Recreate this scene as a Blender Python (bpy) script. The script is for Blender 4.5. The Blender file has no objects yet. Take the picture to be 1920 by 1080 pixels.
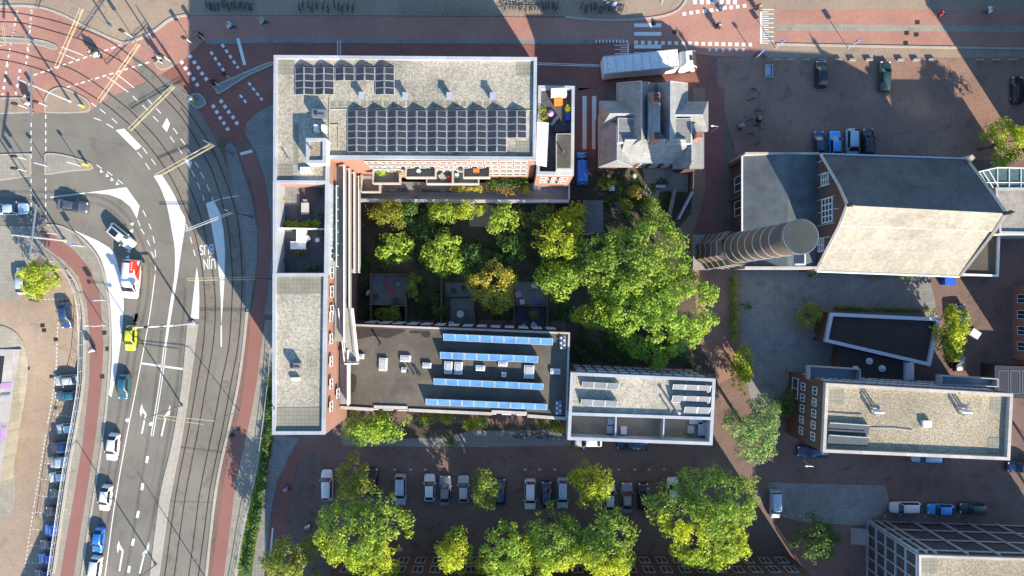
import bpy, math, random
import numpy as np
from mathutils import Vector, Matrix
from mathutils.geometry import tessellate_polygon
R = math.radians
sc = bpy.context.scene
col = sc.collection
# ------------------------------------------------------------------ camera, sky, sun, exposure
HC = 102.4            # drone height in metres
FP = 1280.0           # focal length in photo pixels (photo 1920 wide)
cam_d = bpy.data.cameras.new('camera'); cam = bpy.data.objects.new('camera', cam_d); col.objects.link(cam)
cam.location = (0, 0, HC); cam.rotation_euler = (0, 0, 0)
cam_d.sensor_width = 36; cam_d.lens = 36 * FP / 1920; cam_d.clip_end = 2000; cam_d.clip_start = 1
sc.camera = cam
SUN_EL = R(26.3); SUNV = Vector((0.541, -0.841, 0)).normalized() * math.cos(SUN_EL) + Vector((0, 0, math.sin(SUN_EL)))
w = bpy.data.worlds.new('World'); sc.world = w; w.use_nodes = True
nt = w.node_tree; bg = nt.nodes['Background']
sky = nt.nodes.new('ShaderNodeTexSky'); sky.sky_type = 'NISHITA'; sky.sun_disc = False
sky.sun_elevation = SUN_EL; sky.sun_rotation = math.atan2(SUNV.x, SUNV.y); sky.air_density = 1.0; sky.dust_density = 0.3; sky.ozone_density = 1.8
hs = nt.nodes.new('ShaderNodeHueSaturation'); hs.inputs['Saturation'].default_value = 1.18; nt.links.new(sky.outputs[0], hs.inputs['Color'])
nt.links.new(hs.outputs[0], bg.inputs[0]); bg.inputs[1].default_value = 0.138
sd = bpy.data.lights.new('sun', 'SUN'); so = bpy.data.objects.new('sun', sd); col.objects.link(so)
sd.energy = 4.6; sd.angle = R(0.5); sd.color = (1.0, 0.90, 0.74)
so.rotation_euler = SUNV.to_track_quat('Z', 'Y').to_euler(); so.location = (0, 0, 60)
sc.view_settings.view_transform = 'Standard'; sc.view_settings.look = 'None'; sc.view_settings.gamma = 1
sc.view_settings.use_curve_mapping = False; sc.view_settings.exposure = 1.15
sc.cycles.max_bounces = 5; sc.cycles.diffuse_bounces = 3; sc.cycles.transparent_max_bounces = 6
# ------------------------------------------------------------------ helpers
def P(px, py, z=0.0):
    k = (HC - z) / FP
    return Vector(((px - 960) * k, (540 - py) * k, z))
def sm(pts, n=5):
    """Catmull-Rom smoothing of a polyline"""
    out = []; p = [pts[0]] + list(pts) + [pts[-1]]
    for i in range(1, len(p) - 2):
        a, b, c, d = [np.array(q, float) for q in p[i-1:i+3]]
        for k in range(n):
            t = k / n
            out.append(tuple(0.5 * ((2*b) + (-a+c)*t + (2*a-5*b+4*c-d)*t*t + (-a+3*b-3*c+d)*t**3)))
    out.append(tuple(pts[-1])); return out
class MB:
    def __init__(s): s.v = []; s.f = []; s.m = []; s.cm = 0
    def add(s, vs, fs):
        o = len(s.v); s.v += [tuple(v) for v in vs]
        for f in fs: s.f.append(tuple(i + o for i in f)); s.m.append(s.cm)
        return s
    def mat(s, i): s.cm = i; return s
    def box(s, x0, y0, z0, x1, y1, z1):
        return s.prism([(x0, y0), (x1, y0), (x1, y1), (x0, y1)], z0, z1)
    def obox(s, c, ang, hx, hy, z0, z1):
        ca, sa = math.cos(ang), math.sin(ang)
        return s.prism([(c[0] + a*hx*ca - b*hy*sa, c[1] + a*hx*sa + b*hy*ca) for a, b in ((-1,-1),(1,-1),(1,1),(-1,1))], z0, z1)
    def prism(s, poly, z0, z1, cap=True, bottom=False):
        poly = [(p[0], p[1]) for p in poly]; n = len(poly)
        ar = sum(poly[i][0]*poly[(i+1)%n][1] - poly[(i+1)%n][0]*poly[i][1] for i in range(n))
        if ar < 0: poly = poly[::-1]
        vs = [(x, y, z0) for x, y in poly] + [(x, y, z1) for x, y in poly]
        fs = [(i, (i+1)%n, n+(i+1)%n, n+i) for i in range(n)]
        if n <= 4:
            fs.append(tuple(range(n, 2*n)))
            if bottom: fs.append(tuple(range(n))[::-1])
        elif cap:
            for t in tessellate_polygon([[Vector((x, y, 0)) for x, y in poly]]):
                a, b, c = t
                A, B, C_ = poly[a], poly[b], poly[c]
                if (B[0]-A[0])*(C_[1]-A[1]) - (B[1]-A[1])*(C_[0]-A[0]) < 0: b, c = c, b
                fs.append((n+a, n+b, n+c))
                if bottom: fs.append((a, c, b))
        return s.add(vs, fs)
    def sheet(s, poly, z):
        poly = [(p[0], p[1]) for p in poly]; fs = []
        for a, b, c in tessellate_polygon([[Vector((x, y, 0)) for x, y in poly]]):
            A, B, C_ = poly[a], poly[b], poly[c]
            if (B[0]-A[0])*(C_[1]-A[1]) - (B[1]-A[1])*(C_[0]-A[0]) < 0: b, c = c, b
            fs.append((a, b, c))
        return s.add([(x, y, z) for x, y in poly], fs)
    def ring(s, outer, t, z0, z1):
        """parapet: wall of thickness t inside a convex-ish outline"""
        n = len(outer); o = [Vector((p[0], p[1])) for p in outer]
        ar = sum(o[i].x*o[(i+1)%n].y - o[(i+1)%n].x*o[i].y for i in range(n))
        if ar < 0: o = o[::-1]
        inn = []
        for i in range(n):
            a = (o[i] - o[i-1]).normalized(); b = (o[(i+1)%n] - o[i]).normalized()
            na = Vector((-a.y, a.x)); nb = Vector((-b.y, b.x)); k = (na + nb); k = k / max(k.dot(na), .3)
            inn.append(o[i] + k * t)
        for i in range(n):
            j = (i+1) % n
            s.add([(o[i].x, o[i].y, z0), (o[j].x, o[j].y, z0), (inn[j].x, inn[j].y, z0), (inn[i].x, inn[i].y, z0),
                   (o[i].x, o[i].y, z1), (o[j].x, o[j].y, z1), (inn[j].x, inn[j].y, z1), (inn[i].x, inn[i].y, z1)],
                  [(4,5,6,7), (0,1,5,4), (2,3,7,6)])
        return s
    def ribbon(s, pts, wd, z, closed=False):
        p = [Vector((q[0], q[1])) for q in pts]; n = len(p); vs = []
        for i in range(n):
            d = (p[min(i+1, n-1)] - p[max(i-1, 0)]).normalized(); nn = Vector((-d.y, d.x)) * wd / 2
            vs += [(p[i].x - nn.x, p[i].y - nn.y, z), (p[i].x + nn.x, p[i].y + nn.y, z)]
        return s.add(vs, [(2*i, 2*i+2, 2*i+3, 2*i+1) for i in range(n-1)])
    def wallstrip(s, pts, t, z0, z1):
        p = [Vector((q[0], q[1])) for q in pts]; n = len(p); vs = []
        for i in range(n):
            a = (p[i] - p[max(i-1, 0)]) if i else (p[1] - p[0]); b = (p[min(i+1, n-1)] - p[i]) if i < n-1 else a
            a.normalize(); b.normalize(); na = Vector((-a.y, a.x)); nb = Vector((-b.y, b.x)); k = na + nb; k = k / max(k.dot(na), .4) * t / 2
            vs += [(p[i].x-k.x, p[i].y-k.y, z0), (p[i].x+k.x, p[i].y+k.y, z0), (p[i].x+k.x, p[i].y+k.y, z1), (p[i].x-k.x, p[i].y-k.y, z1)]
        fs = []
        for i in range(n-1):
            o = 4*i; fs += [(o, o+4, o+7, o+3), (o+3, o+7, o+6, o+2), (o+2, o+6, o+5, o+1)]
        fs += [(0, 3, 2, 1), (4*n-4, 4*n-3, 4*n-2, 4*n-1)]
        return s.add(vs, fs)
    def tube(s, pts, r, n=6, r2=None):
        pts = [Vector(p) for p in pts]; m = len(pts); vs = []; r2 = r if r2 is None else r2
        for i, p in enumerate(pts):
            d = (pts[min(i+1, m-1)] - pts[max(i-1, 0)]).normalized()
            u = d.cross(Vector((0, 0, 1)));
            if u.length < .01: u = Vector((1, 0, 0))
            u.normalize(); q = d.cross(u); rr = r + (r2 - r) * i / max(m-1, 1)
            vs += [p + (u*math.cos(2*math.pi*k/n) + q*math.sin(2*math.pi*k/n)) * rr for k in range(n)]
        fs = [(i*n+k, i*n+(k+1)%n, (i+1)*n+(k+1)%n, (i+1)*n+k) for i in range(m-1) for k in range(n)]
        fs += [tuple(range(n)), tuple(range((m-1)*n, m*n))[::-1]]
        return s.add(vs, fs)
    def cyl(s, x, y, z0, z1, r, r2=None, n=16):
        r2 = r if r2 is None else r2
        vs = [(x+r*math.cos(2*math.pi*k/n), y+r*math.sin(2*math.pi*k/n), z0) for k in range(n)] + \
             [(x+r2*math.cos(2*math.pi*k/n), y+r2*math.sin(2*math.pi*k/n), z1) for k in range(n)]
        return s.add(vs, [(k, (k+1)%n, n+(k+1)%n, n+k) for k in range(n)] + [tuple(range(n, 2*n)), tuple(range(n))[::-1]])
    def ball(s, c, rx, ry, rz, n=10, m=6):
        vs = []; fs = []
        for j in range(m+1):
            t = math.pi * j / m
            for k in range(n):
                a = 2*math.pi*k/n; vs.append((c[0]+rx*math.sin(t)*math.cos(a), c[1]+ry*math.sin(t)*math.sin(a), c[2]+rz*math.cos(t)))
        for j in range(m):
            for k in range(n): fs.append((j*n+k, (j+1)*n+k, (j+1)*n+(k+1)%n, j*n+(k+1)%n))
        return s.add(vs, fs)
    def build(s, name, mat, parent=None, local=False, smooth=False, **kw):
        me = bpy.data.meshes.new(name)
        off = Vector((0, 0, 0))
        if parent is not None and not local:
            q = parent
            while q: off += q.location; q = q.parent
        me.from_pydata([(v[0]-off.x, v[1]-off.y, v[2]-off.z) for v in s.v], [], s.f)
        mats = mat if isinstance(mat, (list, tuple)) else [mat]
        for m_ in mats: me.materials.append(m_)
        if len(mats) > 1: me.polygons.foreach_set('material_index', s.m)
        if smooth: me.polygons.foreach_set('use_smooth', [True]*len(me.polygons))
        me.update()
        o = bpy.data.objects.new(name, me); col.objects.link(o)
        if parent is not None: o.parent = parent
        for k, v in kw.items(): o[k] = v
        return o
def thing(name, label, cat, loc=(0, 0, 0), group=None, rot=0):
    o = bpy.data.objects.new(name, None); col.objects.link(o); o.location = loc; o.rotation_euler = (0, 0, rot)
    o.empty_display_size = .3
    o['label'] = label; o['category'] = cat
    if group: o['group'] = group
    return o
def tag(o, label, cat, group=None):
    o['label'] = label; o['category'] = cat
    if group: o['group'] = group
    return o
def copytree(o, parent=None):
    c = o.copy(); col.objects.link(c)
    if parent is not None: c.parent = parent
    for ch in list(KIDS.get(o.name, [])) if o.name in KIDS else [x for x in o.children]:
        copytree(ch, c)
    return c
KIDS = {}
def cachekids(root):
    ks = list(root.children); KIDS[root.name] = ks
    for k in ks: cachekids(k)
ORD = 'first second third fourth fifth sixth seventh eighth ninth tenth eleventh twelfth thirteenth fourteenth fifteenth sixteenth seventeenth'.split()
# ------------------------------------------------------------------ materials
def mat(name, c, c2=None, rough=.85, scale=1.0, var=.5, big=.25, bump=.0, metal=0., fine=True, brick=None, spec=.3, detail=6):
    """colour c blended to c2 by fine speckle, plus soft large-scale wear; world-position textures"""
    m = bpy.data.materials.new(name); m.use_nodes = True; n = m.node_tree; L = n.links.new
    b = n.nodes['Principled BSDF']; b.inputs['Roughness'].default_value = rough; b.inputs['Metallic'].default_value = metal
    b.inputs['Specular IOR Level'].default_value = spec
    g = n.nodes.new('ShaderNodeNewGeometry')
    if c2 is None: c2 = tuple(x*.72 for x in c)
    no = n.nodes.new('ShaderNodeTexNoise'); no.inputs['Scale'].default_value = scale; no.inputs['Detail'].default_value = detail; no.inputs['Roughness'].default_value = .65
    L(g.outputs['Position'], no.inputs['Vector'])
    r = n.nodes.new('ShaderNodeMapRange'); r.inputs[1].default_value = .5-.25/max(var, .01)*.5; r.inputs[2].default_value = .5+.25/max(var, .01)*.5
    L(no.outputs['Fac'], r.inputs[0])
    mx = n.nodes.new('ShaderNodeMix'); mx.data_type = 'RGBA'; mx.inputs[6].default_value = (*c2, 1); mx.inputs[7].default_value = (*c, 1)
    L(r.outputs[0], mx.inputs[0]); out = mx.outputs[2]
    if brick:
        bt = n.nodes.new('ShaderNodeTexBrick'); bt.inputs['Scale'].default_value = brick; bt.inputs['Mortar Size'].default_value = .03
        bt.inputs['Color1'].default_value = (1, 1, 1, 1); bt.inputs['Color2'].default_value = (.72, .72, .72, 1); bt.inputs['Mortar'].default_value = (.5, .5, .5, 1)
        if 'brick_wall' in name or 'chimney' in name:
            sp = n.nodes.new('ShaderNodeSeparateXYZ'); ad = n.nodes.new('ShaderNodeMath'); cb = n.nodes.new('ShaderNodeCombineXYZ'); L(g.outputs['Position'], sp.inputs[0])
            L(sp.outputs[0], ad.inputs[0]); L(sp.outputs[1], ad.inputs[1]); L(ad.outputs[0], cb.inputs[0]); L(sp.outputs[2], cb.inputs[1]); L(cb.outputs[0], bt.inputs['Vector'])
        else: L(g.outputs['Position'], bt.inputs['Vector'])
        mm = n.nodes.new('ShaderNodeMix'); mm.data_type = 'RGBA'; mm.blend_type = 'MULTIPLY'; mm.inputs[0].default_value = .8
        L(out, mm.inputs[6]); L(bt.outputs['Color'], mm.inputs[7]); out = mm.outputs[2]
    if big:
        nb = n.nodes.new('ShaderNodeTexNoise'); nb.inputs['Scale'].default_value = .11; nb.inputs['Detail'].default_value = 7; nb.inputs['Roughness'].default_value = .6
        L(g.outputs['Position'], nb.inputs['Vector'])
        rb = n.nodes.new('ShaderNodeMapRange'); rb.inputs[1].default_value = .3; rb.inputs[2].default_value = .7; rb.inputs[3].default_value = 1-big; rb.inputs[4].default_value = 1+big
        L(nb.outputs['Fac'], rb.inputs[0])
        mb = n.nodes.new('ShaderNodeMix'); mb.data_type = 'RGBA'; mb.blend_type = 'MULTIPLY'; mb.inputs[0].default_value = 1
        L(out, mb.inputs[6]); L(rb.outputs[0], mb.inputs[7]); out = mb.outputs[2]
    L(out, b.inputs['Base Color'])
    if bump:
        bu = n.nodes.new('ShaderNodeBump'); bu.inputs['Strength'].default_value = bump; bu.inputs['Distance'].default_value = .05
        L(no.outputs['Fac'], bu.inputs['Height']); L(bu.outputs[0], b.inputs['Normal'])
    return m
def plain(name, c, rough=.5, metal=0., spec=.5, coat=0., emis=None):
    m = bpy.data.materials.new(name); m.use_nodes = True; b = m.node_tree.nodes['Principled BSDF']
    no = m.node_tree.nodes.new('ShaderNodeTexNoise'); no.inputs['Scale'].default_value = 3; no.inputs['Detail'].default_value = 5
    g = m.node_tree.nodes.new('ShaderNodeNewGeometry'); m.node_tree.links.new(g.outputs['Position'], no.inputs['Vector'])
    mr = m.node_tree.nodes.new('ShaderNodeMapRange'); mr.inputs[1].default_value = .3; mr.inputs[2].default_value = .7; mr.inputs[3].default_value = .82; mr.inputs[4].default_value = 1.1
    mx = m.node_tree.nodes.new('ShaderNodeMix'); mx.data_type = 'RGBA'; mx.blend_type = 'MULTIPLY'; mx.inputs[0].default_value = 1; mx.inputs[6].default_value = (*c, 1)
    m.node_tree.links.new(no.outputs['Fac'], mr.inputs[0]); m.node_tree.links.new(mr.outputs[0], mx.inputs[7]); m.node_tree.links.new(mx.outputs[2], b.inputs['Base Color'])
    b.inputs['Roughness'].default_value = rough; b.inputs['Metallic'].default_value = metal
    b.inputs['Specular IOR Level'].default_value = spec; b.inputs['Coat Weight'].default_value = coat; b.inputs['Coat Roughness'].default_value = .08
    return m
def paintmat():
    m = bpy.data.materials.new('car_paint'); m.use_nodes = True; n = m.node_tree; b = n.nodes['Principled BSDF']
    oi = n.nodes.new('ShaderNodeObjectInfo'); no = n.nodes.new('ShaderNodeTexNoise'); no.inputs['Scale'].default_value = 1.7
    mr = n.nodes.new('ShaderNodeMapRange'); mr.inputs[3].default_value = .85; mr.inputs[4].default_value = 1.1
    mx = n.nodes.new('ShaderNodeMix'); mx.data_type = 'RGBA'; mx.blend_type = 'MULTIPLY'; mx.inputs[0].default_value = 1
    n.links.new(oi.outputs['Color'], mx.inputs[6]); n.links.new(no.outputs['Fac'], mr.inputs[0]); n.links.new(mr.outputs[0], mx.inputs[7])
    n.links.new(mx.outputs[2], b.inputs['Base Color']); b.inputs['Roughness'].default_value = .32; b.inputs['Coat Weight'].default_value = .8; b.inputs['Coat Roughness'].default_value = .06
    return m
def stripes(name, c, c2, scale, ang=0, rough=.5, spec=.5):
    """ribbed or gridded surface: two crossed wave patterns"""
    m = plain(name, c, rough=rough, spec=spec); n = m.node_tree; b = n.nodes['Principled BSDF']
    g = n.nodes.new('ShaderNodeNewGeometry'); mp = n.nodes.new('ShaderNodeMapping'); mp.inputs['Rotation'].default_value = (0, 0, R(ang))
    n.links.new(g.outputs['Position'], mp.inputs['Vector'])
    wv = n.nodes.new('ShaderNodeTexWave'); wv.inputs['Scale'].default_value = scale; wv.inputs['Distortion'].default_value = .15
    n.links.new(mp.outputs[0], wv.inputs['Vector'])
    mx = n.nodes.new('ShaderNodeMix'); mx.data_type = 'RGBA'; mx.inputs[6].default_value = (*c, 1); mx.inputs[7].default_value = (*c2, 1)
    rr = n.nodes.new('ShaderNodeMapRange'); rr.inputs[1].default_value = .75; rr.inputs[2].default_value = .95
    n.links.new(wv.outputs['Fac'], rr.inputs[0]); n.links.new(rr.outputs[0], mx.inputs[0])
    no = n.nodes.new('ShaderNodeTexNoise'); no.inputs['Scale'].default_value = .6; no.inputs['Detail'].default_value = 6; n.links.new(g.outputs['Position'], no.inputs['Vector'])
    m2 = n.nodes.new('ShaderNodeMapRange'); m2.inputs[1].default_value = .3; m2.inputs[2].default_value = .7; m2.inputs[3].default_value = .75; m2.inputs[4].default_value = 1.2
    mm = n.nodes.new('ShaderNodeMix'); mm.data_type = 'RGBA'; mm.blend_type = 'MULTIPLY'; mm.inputs[0].default_value = 1
    n.links.new(no.outputs['Fac'], m2.inputs[0]); n.links.new(mx.outputs[2], mm.inputs[6]); n.links.new(m2.outputs[0], mm.inputs[7])
    n.links.new(mm.outputs[2], b.inputs['Base Color'])
    return m
def tiles(name, c, size=.5, grout=.7, var=.12, rough=.85):
    """square paving slabs with darker joints"""
    m = mat(name, c, scale=.7, var=.4, big=.15, rough=rough); n = m.node_tree; b = n.nodes['Principled BSDF']
    g = n.nodes.new('ShaderNodeNewGeometry'); bt = n.nodes.new('ShaderNodeTexBrick'); bt.offset = 0
    bt.inputs['Scale'].default_value = 1/size; bt.inputs['Brick Width'].default_value = 1; bt.inputs['Row Height'].default_value = 1; bt.inputs['Mortar Size'].default_value = .06
    bt.inputs['Color1'].default_value = (1, 1, 1, 1); bt.inputs['Color2'].default_value = (1-var, 1-var, 1-var, 1); bt.inputs['Mortar'].default_value = (grout, grout, grout, 1)
    n.links.new(g.outputs['Position'], bt.inputs['Vector'])
    src = b.inputs['Base Color'].links[0].from_socket
    mm = n.nodes.new('ShaderNodeMix'); mm.data_type = 'RGBA'; mm.blend_type = 'MULTIPLY'; mm.inputs[0].default_value = 1
    n.links.new(src, mm.inputs[6]); n.links.new(bt.outputs['Color'], mm.inputs[7]); n.links.new(mm.outputs[2], b.inputs['Base Color'])
    return m
def leafmat(name, c1, c2, c3, patch=.35, trans=.3):
    m = bpy.data.materials.new(name); m.use_nodes = True; n = m.node_tree; L = n.links.new; b = n.nodes['Principled BSDF']
    g = n.nodes.new('ShaderNodeNewGeometry'); no = n.nodes.new('ShaderNodeTexNoise'); no.inputs['Scale'].default_value = patch; no.inputs['Detail'].default_value = 3
    L(g.outputs['Position'], no.inputs['Vector'])
    r = n.nodes.new('ShaderNodeMapRange'); r.inputs[1].default_value = .38; r.inputs[2].default_value = .62; L(no.outputs['Fac'], r.inputs[0])
    a = n.nodes.new('ShaderNodeMix'); a.data_type = 'RGBA'; a.inputs[6].default_value = (*c1, 1); a.inputs[7].default_value = (*c2, 1); L(r.outputs[0], a.inputs[0])
    c = n.nodes.new('ShaderNodeMix'); c.data_type = 'RGBA'; c.inputs[7].default_value = (*c3, 1); L(a.outputs[2], c.inputs[6])
    rr = n.nodes.new('ShaderNodeMapRange'); rr.inputs[1].default_value = .3; rr.inputs[2].default_value = 1; rr.inputs[4].default_value = .75; L(g.outputs['Random Per Island'], rr.inputs[0]); L(rr.outputs[0], c.inputs[0])
    n3 = n.nodes.new('ShaderNodeTexNoise'); n3.inputs['Scale'].default_value = .75; n3.inputs['Detail'].default_value = 4; L(g.outputs['Position'], n3.inputs['Vector'])
    r3 = n.nodes.new('ShaderNodeMapRange'); r3.inputs[1].default_value = .35; r3.inputs[2].default_value = .65; r3.inputs[3].default_value = .74; r3.inputs[4].default_value = 1.12; L(n3.outputs['Fac'], r3.inputs[0])
    c_ = c; c = n.nodes.new('ShaderNodeMix'); c.data_type = 'RGBA'; c.blend_type = 'MULTIPLY'; c.inputs[0].default_value = 1; L(c_.outputs[2], c.inputs[6]); L(r3.outputs[0], c.inputs[7])
    L(c.outputs[2], b.inputs['Base Color']); b.inputs['Roughness'].default_value = .6; b.inputs['Specular IOR Level'].default_value = .25
    t = n.nodes.new('ShaderNodeBsdfTranslucent'); L(c.outputs[2], t.inputs['Color'])
    s = n.nodes.new('ShaderNodeMixShader'); s.inputs[0].default_value = trans
    L(b.outputs[0], s.inputs[1]); L(t.outputs[0], s.inputs[2]); L(s.outputs[0], n.nodes['Material Output'].inputs['Surface'])
    return m
def seams(m, size, dark=.72):
    n = m.node_tree; b = n.nodes['Principled BSDF']; g = n.nodes.new('ShaderNodeNewGeometry'); bt = n.nodes.new('ShaderNodeTexBrick'); bt.offset = 0
    bt.inputs['Scale'].default_value = 1/size; bt.inputs['Brick Width'].default_value = 1; bt.inputs['Row Height'].default_value = 1; bt.inputs['Mortar Size'].default_value = .035/size
    bt.inputs['Color1'].default_value = (1, 1, 1, 1); bt.inputs['Color2'].default_value = (.84, .84, .84, 1); bt.inputs['Mortar'].default_value = (dark, dark, dark, 1)
    L = n.links.new; L(g.outputs['Position'], bt.inputs['Vector']); src = b.inputs['Base Color'].links[0].from_socket
    mm = n.nodes.new('ShaderNodeMix'); mm.data_type = 'RGBA'; mm.blend_type = 'MULTIPLY'; mm.inputs[0].default_value = 1
    L(src, mm.inputs[6]); L(bt.outputs['Color'], mm.inputs[7]); L(mm.outputs[2], b.inputs['Base Color'])
def blotch(m, scale, lo, hi, dark):
    n = m.node_tree; b = n.nodes['Principled BSDF']; L = n.links.new; g = n.nodes.new('ShaderNodeNewGeometry'); no = n.nodes.new('ShaderNodeTexNoise')
    no.inputs['Scale'].default_value = scale; no.inputs['Detail'].default_value = 5; no.inputs['Roughness'].default_value = .55; no.inputs['Distortion'].default_value = .6; L(g.outputs['Position'], no.inputs['Vector'])
    r = n.nodes.new('ShaderNodeMapRange'); r.inputs[1].default_value = lo; r.inputs[2].default_value = hi; r.inputs[3].default_value = 1; r.inputs[4].default_value = dark; L(no.outputs['Fac'], r.inputs[0])
    src = b.inputs['Base Color'].links[0].from_socket; mm = n.nodes.new('ShaderNodeMix'); mm.data_type = 'RGBA'; mm.blend_type = 'MULTIPLY'; mm.inputs[0].default_value = 1
    L(src, mm.inputs[6]); L(r.outputs[0], mm.inputs[7]); L(mm.outputs[2], b.inputs['Base Color'])
X = {}
X['plaza'] = mat('plaza_brick', (.44, .335, .24), (.34, .25, .18), scale=2.5, big=.16, brick=5)
X['square'] = mat('square_brick', (.41, .25, .18), (.29, .17, .125), scale=2.5, big=.2, brick=5)
X['redbrick'] = mat('red_cycle_brick', (.52, .27, .20), (.41, .205, .155), scale=2.5, big=.2, brick=5)
X['dkredbrick'] = mat('dark_red_street_brick', (.36, .15, .115), (.25, .105, .085), scale=2.5, big=.22, brick=5)
X['brnbrick'] = mat('brown_street_brick', (.27, .175, .14), (.18, .12, .10), scale=2.5, big=.25, brick=5)
X['asphalt'] = mat('asphalt', (.215, .195, .16), (.17, .155, .127), scale=6, big=.2)
X['track'] = mat('tram_track_concrete', (.235, .205, .165), (.17, .148, .12), scale=3, big=.18)
X['kerb'] = mat('kerb_stone', (.46, .41, .34), scale=2, big=.12)
X['walk'] = tiles('pavement_tiles', (.30, .285, .255), .6)
X['walkdk'] = tiles('grey_pavement_tiles', (.29, .285, .265), .5)
X['walktan'] = tiles('tan_pavement_tiles', (.37, .33, .265), .6, grout=.8)
X['redasph'] = mat('red_cycle_path', (.29, .135, .11), (.24, .11, .09), scale=5, big=.1)
X['white'] = mat('road_paint', (.80, .79, .75), (.62, .60, .56), scale=1.5, big=.06, var=.35)
X['chbrick'] = mat('chimney_brick', (.17, .125, .105), (.11, .08, .07), scale=2.5, brick=5, big=.2)
X['wear'] = mat('tyre_wear', (.165, .15, .125), (.125, .115, .098), scale=2.5, big=.3, var=.8)
X['chcap'] = mat('chimney_cap_felt', (.06, .066, .062), (.04, .045, .043), scale=2.5, big=.3)
X['greypanel'] = stripes('grey_solar_cells', (.075, .09, .115), (.20, .225, .25), 5, 0, rough=.5, spec=.5)
X['joint'] = mat('road_joint', (.15, .135, .115), scale=2, big=.2)
X['rail'] = mat('rail_steel', (.075, .06, .05), scale=3, rough=.45, metal=.3)
X['soil'] = mat('garden_soil', (.12, .095, .065), (.065, .054, .04), scale=1.3, big=.4, bump=.5)
X['grass'] = mat('grass_bank', (.10, .16, .035), (.045, .085, .02), scale=1.5, big=.4)
X['gravel'] = mat('roof_gravel', (.47, .42, .33), (.275, .245, .195), scale=4.2, var=1.1, big=.26, bump=.4, detail=3)
X['gravelb'] = mat('brown_roof_gravel', (.42, .355, .25), (.225, .185, .125), scale=4.2, var=1.1, big=.26, bump=.4, detail=3)
X['paver'] = tiles('roof_pavers', (.31, .29, .225), .5, grout=.62)
X['parapet'] = mat('zinc_parapet', (.46, .48, .50), (.38, .40, .43), scale=.9, rough=.5, big=.14, spec=.5)
X['cream'] = mat('cream_parapet', (.56, .50, .44), scale=1, rough=.7, big=.14)
X['brick'] = mat('salmon_brick_wall', (.47, .25, .185), (.38, .195, .145), scale=3, brick=5, big=.1)
X['dkbrick'] = mat('dark_brick_wall', (.19, .105, .08), (.12, .07, .055), scale=3, brick=5, big=.18)
X['bitumen'] = mat('bitumen_roof', (.135, .115, .088), (.10, .086, .066), scale=1.2, big=.34, rough=.75)
X['dkroof'] = mat('dark_brown_roof', (.05, .037, .032), (.032, .025, .024), scale=1.5, big=.25)
X['slate'] = stripes('slate_roof', (.115, .13, .135), (.07, .08, .085), 1.4, 0, rough=.6)
X['zincroof'] = mat('weathered_zinc_roof', (.36, .355, .345), (.235, .235, .235), scale=1.2, big=.25, rough=.55)
X['paleroof'] = mat('pale_slate_roof', (.37, .335, .275), (.26, .235, .195), scale=2.2, big=.08, rough=.8, var=.8)
X['dkslate_shade'] = mat('dark_slate_and_shaded_roof', (.125, .125, .13), (.08, .082, .088), scale=2, big=.25, rough=.6)
X['wood'] = stripes('decking_boards', (.30, .24, .17), (.15, .115, .085), 2.2, 90)
X['conc'] = mat('concrete', (.36, .34, .31), scale=1.5, big=.12)
X['whitem'] = plain('white_metal', (.74, .74, .72), .4)
X['grey'] = plain('grey_metal', (.22, .24, .27), .45, .4)
X['ltgrey'] = plain('light_grey_metal', (.45, .47, .50), .45, .2)
X['dark'] = plain('dark_metal', (.035, .037, .042), .45)
X['matt'] = plain('matt_collector', (.075, .085, .095), .9, spec=.15)
X['black'] = plain('black_rubber', (.02, .02, .02), .7)
X['glass'] = plain('window_glass', (.035, .05, .065), .06, spec=.9)
X['carglass'] = plain('car_glass', (.018, .024, .032), .06, spec=.8)
X['skyl'] = plain('rooflight_acrylic', (.42, .43, .42), .25)
X['panel'] = stripes('dark_solar_cells', (.020, .023, .032), (.085, .09, .10), 3.4, 0, rough=.4, spec=.3)
X['bluepanel'] = stripes('blue_solar_cells', (.055, .165, .40), (.10, .24, .48), 4.5, 0, rough=.3, spec=.6)
X['alu'] = plain('aluminium', (.62, .64, .66), .4, .3)
X['tan'] = plain('mast_paint_cream', (.52, .46, .28), .6)
X['yellow'] = plain('yellow_plastic', (.75, .55, .02), .5)
X['blue'] = plain('blue_plastic', (.02, .12, .60), .45)
X['red'] = plain('red_paint', (.65, .05, .03), .4)
X['orange'] = plain('orange_plastic', (.80, .22, .03), .5)
X['skin'] = plain('skin', (.52, .32, .22), .6)
X['hair'] = plain('dark_hair', (.05, .03, .02), .7)
X['denim'] = plain('dark_trousers', (.03, .04, .07), .8)
X['paint'] = paintmat()
X['rimm'] = plain('wheel_rim_alloy', (.4, .4, .42), .3, .7)
X['lampw'] = plain('headlamp_lens', (.75, .78, .8), .1)
X['lampr'] = plain('tail_lamp_lens', (.45, .02, .02), .2)
X['bark'] = mat('bark', (.14, .10, .07), scale=2)
X['purple'] = plain('lilac_panel', (.50, .28, .50), .6)
X['cloth'] = plain('pale_cloth', (.60, .52, .52), .9)
X['glassT'] = plain('canopy_glass', (.30, .50, .48), .08, spec=.8)
_b = X['glassT'].node_tree.nodes['Principled BSDF']; _b.inputs['Transmission Weight'].default_value = .75; _b.inputs['IOR'].default_value = 1.05
seams(X['parapet'], 2.7); seams(X['cream'], 2.9, .8); seams(X['zincroof'], .62, .78); seams(X['dkslate_shade'], .9, .8); seams(X['bitumen'], 3.1, .8); seams(X['paleroof'], 1.3, .86)
blotch(X['gravel'], .28, .56, .68, .72); blotch(X['gravelb'], .28, .56, .68, .72); blotch(X['asphalt'], .35, .58, .66, .84); blotch(X['paleroof'], .4, .55, .7, .82); blotch(X['bitumen'], .3, .54, .66, .75)
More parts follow.
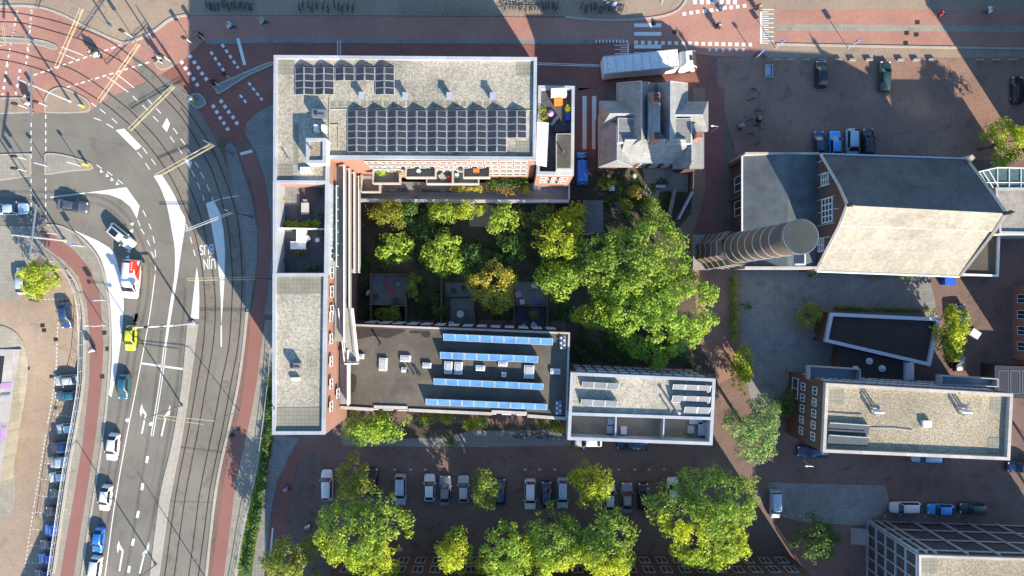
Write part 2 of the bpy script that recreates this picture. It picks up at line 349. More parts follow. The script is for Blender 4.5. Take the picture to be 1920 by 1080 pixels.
blotch(X['plaza'], .4, .58, .66, .85); blotch(X['square'], .5, .56, .66, .8); blotch(X['brnbrick'], .45, .55, .68, .72); blotch(X['walkdk'], .5, .56, .66, .8); blotch(X['track'], .8, .55, .62, .8); blotch(X['walktan'], .45, .57, .66, .86); blotch(X['dkslate_shade'], .25, .5, .68, .72)
X['officepane'] = plain('office_pane', (.085, .075, .08), .25, spec=.5)
LM = {}
LM['lime'] = leafmat('lime_leaves', (.30, .42, .035), (.56, .58, .04), (.46, .55, .06), trans=.38)
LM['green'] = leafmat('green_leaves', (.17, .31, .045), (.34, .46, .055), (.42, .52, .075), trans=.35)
LM['light'] = leafmat('light_green_leaves', (.24, .42, .05), (.38, .52, .06), (.46, .58, .09), trans=.38)
LM['yellow'] = leafmat('yellow_leaves', (.62, .54, .06), (.46, .46, .07), (.72, .60, .12), trans=.38)
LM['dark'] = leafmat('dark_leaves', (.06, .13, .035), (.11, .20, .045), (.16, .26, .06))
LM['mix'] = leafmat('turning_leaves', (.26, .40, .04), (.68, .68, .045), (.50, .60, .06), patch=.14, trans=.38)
LM['pale'] = leafmat('pale_green_leaves', (.20, .34, .10), (.28, .42, .12), (.37, .48, .19))
LM['olive'] = leafmat('olive_leaves', (.20, .28, .045), (.38, .38, .05), (.29, .36, .06), trans=.35)
LM['rust'] = leafmat('rust_leaves', (.40, .20, .06), (.22, .26, .05), (.50, .32, .09))
# ------------------------------------------------------------------ ground, roads, markings (setting)
def px(pts, z=0): return [P(a, b, z) for a, b in pts]
def ground(name, pts, z, m, smooth=0, kind='structure'):
    q = sm(pts, smooth) if smooth else pts
    return MB().sheet(px(q), z).build(name, X[m], kind=kind)
RAILF = [(112, 505), (129, 527), (140, 560), (145, 593), (146, 660), (144, 720), (136, 775), (126, 830), (117, 880), (108, 940), (98, 1010), (88, 1080)]
RAILF = [(960 + (a-960)*(HC-1)/HC, 540 + (b-540)*(HC-1)/HC) for a, b in RAILF]
railw = [P(a, b, 0) for a, b in sm(RAILF, 3)]
ywall = railw[0].y
ext = [Vector((railw[-1].x - 4.2, railw[-1].y - 22, 0)), Vector((railw[-1].x - 12, -110, 0))]
edge = railw + ext
def lot_z(y):
    t = min(max((ywall - 1.0 - y) / 26.0, 0), 1); return -3.3 * (t*t*(3-2*t))
# main ground sheet: everything but the sunken car park in the lower left
MB().sheet([(-190, 130), (190, 130), (190, -130), (edge[-1].x, -130)] + [(p.x, p.y) for p in edge[::-1]] + [(-190, ywall)], 0).build('ground', X['brnbrick'], kind='structure')
# sunken car park, sloping down beside the road
lv = []; lf = []; rows = 46
for j in range(rows + 1):
    y = ywall + (-130 - ywall) * j / rows
    # x of the retaining wall at this y
    xe = edge[0].x
    for a, b in zip(edge[:-1], edge[1:]):
        if b.y <= y <= a.y: xe = a.x + (b.x - a.x) * (a.y - y) / max(a.y - b.y, 1e-6)
    for i in range(9): lv.append((xe + (-190 - xe) * i / 8, y, lot_z(y)))
for j in range(rows):
    for i in range(8): lf.append((j*9+i, (j+1)*9+i, (j+1)*9+i+1, j*9+i+1)[::-1])
MB().add(lv, lf).build('car_park_ground', X['plaza'], kind='structure')
wm = MB()
for a, b in zip(edge[:-1], edge[1:]):
    wm.add([(a.x, a.y, 0), (b.x, b.y, 0), (b.x, b.y, lot_z(b.y)), (a.x, a.y, lot_z(a.y))], [(0, 1, 2, 3)])
rwall = wm.build('retaining_wall', X['conc']); tag(rwall, 'long grey concrete retaining wall between the avenue pavement and the sunken car park', 'wall')
def lotp(a, b):   # point on the car park surface
    z = 0
    for _ in range(4): z = lot_z(P(a, b, z).y)
    return P(a, b, z)
Z = .004
ground('plaza_paving', [(-260, -140), (352, -140), (2200, -140), (2200, 108), (1440, 108), (1420, 90), (1180, 90), (1060, 30), (352, 28), (320, 35), (285, 60), (245, 80), (215, 75), (160, 50), (110, 25), (60, 12), (-260, 12)], Z, 'plaza')
ground('red_tram_crossing', [(-260, 14), (0, 14), (60, 14), (110, 27), (160, 52), (215, 77), (245, 82), (285, 62), (320, 37), (352, 29), (500, 30), (500, 74), (380, 77), (345, 112), (302, 140), (190, 191), (165, 212), (-260, 212)], 2*Z, 'redbrick')
ground('cycle_street', [(500, 30), (780, 31), (1060, 33), (1130, 42), (1175, 60), (1185, 76), (1060, 77), (500, 74)], 2*Z, 'redbrick')
ground('street_gutter', [(385, 75), (500, 72), (1120, 74), (1120, 82), (500, 80), (385, 82)], 3*Z, 'walkdk')
ground('carriageway', [(345, 112), (380, 82), (500, 80), (1120, 82), (1180, 82), (1330, 105), (1345, 165), (1112, 165), (1085, 170), (1085, 150), (512, 150), (512, 196), (480, 213), (461, 236), (468, 262), (430, 268), (400, 250), (360, 200), (352, 178), (302, 142)], 2*Z, 'dkredbrick')
ground('junction_paving', [(1120, 40), (1180, 36), (1285, 12), (1420, -20), (1428, 20), (1428, 92), (1405, 108), (1330, 104), (1180, 84), (1180, 60)], 3*Z, 'redbrick')
ground('cycle_road', [(1455, 18), (2200, 18), (2200, 92), (1455, 82)], 2*Z, 'redbrick')
ground('cycle_road_median', [(1455, 45), (2200, 50), (2200, 62), (1455, 57)], 3*Z, 'walktan')
ground('alley_paving', [(1085, 165), (1112, 165), (1112, 345), (1085, 345)], 2*Z, 'dkredbrick')
ground('side_street', [(1300, 165), (1345, 165), (1350, 300), (1340, 420), (1330, 470), (1390, 500), (1390, 700), (1345, 720), (1345, 690), (1300, 640), (1280, 520), (1265, 440), (1290, 370), (1300, 320)], 2*Z, 'square')
ground('red_side_strip', [(1322, 165), (1359, 165), (1356, 300), (1345, 380), (1338, 440), (1300, 440), (1322, 360)], 3*Z, 'dkredbrick')
ground('east_square', [(1345, 108), (2200, 108), (2200, 300), (1385, 300), (1345, 165)], 2*Z, 'square')
ground('corner_pavement', [(512, 196), (480, 213), (463, 230), (459, 245), (466, 262), (478, 280), (495, 330), (507, 400), (509, 470), (503, 540), (495, 590), (540, 590), (590, 590), (590, 196)], 3*Z, 'walkdk')
ground('red_cycle_track', [(448, 285), (476, 278), (495, 332), (506, 400), (508, 470), (502, 540), (495, 590), (490, 650), (481, 720), (468, 790), (443, 900), (420, 1080), (396, 1180), (372, 1180), (396, 1080), (420, 900), (437, 820), (452, 760), (462, 680), (470, 600), (480, 530), (485, 470), (483, 400), (470, 340)], 4*Z, 'redasph')
ground('tram_island', [(432, 268), (440, 275), (455, 320), (472, 370), (482, 430), (482, 490), (470, 570), (462, 620), (452, 680), (445, 680), (455, 610), (462, 560), (461, 500), (455, 440), (444, 380), (430, 320), (422, 278), (426, 270)], 5*Z, 'walkdk')
# avenue
avL = [(88, 422), (112, 424), (142, 438), (172, 466), (191, 500), (203, 560), (207, 640), (203, 720), (197, 790), (189, 850), (178, 920), (165, 1000), (153, 1080), (130, 1200)]
avR = [(352, 175), (372, 205), (400, 255), (425, 310), (445, 370), (456, 440), (462, 500), (463, 560), (458, 620), (447, 720), (430, 800), (405, 920), (385, 1080), (355, 1200)]
ground('avenue', [(-260, 212), (165, 212), (190, 191), (302, 141), (345, 165)] + sm(avR, 4) + sm(avL, 4)[::-1] + [(-260, 424)], 3*Z, 'asphalt')
# pavements left of the avenue
pvo = [(0, 424)] + avL
ground('west_pavement', [(-40, 424), (88, 424)] + sm(avL[1:], 4) + [(40, 1200), (86, 1092)] + sm(RAILF, 4)[::-1] + [(95, 490), (78, 470), (60, 500), (-40, 500)], Z*2, 'walktan')
ground('west_cycle_path', [(78, 424), (100, 440), (140, 470), (170, 505), (188, 555), (194, 640), (191, 720), (178, 830), (162, 930), (147, 1020), (136, 1100), (110, 1100), (121, 1030), (137, 940), (155, 830), (167, 720), (169, 640), (163, 570), (148, 520), (122, 490), (88, 465), (76, 440)], Z*3, 'redasph')
ground('car_court', [(-260, 428), (20, 428), (60, 450), (78, 472), (60, 500), (38, 565), (-260, 565)], Z, 'walktan')
mk = MB()
mk.ribbon(px(sm([(a+5, b-3) for a, b in avL[1:]], 4)), .35, .10)
kerbs = mk
km = MB()
def kerb(pts, wd=.28, h=.12, n=4):
    km.wallstrip(px(sm(pts, n)), wd, 0, h)
kerb(avL[0:])
kerb([(355, 607), (353, 613), (343, 720), (325, 830), (302, 930), (283, 1080)], .3)
kerb([(370, 607), (355, 720), (338, 830), (317, 937), (297, 1080)], .3)
kerb([(463, 585), (458, 640), (447, 720), (430, 800), (405, 920), (387, 1080)], .35)
kerb([(0, 12), (60, 12), (110, 25), (160, 50), (215, 75), (240, 80), (285, 61), (320, 36), (352, 28)], .35)
kerb([(1060, 32), (1130, 38), (1220, 34), (1270, 20), (1290, -8)], .3)
kerb([(1455, 83), (1700, 88), (2100, 94)], .3)
km.build('kerb', X['kerb'], kind='structure')
ground('road_median', [(355, 607), (370, 607), (364, 660), (355, 720), (338, 830), (317, 937), (297, 1080), (275, 1200), (262, 1200), (283, 1080), (302, 930), (325, 830), (343, 720), (350, 660)], .10, 'kerb')
# traffic islands (raised)
def island(name, pts, m, h=.12, n=3, rim=True):
    q = px(sm(pts + [pts[0]], n)[:-1]); 
    MB().prism(q, 0, h).build(name, X[m], kind='structure')
    if rim: MB().ring(q, .22, 0, h + .02).build('kerb', X['kerb'], kind='structure')
island('traffic_island', [(84, 290), (92, 287), (120, 290), (150, 298), (170, 306), (175, 314), (168, 319), (130, 322), (88, 328), (84, 320)], 'walktan')
island('traffic_island', [(-60, 291), (50, 288), (58, 292), (59, 325), (50, 332), (-60, 341)], 'walktan')
island('traffic_island', [(84, 212), (84, 188), (95, 170), (118, 164), (150, 178), (168, 190), (170, 203), (160, 211), (120, 213)], 'plaza')
island('traffic_island', [(-60, 184), (40, 183), (58, 186), (60, 208), (56, 212), (-60, 213)], 'plaza')
island('tram_stop_island', [(-40, 68), (62, 73), (100, 82), (108, 90), (100, 94), (60, 84), (-40, 78)], 'walktan')
island('corner_island', [(398, 162), (490, 122), (512, 116), (512, 122), (462, 145), (413, 176), (405, 170)], 'walkdk')
island('corner_island', [(352, 190), (358, 178), (374, 175), (387, 190), (384, 198), (370, 204)], 'walkdk')
island('corner_island', [(289, 118), (310, 110), (327, 118), (325, 124), (307, 132), (296, 128)], 'plaza')
# tram track beds and rails
TA = [(-60, 108), (0, 112), (45, 121), (90, 135), (135, 157), (186, 188), (212, 207), (240, 231), (256, 247), (285, 281), (318, 328), (341, 375), (363, 430), (374, 475), (382, 525), (385, 585), (381, 650), (369, 720), (355, 800), (333, 910), (321, 990), (309, 1080), (295, 1180)]
TB = [(-60, 88), (0, 93), (27, 97), (76, 110), (126, 126), (159, 143), (199, 171), (240, 203.5), (262, 225), (294, 259), (328, 306), (355, 351), (378, 411), (392, 475), (401, 525), (404, 585), (399, 650), (387, 720), (373, 800), (351, 910), (339, 990), (327, 1080), (313, 1180)]
TC = [(-60, 38), (0, 41), (45, 44), (105, 60), (155, 76), (199, 99), (260, 137), (318, 194), (352, 236), (383, 292), (399, 324), (415, 375), (426, 414), (433, 475), (436, 525), (434, 585), (429, 650), (415, 720), (398, 810), (377, 910), (366, 990), (354, 1080), (340, 1180)]
TD = [(-60, 18), (0, 22), (36, 25), (90, 36), (157, 56), (207, 78), (249, 108), (285, 134), (332, 185), (355, 212), (384, 254), (402, 288), (420, 330), (436, 375), (446, 414), (452, 475), (454, 525), (452, 585), (446, 650), (433, 720), (416, 810), (395, 910), (384, 990), (372, 1080), (358, 1180)]
def band(a, b, g, z, m, name, i0=0):
    a = np.array(sm(a, 4))[i0*4:]; b = np.array(sm(b, 4))[i0*4:]
    n = min(len(a), len(b)); a = a[:n]; b = b[:n]; d = (b - a); 
    A = a - d * g; B = b + d * g; mb = MB(); vs = []
    for i in range(n): vs += [(*P(*A[i])[:2], z), (*P(*B[i])[:2], z)]
    mb.add(vs, [(2*i, 2*i+2, 2*i+3, 2*i+1) for i in range(n-1)]); return mb.build(name, X[m], kind='structure')
band(TA, TB, .18, 4*Z, 'track', 'tram_track_bed', 6)
band(TC, TD, .18, 4*Z, 'track', 'tram_track_bed', 6)
rm = MB()
for t in (TA, TB, TC, TD):
    rm.ribbon(px(sm(t, 6)), .15, 8*Z)
rm.build('tram_rail', X['rail'], kind='structure')
# ---- white markings
M_ = MB(); ZM = 6*Z
def wp(pts): M_.sheet(px(pts), ZM)
wp([(217, 244), (233, 241), (266, 275), (255, 282)])
wp([(158, 362), (237, 351), (262, 386), (257, 410), (245, 388), (228, 374), (205, 365), (180, 362)])
W3l = [(288, 330), (301, 352), (313, 385), (322, 430), (328, 470), (327, 520), (318, 575), (308, 650)]
W3r = [(303, 327), (325, 362), (340, 395), (348, 415), (340, 470), (333, 520), (324, 575), (312, 650)]
wp(sm(W3l, 3) + sm(W3r, 3)[::-1])
wp(sm([(140, 433), (165, 452), (190, 487), (203, 540), (209, 600), (210, 680), (204, 740)], 3) + sm([(209, 745), (218, 700), (224, 660), (229, 620), (232, 560), (222, 500), (205, 464), (140, 432)], 3))
wp([(369, 500), (373, 527), (374, 560), (373, 598), (358, 597), (363, 550)])
wp([(386, 382), (402, 378), (413, 400), (419, 430), (422, 470), (421, 525), (418, 570), (415, 612), (414, 560), (412, 525), (407, 480), (396, 420)])
wp([(313, 221), (319, 232), (313, 248), (304, 237)])
wp([(346, 298), (360, 303), (357, 318)])
def ln(a, b, wd=.13): M_.ribbon(px([a, b]), wd, ZM)
def lines(s, wd=.13):
    for q in s.split(';'):
        v = [float(t) for t in q.replace(',', ' ').split()]; ln((v[0], v[1]), (v[2], v[3]), wd)
lines('176,221 190,226;200,232 213,240;187,204 198,213;210,222 220,231;171,193 181,200;258,285 267,296;273,306 281,318;268,277 276,288;284,298 292,309;'
 '276,185 285,195;293,203 302,213;287,218 297,228;249,180 259,190;267,197 277,207;325,240 333,251;319,256 327,267;339,260 347,271;334,277 342,288;353,281 360,292;'
 '359,319 365,331;365,303 373,314;376,323 383,335;370,342 375,354;388,346 393,359;380,366 383,376;398,369 399,376;268,394 274,406;264,429 271,439;279,419 284,430;'
 '276,450 281,461;287,443 290,456;284,472 289,484;291,468 292,482;291,496 292,507;357,444 360,456;363,468 366,480;349,420 352,430;115,88 156,104;111,98 141,111;'
 '218,138 252,165;201,144 241,173;388,381 415,373;418,372 447,367;181,309 191,316;201,322 211,329;221,337 231,345;258,412 263,424')
lines('95,370 160,362', .18); lines('265,681 343,692', .3); lines('446,72 459,122', .45); lines('451,289 473,283', .45)
lines('415,610 415,650', .2)
M_.ribbon(px(sm([(291, 515), (284, 570), (275, 625), (257, 720), (233, 843), (213, 960), (197, 1080), (180, 1180)], 4)), .14, ZM)
for d in (0, 4): M_.ribbon(px(sm([(308+d, 648), (303+d, 690), (296+d, 740), (283+d, 818)], 4)), .13, ZM)
lines('277,855 275,868;268,906 266,919;260,958 257,971;251,1010 248,1023;243,1061 241,1074', .42)
def dash(a, b, on, off, wd=.16):
    a = np.array(a, float); b = np.array(b, float); L = np.linalg.norm(b - a); u = (b - a) / L; t = 0
    while t < L: ln(tuple(a + u*t), tuple(a + u*min(t+on, L)), wd); t += on + off
dash((58.5, 215), (58.5, 416), 8, 7); dash((86, 215), (86, 416), 8, 7)
dash((60, 20), (52, 110), 6, 6, .2); dash((33, 20), (13, 120), 6, 6, .2); dash((14, 120), (5, 178), 6, 8, .35); dash((38, 130), (30, 178), 6, 8, .35)
dash((59, 18), (48, 130), 7, 7, .2)
dash((63, 141), (232, 83), 8, 6, .22); dash((125, 164), (285, 115), 8, 6, .22)
dash((395, 97), (420, 133), 7, 5.5, .4); dash((416, 83), (447, 128), 7, 5.5, .4); dash((466, 155), (492, 188), 7, 5, .35); dash((450, 178), (462, 193), 7, 5, .35)
def sq(x, y, s=6.5, ang=0):
    M_.obox(P(x, y), ang, s/2*.08, s/2*.08, ZM-.002, ZM)
for x, y in [(341,117),(348,128),(355.5,138),(363,148),(370,159),(357,106),(364.5,117),(372,127),(379,138),(386.5,148),(400,199.5),(406.5,210),(413,221),(420,231),(427,242),(415,190),(422,200),(429,210),(437,220),(444,231)]: sq(x, y, 6.5, .65)
for i in range(18): sq(1192.5 + i*12.6, 79.5 + i*.25, 6.8)
for x, y in [(1283,26),(1296,24),(1308,22),(1321,20.5),(1334,19),(1346,17.5),(1359,15),(1371,14),(1383,12.5),(1396,11)]: sq(x, y, 6.8, .12)
for i in range(7): M_.obox(P(1303 + i*12.5, 3), 0, .28, .4, ZM-.002, ZM)
for i in range(6): wp([(1327 + i*12.6, 91), (1334 + i*12.6, 91), (1330.5 + i*12.6, 98)])
for x, y in [(190,322),(201,330),(210,337.5),(220,345)]: wp([(x-3, y+2), (x+4, y+1), (x-1, y-5)])
for x, y in [(247, 420), (246, 433), (241, 471), (239, 482)]: wp([(x-4, y), (x+4, y-4), (x+3, y+4)])
for y0 in (44, 60, 84, 98): wp([(1189, y0), (1240, y0), (1240, y0+7), (1189, y0+7)])
wp([(1425, 22), (1428.5, 22), (1428.5, 82), (1425, 82)])
for i in range(16): ln((1428, 18 + i*4.2), (1451 if i % 2 == 0 else 1441, 18 + i*4.2), .12)
wp([(1176.5, 81), (1179, 81), (1179, 104), (1176.5, 104)])
for i in range(6): ln((1152 if i % 2 == 0 else 1163, 85 + i*3.9), (1177, 85 + i*3.9), .1)
for i in range(10): ln((1118 + i*6.4, 74.5), (1118 + i*6.4, 80), .2)
lines('1008,118 1124,122;1008,121 1124,124.5', .1)
for x0 in (1092, 1110): wp([(x0, 180), (x0+8, 180), (x0+8, 280), (x0, 280)])
lines('638,76 638,103;633,76 633,103', .12)
def arrow(x0, y0, s=1, L=55, lean=-9):   # lane arrow pointing up with a slanted head
    x1, y1 = x0 - lean, y0 - L*.62
    wp([(x0-1.6, y0), (x0+1.6, y0), (x1+1.6, y1), (x1-1.6, y1)])
    if s < 0: wp([(x1+2, y1+2), (x1-6, y1-6), (x1-9, y1+3), (x1-11, y1-9), (x1-7, y1-22), (x1-5, y1-14), (x1+2, y1-3)])
    else: wp([(x1-3, y1+4), (x1-4, y1), (x1+3, y1-8), (x1+8, y1-22), (x1+9, y1-14), (x1+7, y1-3)])
arrow(266, 813, -1, 55, -7); arrow(303, 818, 1, 60, -8); arrow(224, 1071, -1, 58, -6); arrow(262, 1075, 1, 60, -9)
# parking bay ticks
for x in (630, 740, 770, 797, 825, 905, 985, 1012, 1040, 1100, 1160, 1190, 1217, 1245): lines('%f,878 %f,883;%f,880 %f,880' % (x, x, x-3, x+3), .08)
for x in (1470, 1500, 1660, 1735, 1797): lines('%f,965 %f,970' % (x, x), .08)
wp([(510, 990), (513, 990), (507, 1055), (504, 1055)])
for q in ([(1, 846-8), (1, 0)],): pass
for q in ([(337, 836), (420, 846), (420, 850), (337, 840)], [(372, 576), (462, 577), (461, 584), (372, 583)], [(300, 938), (402, 941), (402, 943), (300, 940)]):
    MB().sheet(px(q), 5*Z).build('road_joint', X['joint'], kind='structure')
for q in ([(248, 590), (258, 588), (262, 600), (250, 603)], [(60, 255), (100, 250), (180, 262), (230, 275), (180, 275), (90, 266)], [(285, 700), (292, 700), (284, 760), (277, 760)], [(230, 870), (240, 868), (228, 960), (218, 960)]):
    MB().sheet(px(sm(q + [q[0]], 4)[:-1]), 3.5*Z).build('asphalt_patch', X['joint'] if q[0][0] in (248,) else X['asphalt'], kind='structure')
wl = MB()
for pts in ([(262, 1080), (285, 980), (300, 900), (315, 820), (330, 740), (338, 660), (343, 600), (348, 540)], [(235, 1080), (250, 1000), (262, 920), (275, 840), (288, 760), (296, 690), (303, 620)], [(170, 1080), (190, 960), (208, 860), (222, 780), (232, 720), (245, 640), (262, 560), (264, 500), (250, 450), (225, 410), (190, 385), (130, 375), (0, 372)], [(186, 1080), (205, 960), (222, 860), (236, 780), (246, 720), (258, 640), (276, 560), (278, 500), (264, 450), (238, 405), (200, 375), (140, 362), (0, 358)]):
    wl.ribbon(px(sm(pts, 5)), .45, 3.5*Z)
wl.build('wheel_track_wear', X['wear'], kind='structure')
ck = MB(); rr_ = random.Random(3)
for (x, y, dx, dy, n_) in [(300, 560, -6, 34, 8), (230, 880, -4, 22, 8), (320, 700, -5, 28, 8), (120, 250, 22, 3, 8), (40, 350, 20, 2, 8), (240, 300, 10, 14, 6)]:
    q = [(x, y)]
    for i in range(n_): q.append((q[-1][0] + dx + rr_.uniform(-3, 3), q[-1][1] + dy + rr_.uniform(-3, 3)))
    ck.ribbon(px(q), .07, 5*Z)
ck.build('sealed_crack', X['wear'], kind='structure')
M_.build('road_marking', X['white'], kind='structure')
# bus lane lettering, read from the top of the picture
for txt, x, y, s in (('BUS', 388, 467, 1.45), ('LIJN', 393, 494, 1.15)):
    cu = bpy.data.curves.new('road_lettering', 'FONT'); cu.body = txt; cu.size = 1.75; cu.align_x = 'CENTER'; cu.align_y = 'CENTER'; cu.offset = .018
    o = bpy.data.objects.new('road_lettering', cu); col.objects.link(o); o.location = (*P(x, y)[:2], 10*Z); o.rotation_euler = (0, 0, R(180 + 4))
    o.scale = (.62 if txt == 'LIJN' else .72, 1.25, 1); cu.materials.append(X['white']); o['kind'] = 'structure'
# car park markings (dashed)
lm = MB()
def lotline(a, b, wd=.12, on=.35, off=.3):
    A = lotp(*a); B = lotp(*b); d = B - A; n = int(d.length / (on + off)); u = d.normalized(); q = Vector((-u.y, u.x, 0)) * wd / 2
    for i in range(n):
        s = A + u * i * (on + off); e = s + u * on
        for v in (s, e): v.z = lot_z(v.y) + .02
        lm.add([s - q, s + q, e + q, e - q], [(0, 3, 2, 1)])
lotline((50, 562), (132, 560)); lotline((109, 605), (105, 700)); lotline((105, 700), (88, 800)); lotline((88, 800), (62, 960)); lotline((62, 960), (44, 1080))
for y, x0 in ((690, 106), (722, 103), (755, 98), (783, 92), (815, 86), (846, 81), (876, 76), (907, 71), (938, 66), (970, 61), (1000, 57), (1032, 52), (1062, 47)): lotline((x0, y+22), (x0+45, y+27))
lm.build('parking_marking', X['white'], kind='structure')
#, (20, 618), (38, 630), (50, 660), (53, 700), (46, 760), (30, 850), (20, 965), (-60, 965)]], -3.5, 0).build('x', X['white'])
q = [lotp(a, b) for a, b in sm([(-60, 600), (10, 612), (38, 632), (51, 665), (53, 700), (46, 760), (30, 850), (22, 965), (-60, 965)], 3)]
wk = MB(); n = len(q)
for t in tessellate_polygon([[Vector((p.x, p.y, 0)) for p in q]]):
    a, b, c = t
    if (q[b].x-q[a].x)*(q[c].y-q[a].y) - (q[b].y-q[a].y)*(q[c].x-q[a].x) < 0: b, c = c, b
    wk.add([q[a] + Vector((0, 0, .12)), q[b] + Vector((0, 0, .12)), q[c] + Vector((0, 0, .12))], [(0, 1, 2)])
wk.build('car_park_pavement', X['walktan'], kind='structure')
# east side pavements, courtyards, gardens
ground('east_pavement', [(497, 600), (560, 600), (560, 815), (515, 818), (500, 880), (487, 960), (470, 1080), (450, 1180), (396, 1180), (420, 1080), (443, 900), (468, 790), (481, 720), (490, 650)], 3*Z, 'walktan')
ground('street_pavement', [(512, 815), (560, 822), (545, 850), (520, 900), (508, 960), (495, 1080), (465, 1080), (484, 960), (500, 880)], 4*Z, 'walkdk')
ground('red_lane', [(545, 850), (600, 826), (560, 860), (540, 960), (520, 1080), (498, 1080), (510, 960), (524, 900)], 5*Z, 'dkredbrick')
ground('north_pavement', [(640, 800), (790, 790), (1070, 800), (1070, 835), (900, 838), (640, 836)], 3*Z, 'walkdk')
ground('courtyard_paving', [(1390, 500), (1740, 505), (1760, 600), (1560, 590), (1590, 700), (1480, 720), (1425, 790), (1405, 740), (1390, 640)], 3*Z, 'walkdk')
ground('south_plaza', [(1440, 905), (1660, 910), (1670, 950), (1620, 985), (1500, 978), (1440, 960)], 3*Z, 'walkdk')
ground('garden_patio', [(1205, 310), (1290, 310), (1290, 360), (1215, 358)], 4*Z, 'walkdk')
ground('garden_ground', [(660, 340), (1085, 345), (1112, 320), (1300, 316), (1296, 400), (1262, 440), (1300, 500), (1310, 640), (1340, 700), (1060, 720), (1060, 600), (660, 600)], 3*Z, 'soil')
ground('grass_bank', [(514, 690), (514, 818), (501, 880), (488, 960), (472, 1080), (460, 1150), (428, 1150), (446, 1080), (466, 960), (485, 880), (499, 790), (508, 700)], 5*Z, 'grass')
ground('planting_strip', [(660, 790), (800, 790), (900, 795), (1065, 795), (1065, 806), (880, 808), (830, 822), (660, 822)], 4*Z, 'soil')
# ------------------------------------------------------------------ buildings
def windows(parent, a, b, zs, n, ww, hh, m0='whitem', m1='glass', margin=.8, side=1, lit=None, sill=False):
    """rows of framed windows on the wall a->b (outside on the right of a->b when side=1)"""
    a = Vector((a[0], a[1])); b = Vector((b[0], b[1])); d = b - a; L = d.length; d.normalize(); o = Vector((d.y, -d.x)) * side
    for z in zs:
        for i in range(n):
            c = a + d * (margin + (L - 2*margin) * (i + .5) / n)
            fr = MB(); t = .09
            def quadbox(u0, u1, z0, z1, q0, q1, mb):
                A = c + d*u0; B = c + d*u1
                pts = [A + o*q0, B + o*q0, B + o*q1, A + o*q1]
                mb.prism([(p.x, p.y) for p in pts], z0, z1, bottom=True)
            for (u0, u1, z0, z1) in ((-ww/2, ww/2, z, z+t), (-ww/2, ww/2, z+hh-t, z+hh), (-ww/2, -ww/2+t, z+t, z+hh-t), (ww/2-t, ww/2, z+t, z+hh-t), (-t/2, t/2, z+t, z+hh-t)):
                quadbox(u0, u1, z0, z1, -.02, .10, fr)
            f = fr.build('window', X[m0], parent)
            g = MB(); quadbox(-ww/2+t, ww/2-t, z+t, z+hh-t, -.02, .035, g); g.build('pane', X[m1], f)
def block(name, label, cat, out, z, wall='brick', group=None):
    q = px(out, z); c = sum(q, Vector())/len(q); c.z = 0
    t = thing(name, label, cat, c, group)
    return t, q
# ---------- L-shaped apartment building
ZR = 17.0
Lo = [(513, 103), (1007, 107), (1005, 300), (617, 297), (609, 815), (510, 815)]
apt, q = block('apartment_building', 'large L-shaped brick apartment building with gravel roof, pale metal parapet and dark solar arrays', 'building', Lo, ZR)
MB().prism(q, 0, 13.8).build('wall', X['brick'], apt)
# upper storey: two solid blocks and a hollow terrace between them
def ins(pts, z): return px(pts, z)
up1 = [(513, 103), (1007, 107), (1005, 300), (617, 297), (616, 345), (512, 344)]
up2 = [(511, 512), (613, 512), (609, 815), (510, 815)]
MB().prism(px(up1, ZR), 13.8, 16.55).prism(px(up2, ZR), 13.8, 16.55).build('top_storey_wall', X['brick'], apt)
gm = [MB().sheet(px([(519, 109), (1001, 112), (999, 295), (611, 292), (611, 339), (518, 338)], ZR), 16.60).build('roof', X['gravel'], apt),
      MB().sheet(px([(517, 517), (607, 517), (604, 810), (516, 810)], ZR), 16.60).build('roof', X['gravel'], apt)]
for r in ([(520, 110), (552, 110), (552, 140), (520, 140)], [(519, 309), (550, 309), (550, 338), (519, 338)], [(968, 115), (999, 115), (999, 142), (968, 142)], [(968, 265), (998, 265), (998, 292), (968, 292)],
          [(518, 518), (606, 518), (606, 550), (518, 552)], [(517, 764), (604, 764), (604, 809), (517, 809)], [(551, 232), (560, 232), (560, 309), (551, 309)]):
    MB().sheet(px(r, 16.6), 16.63).build('roof_paver', X['paver'], apt)
for i in range(22): MB().sheet(px([(620+i*14.4, 191), (630+i*14.4, 191), (630+i*14.4, 200), (620+i*14.4, 200)], 16.6), 16.63).build('roof_paver', X['paver'], apt)
pp = MB(); pp.ring(px(up1, ZR), .42, 16.5, 17.0); pp.ring(px(up2, ZR), .42, 16.5, 17.0)
pp.wallstrip(px([(515, 340), (515, 515)], ZR), .46, 13.8, 16.99); pp.wallstrip(px([(613, 342), (611, 515)], ZR), .46, 13.8, 16.99)
pp.build('parapet', X['parapet'], apt)
MB().sheet(px([(518, 346), (609, 346), (608, 510), (518, 510)], ZR), 13.86).build('terrace_floor', X['dkslate_shade'], apt)
MB().sheet(px([(531, 347), (561, 347), (561, 385), (531, 385)], 14), 13.9).build('terrace_paving', X['walkdk'], apt)
MB().wallstrip(px([(519, 427), (609, 429)], 16), .12, 13.87, 15.9).build('terrace_screen', X['whitem'], apt)
# stair head with its own little gravel roof
sh = MB(); shq = px([(574, 259), (611, 259), (611, 306), (574, 306)], 18.6); sh.prism(shq, 16.6, 18.3); sh.build('stair_tower', X['whitem'], apt)
MB().ring(shq, .38, 18.25, 18.7).build('stair_tower_parapet', X['parapet'], apt)
MB().sheet(px([(578, 263), (608, 263), (608, 302), (578, 302)], 18.4), 18.36).build('stair_tower_roof', X['gravelb'], apt)
MB().box(*P(564, 326, 16.6)[:2], 16.6, *P(582, 314, 16.6)[:2], 16.95).build('skylight', X['whitem'], apt)
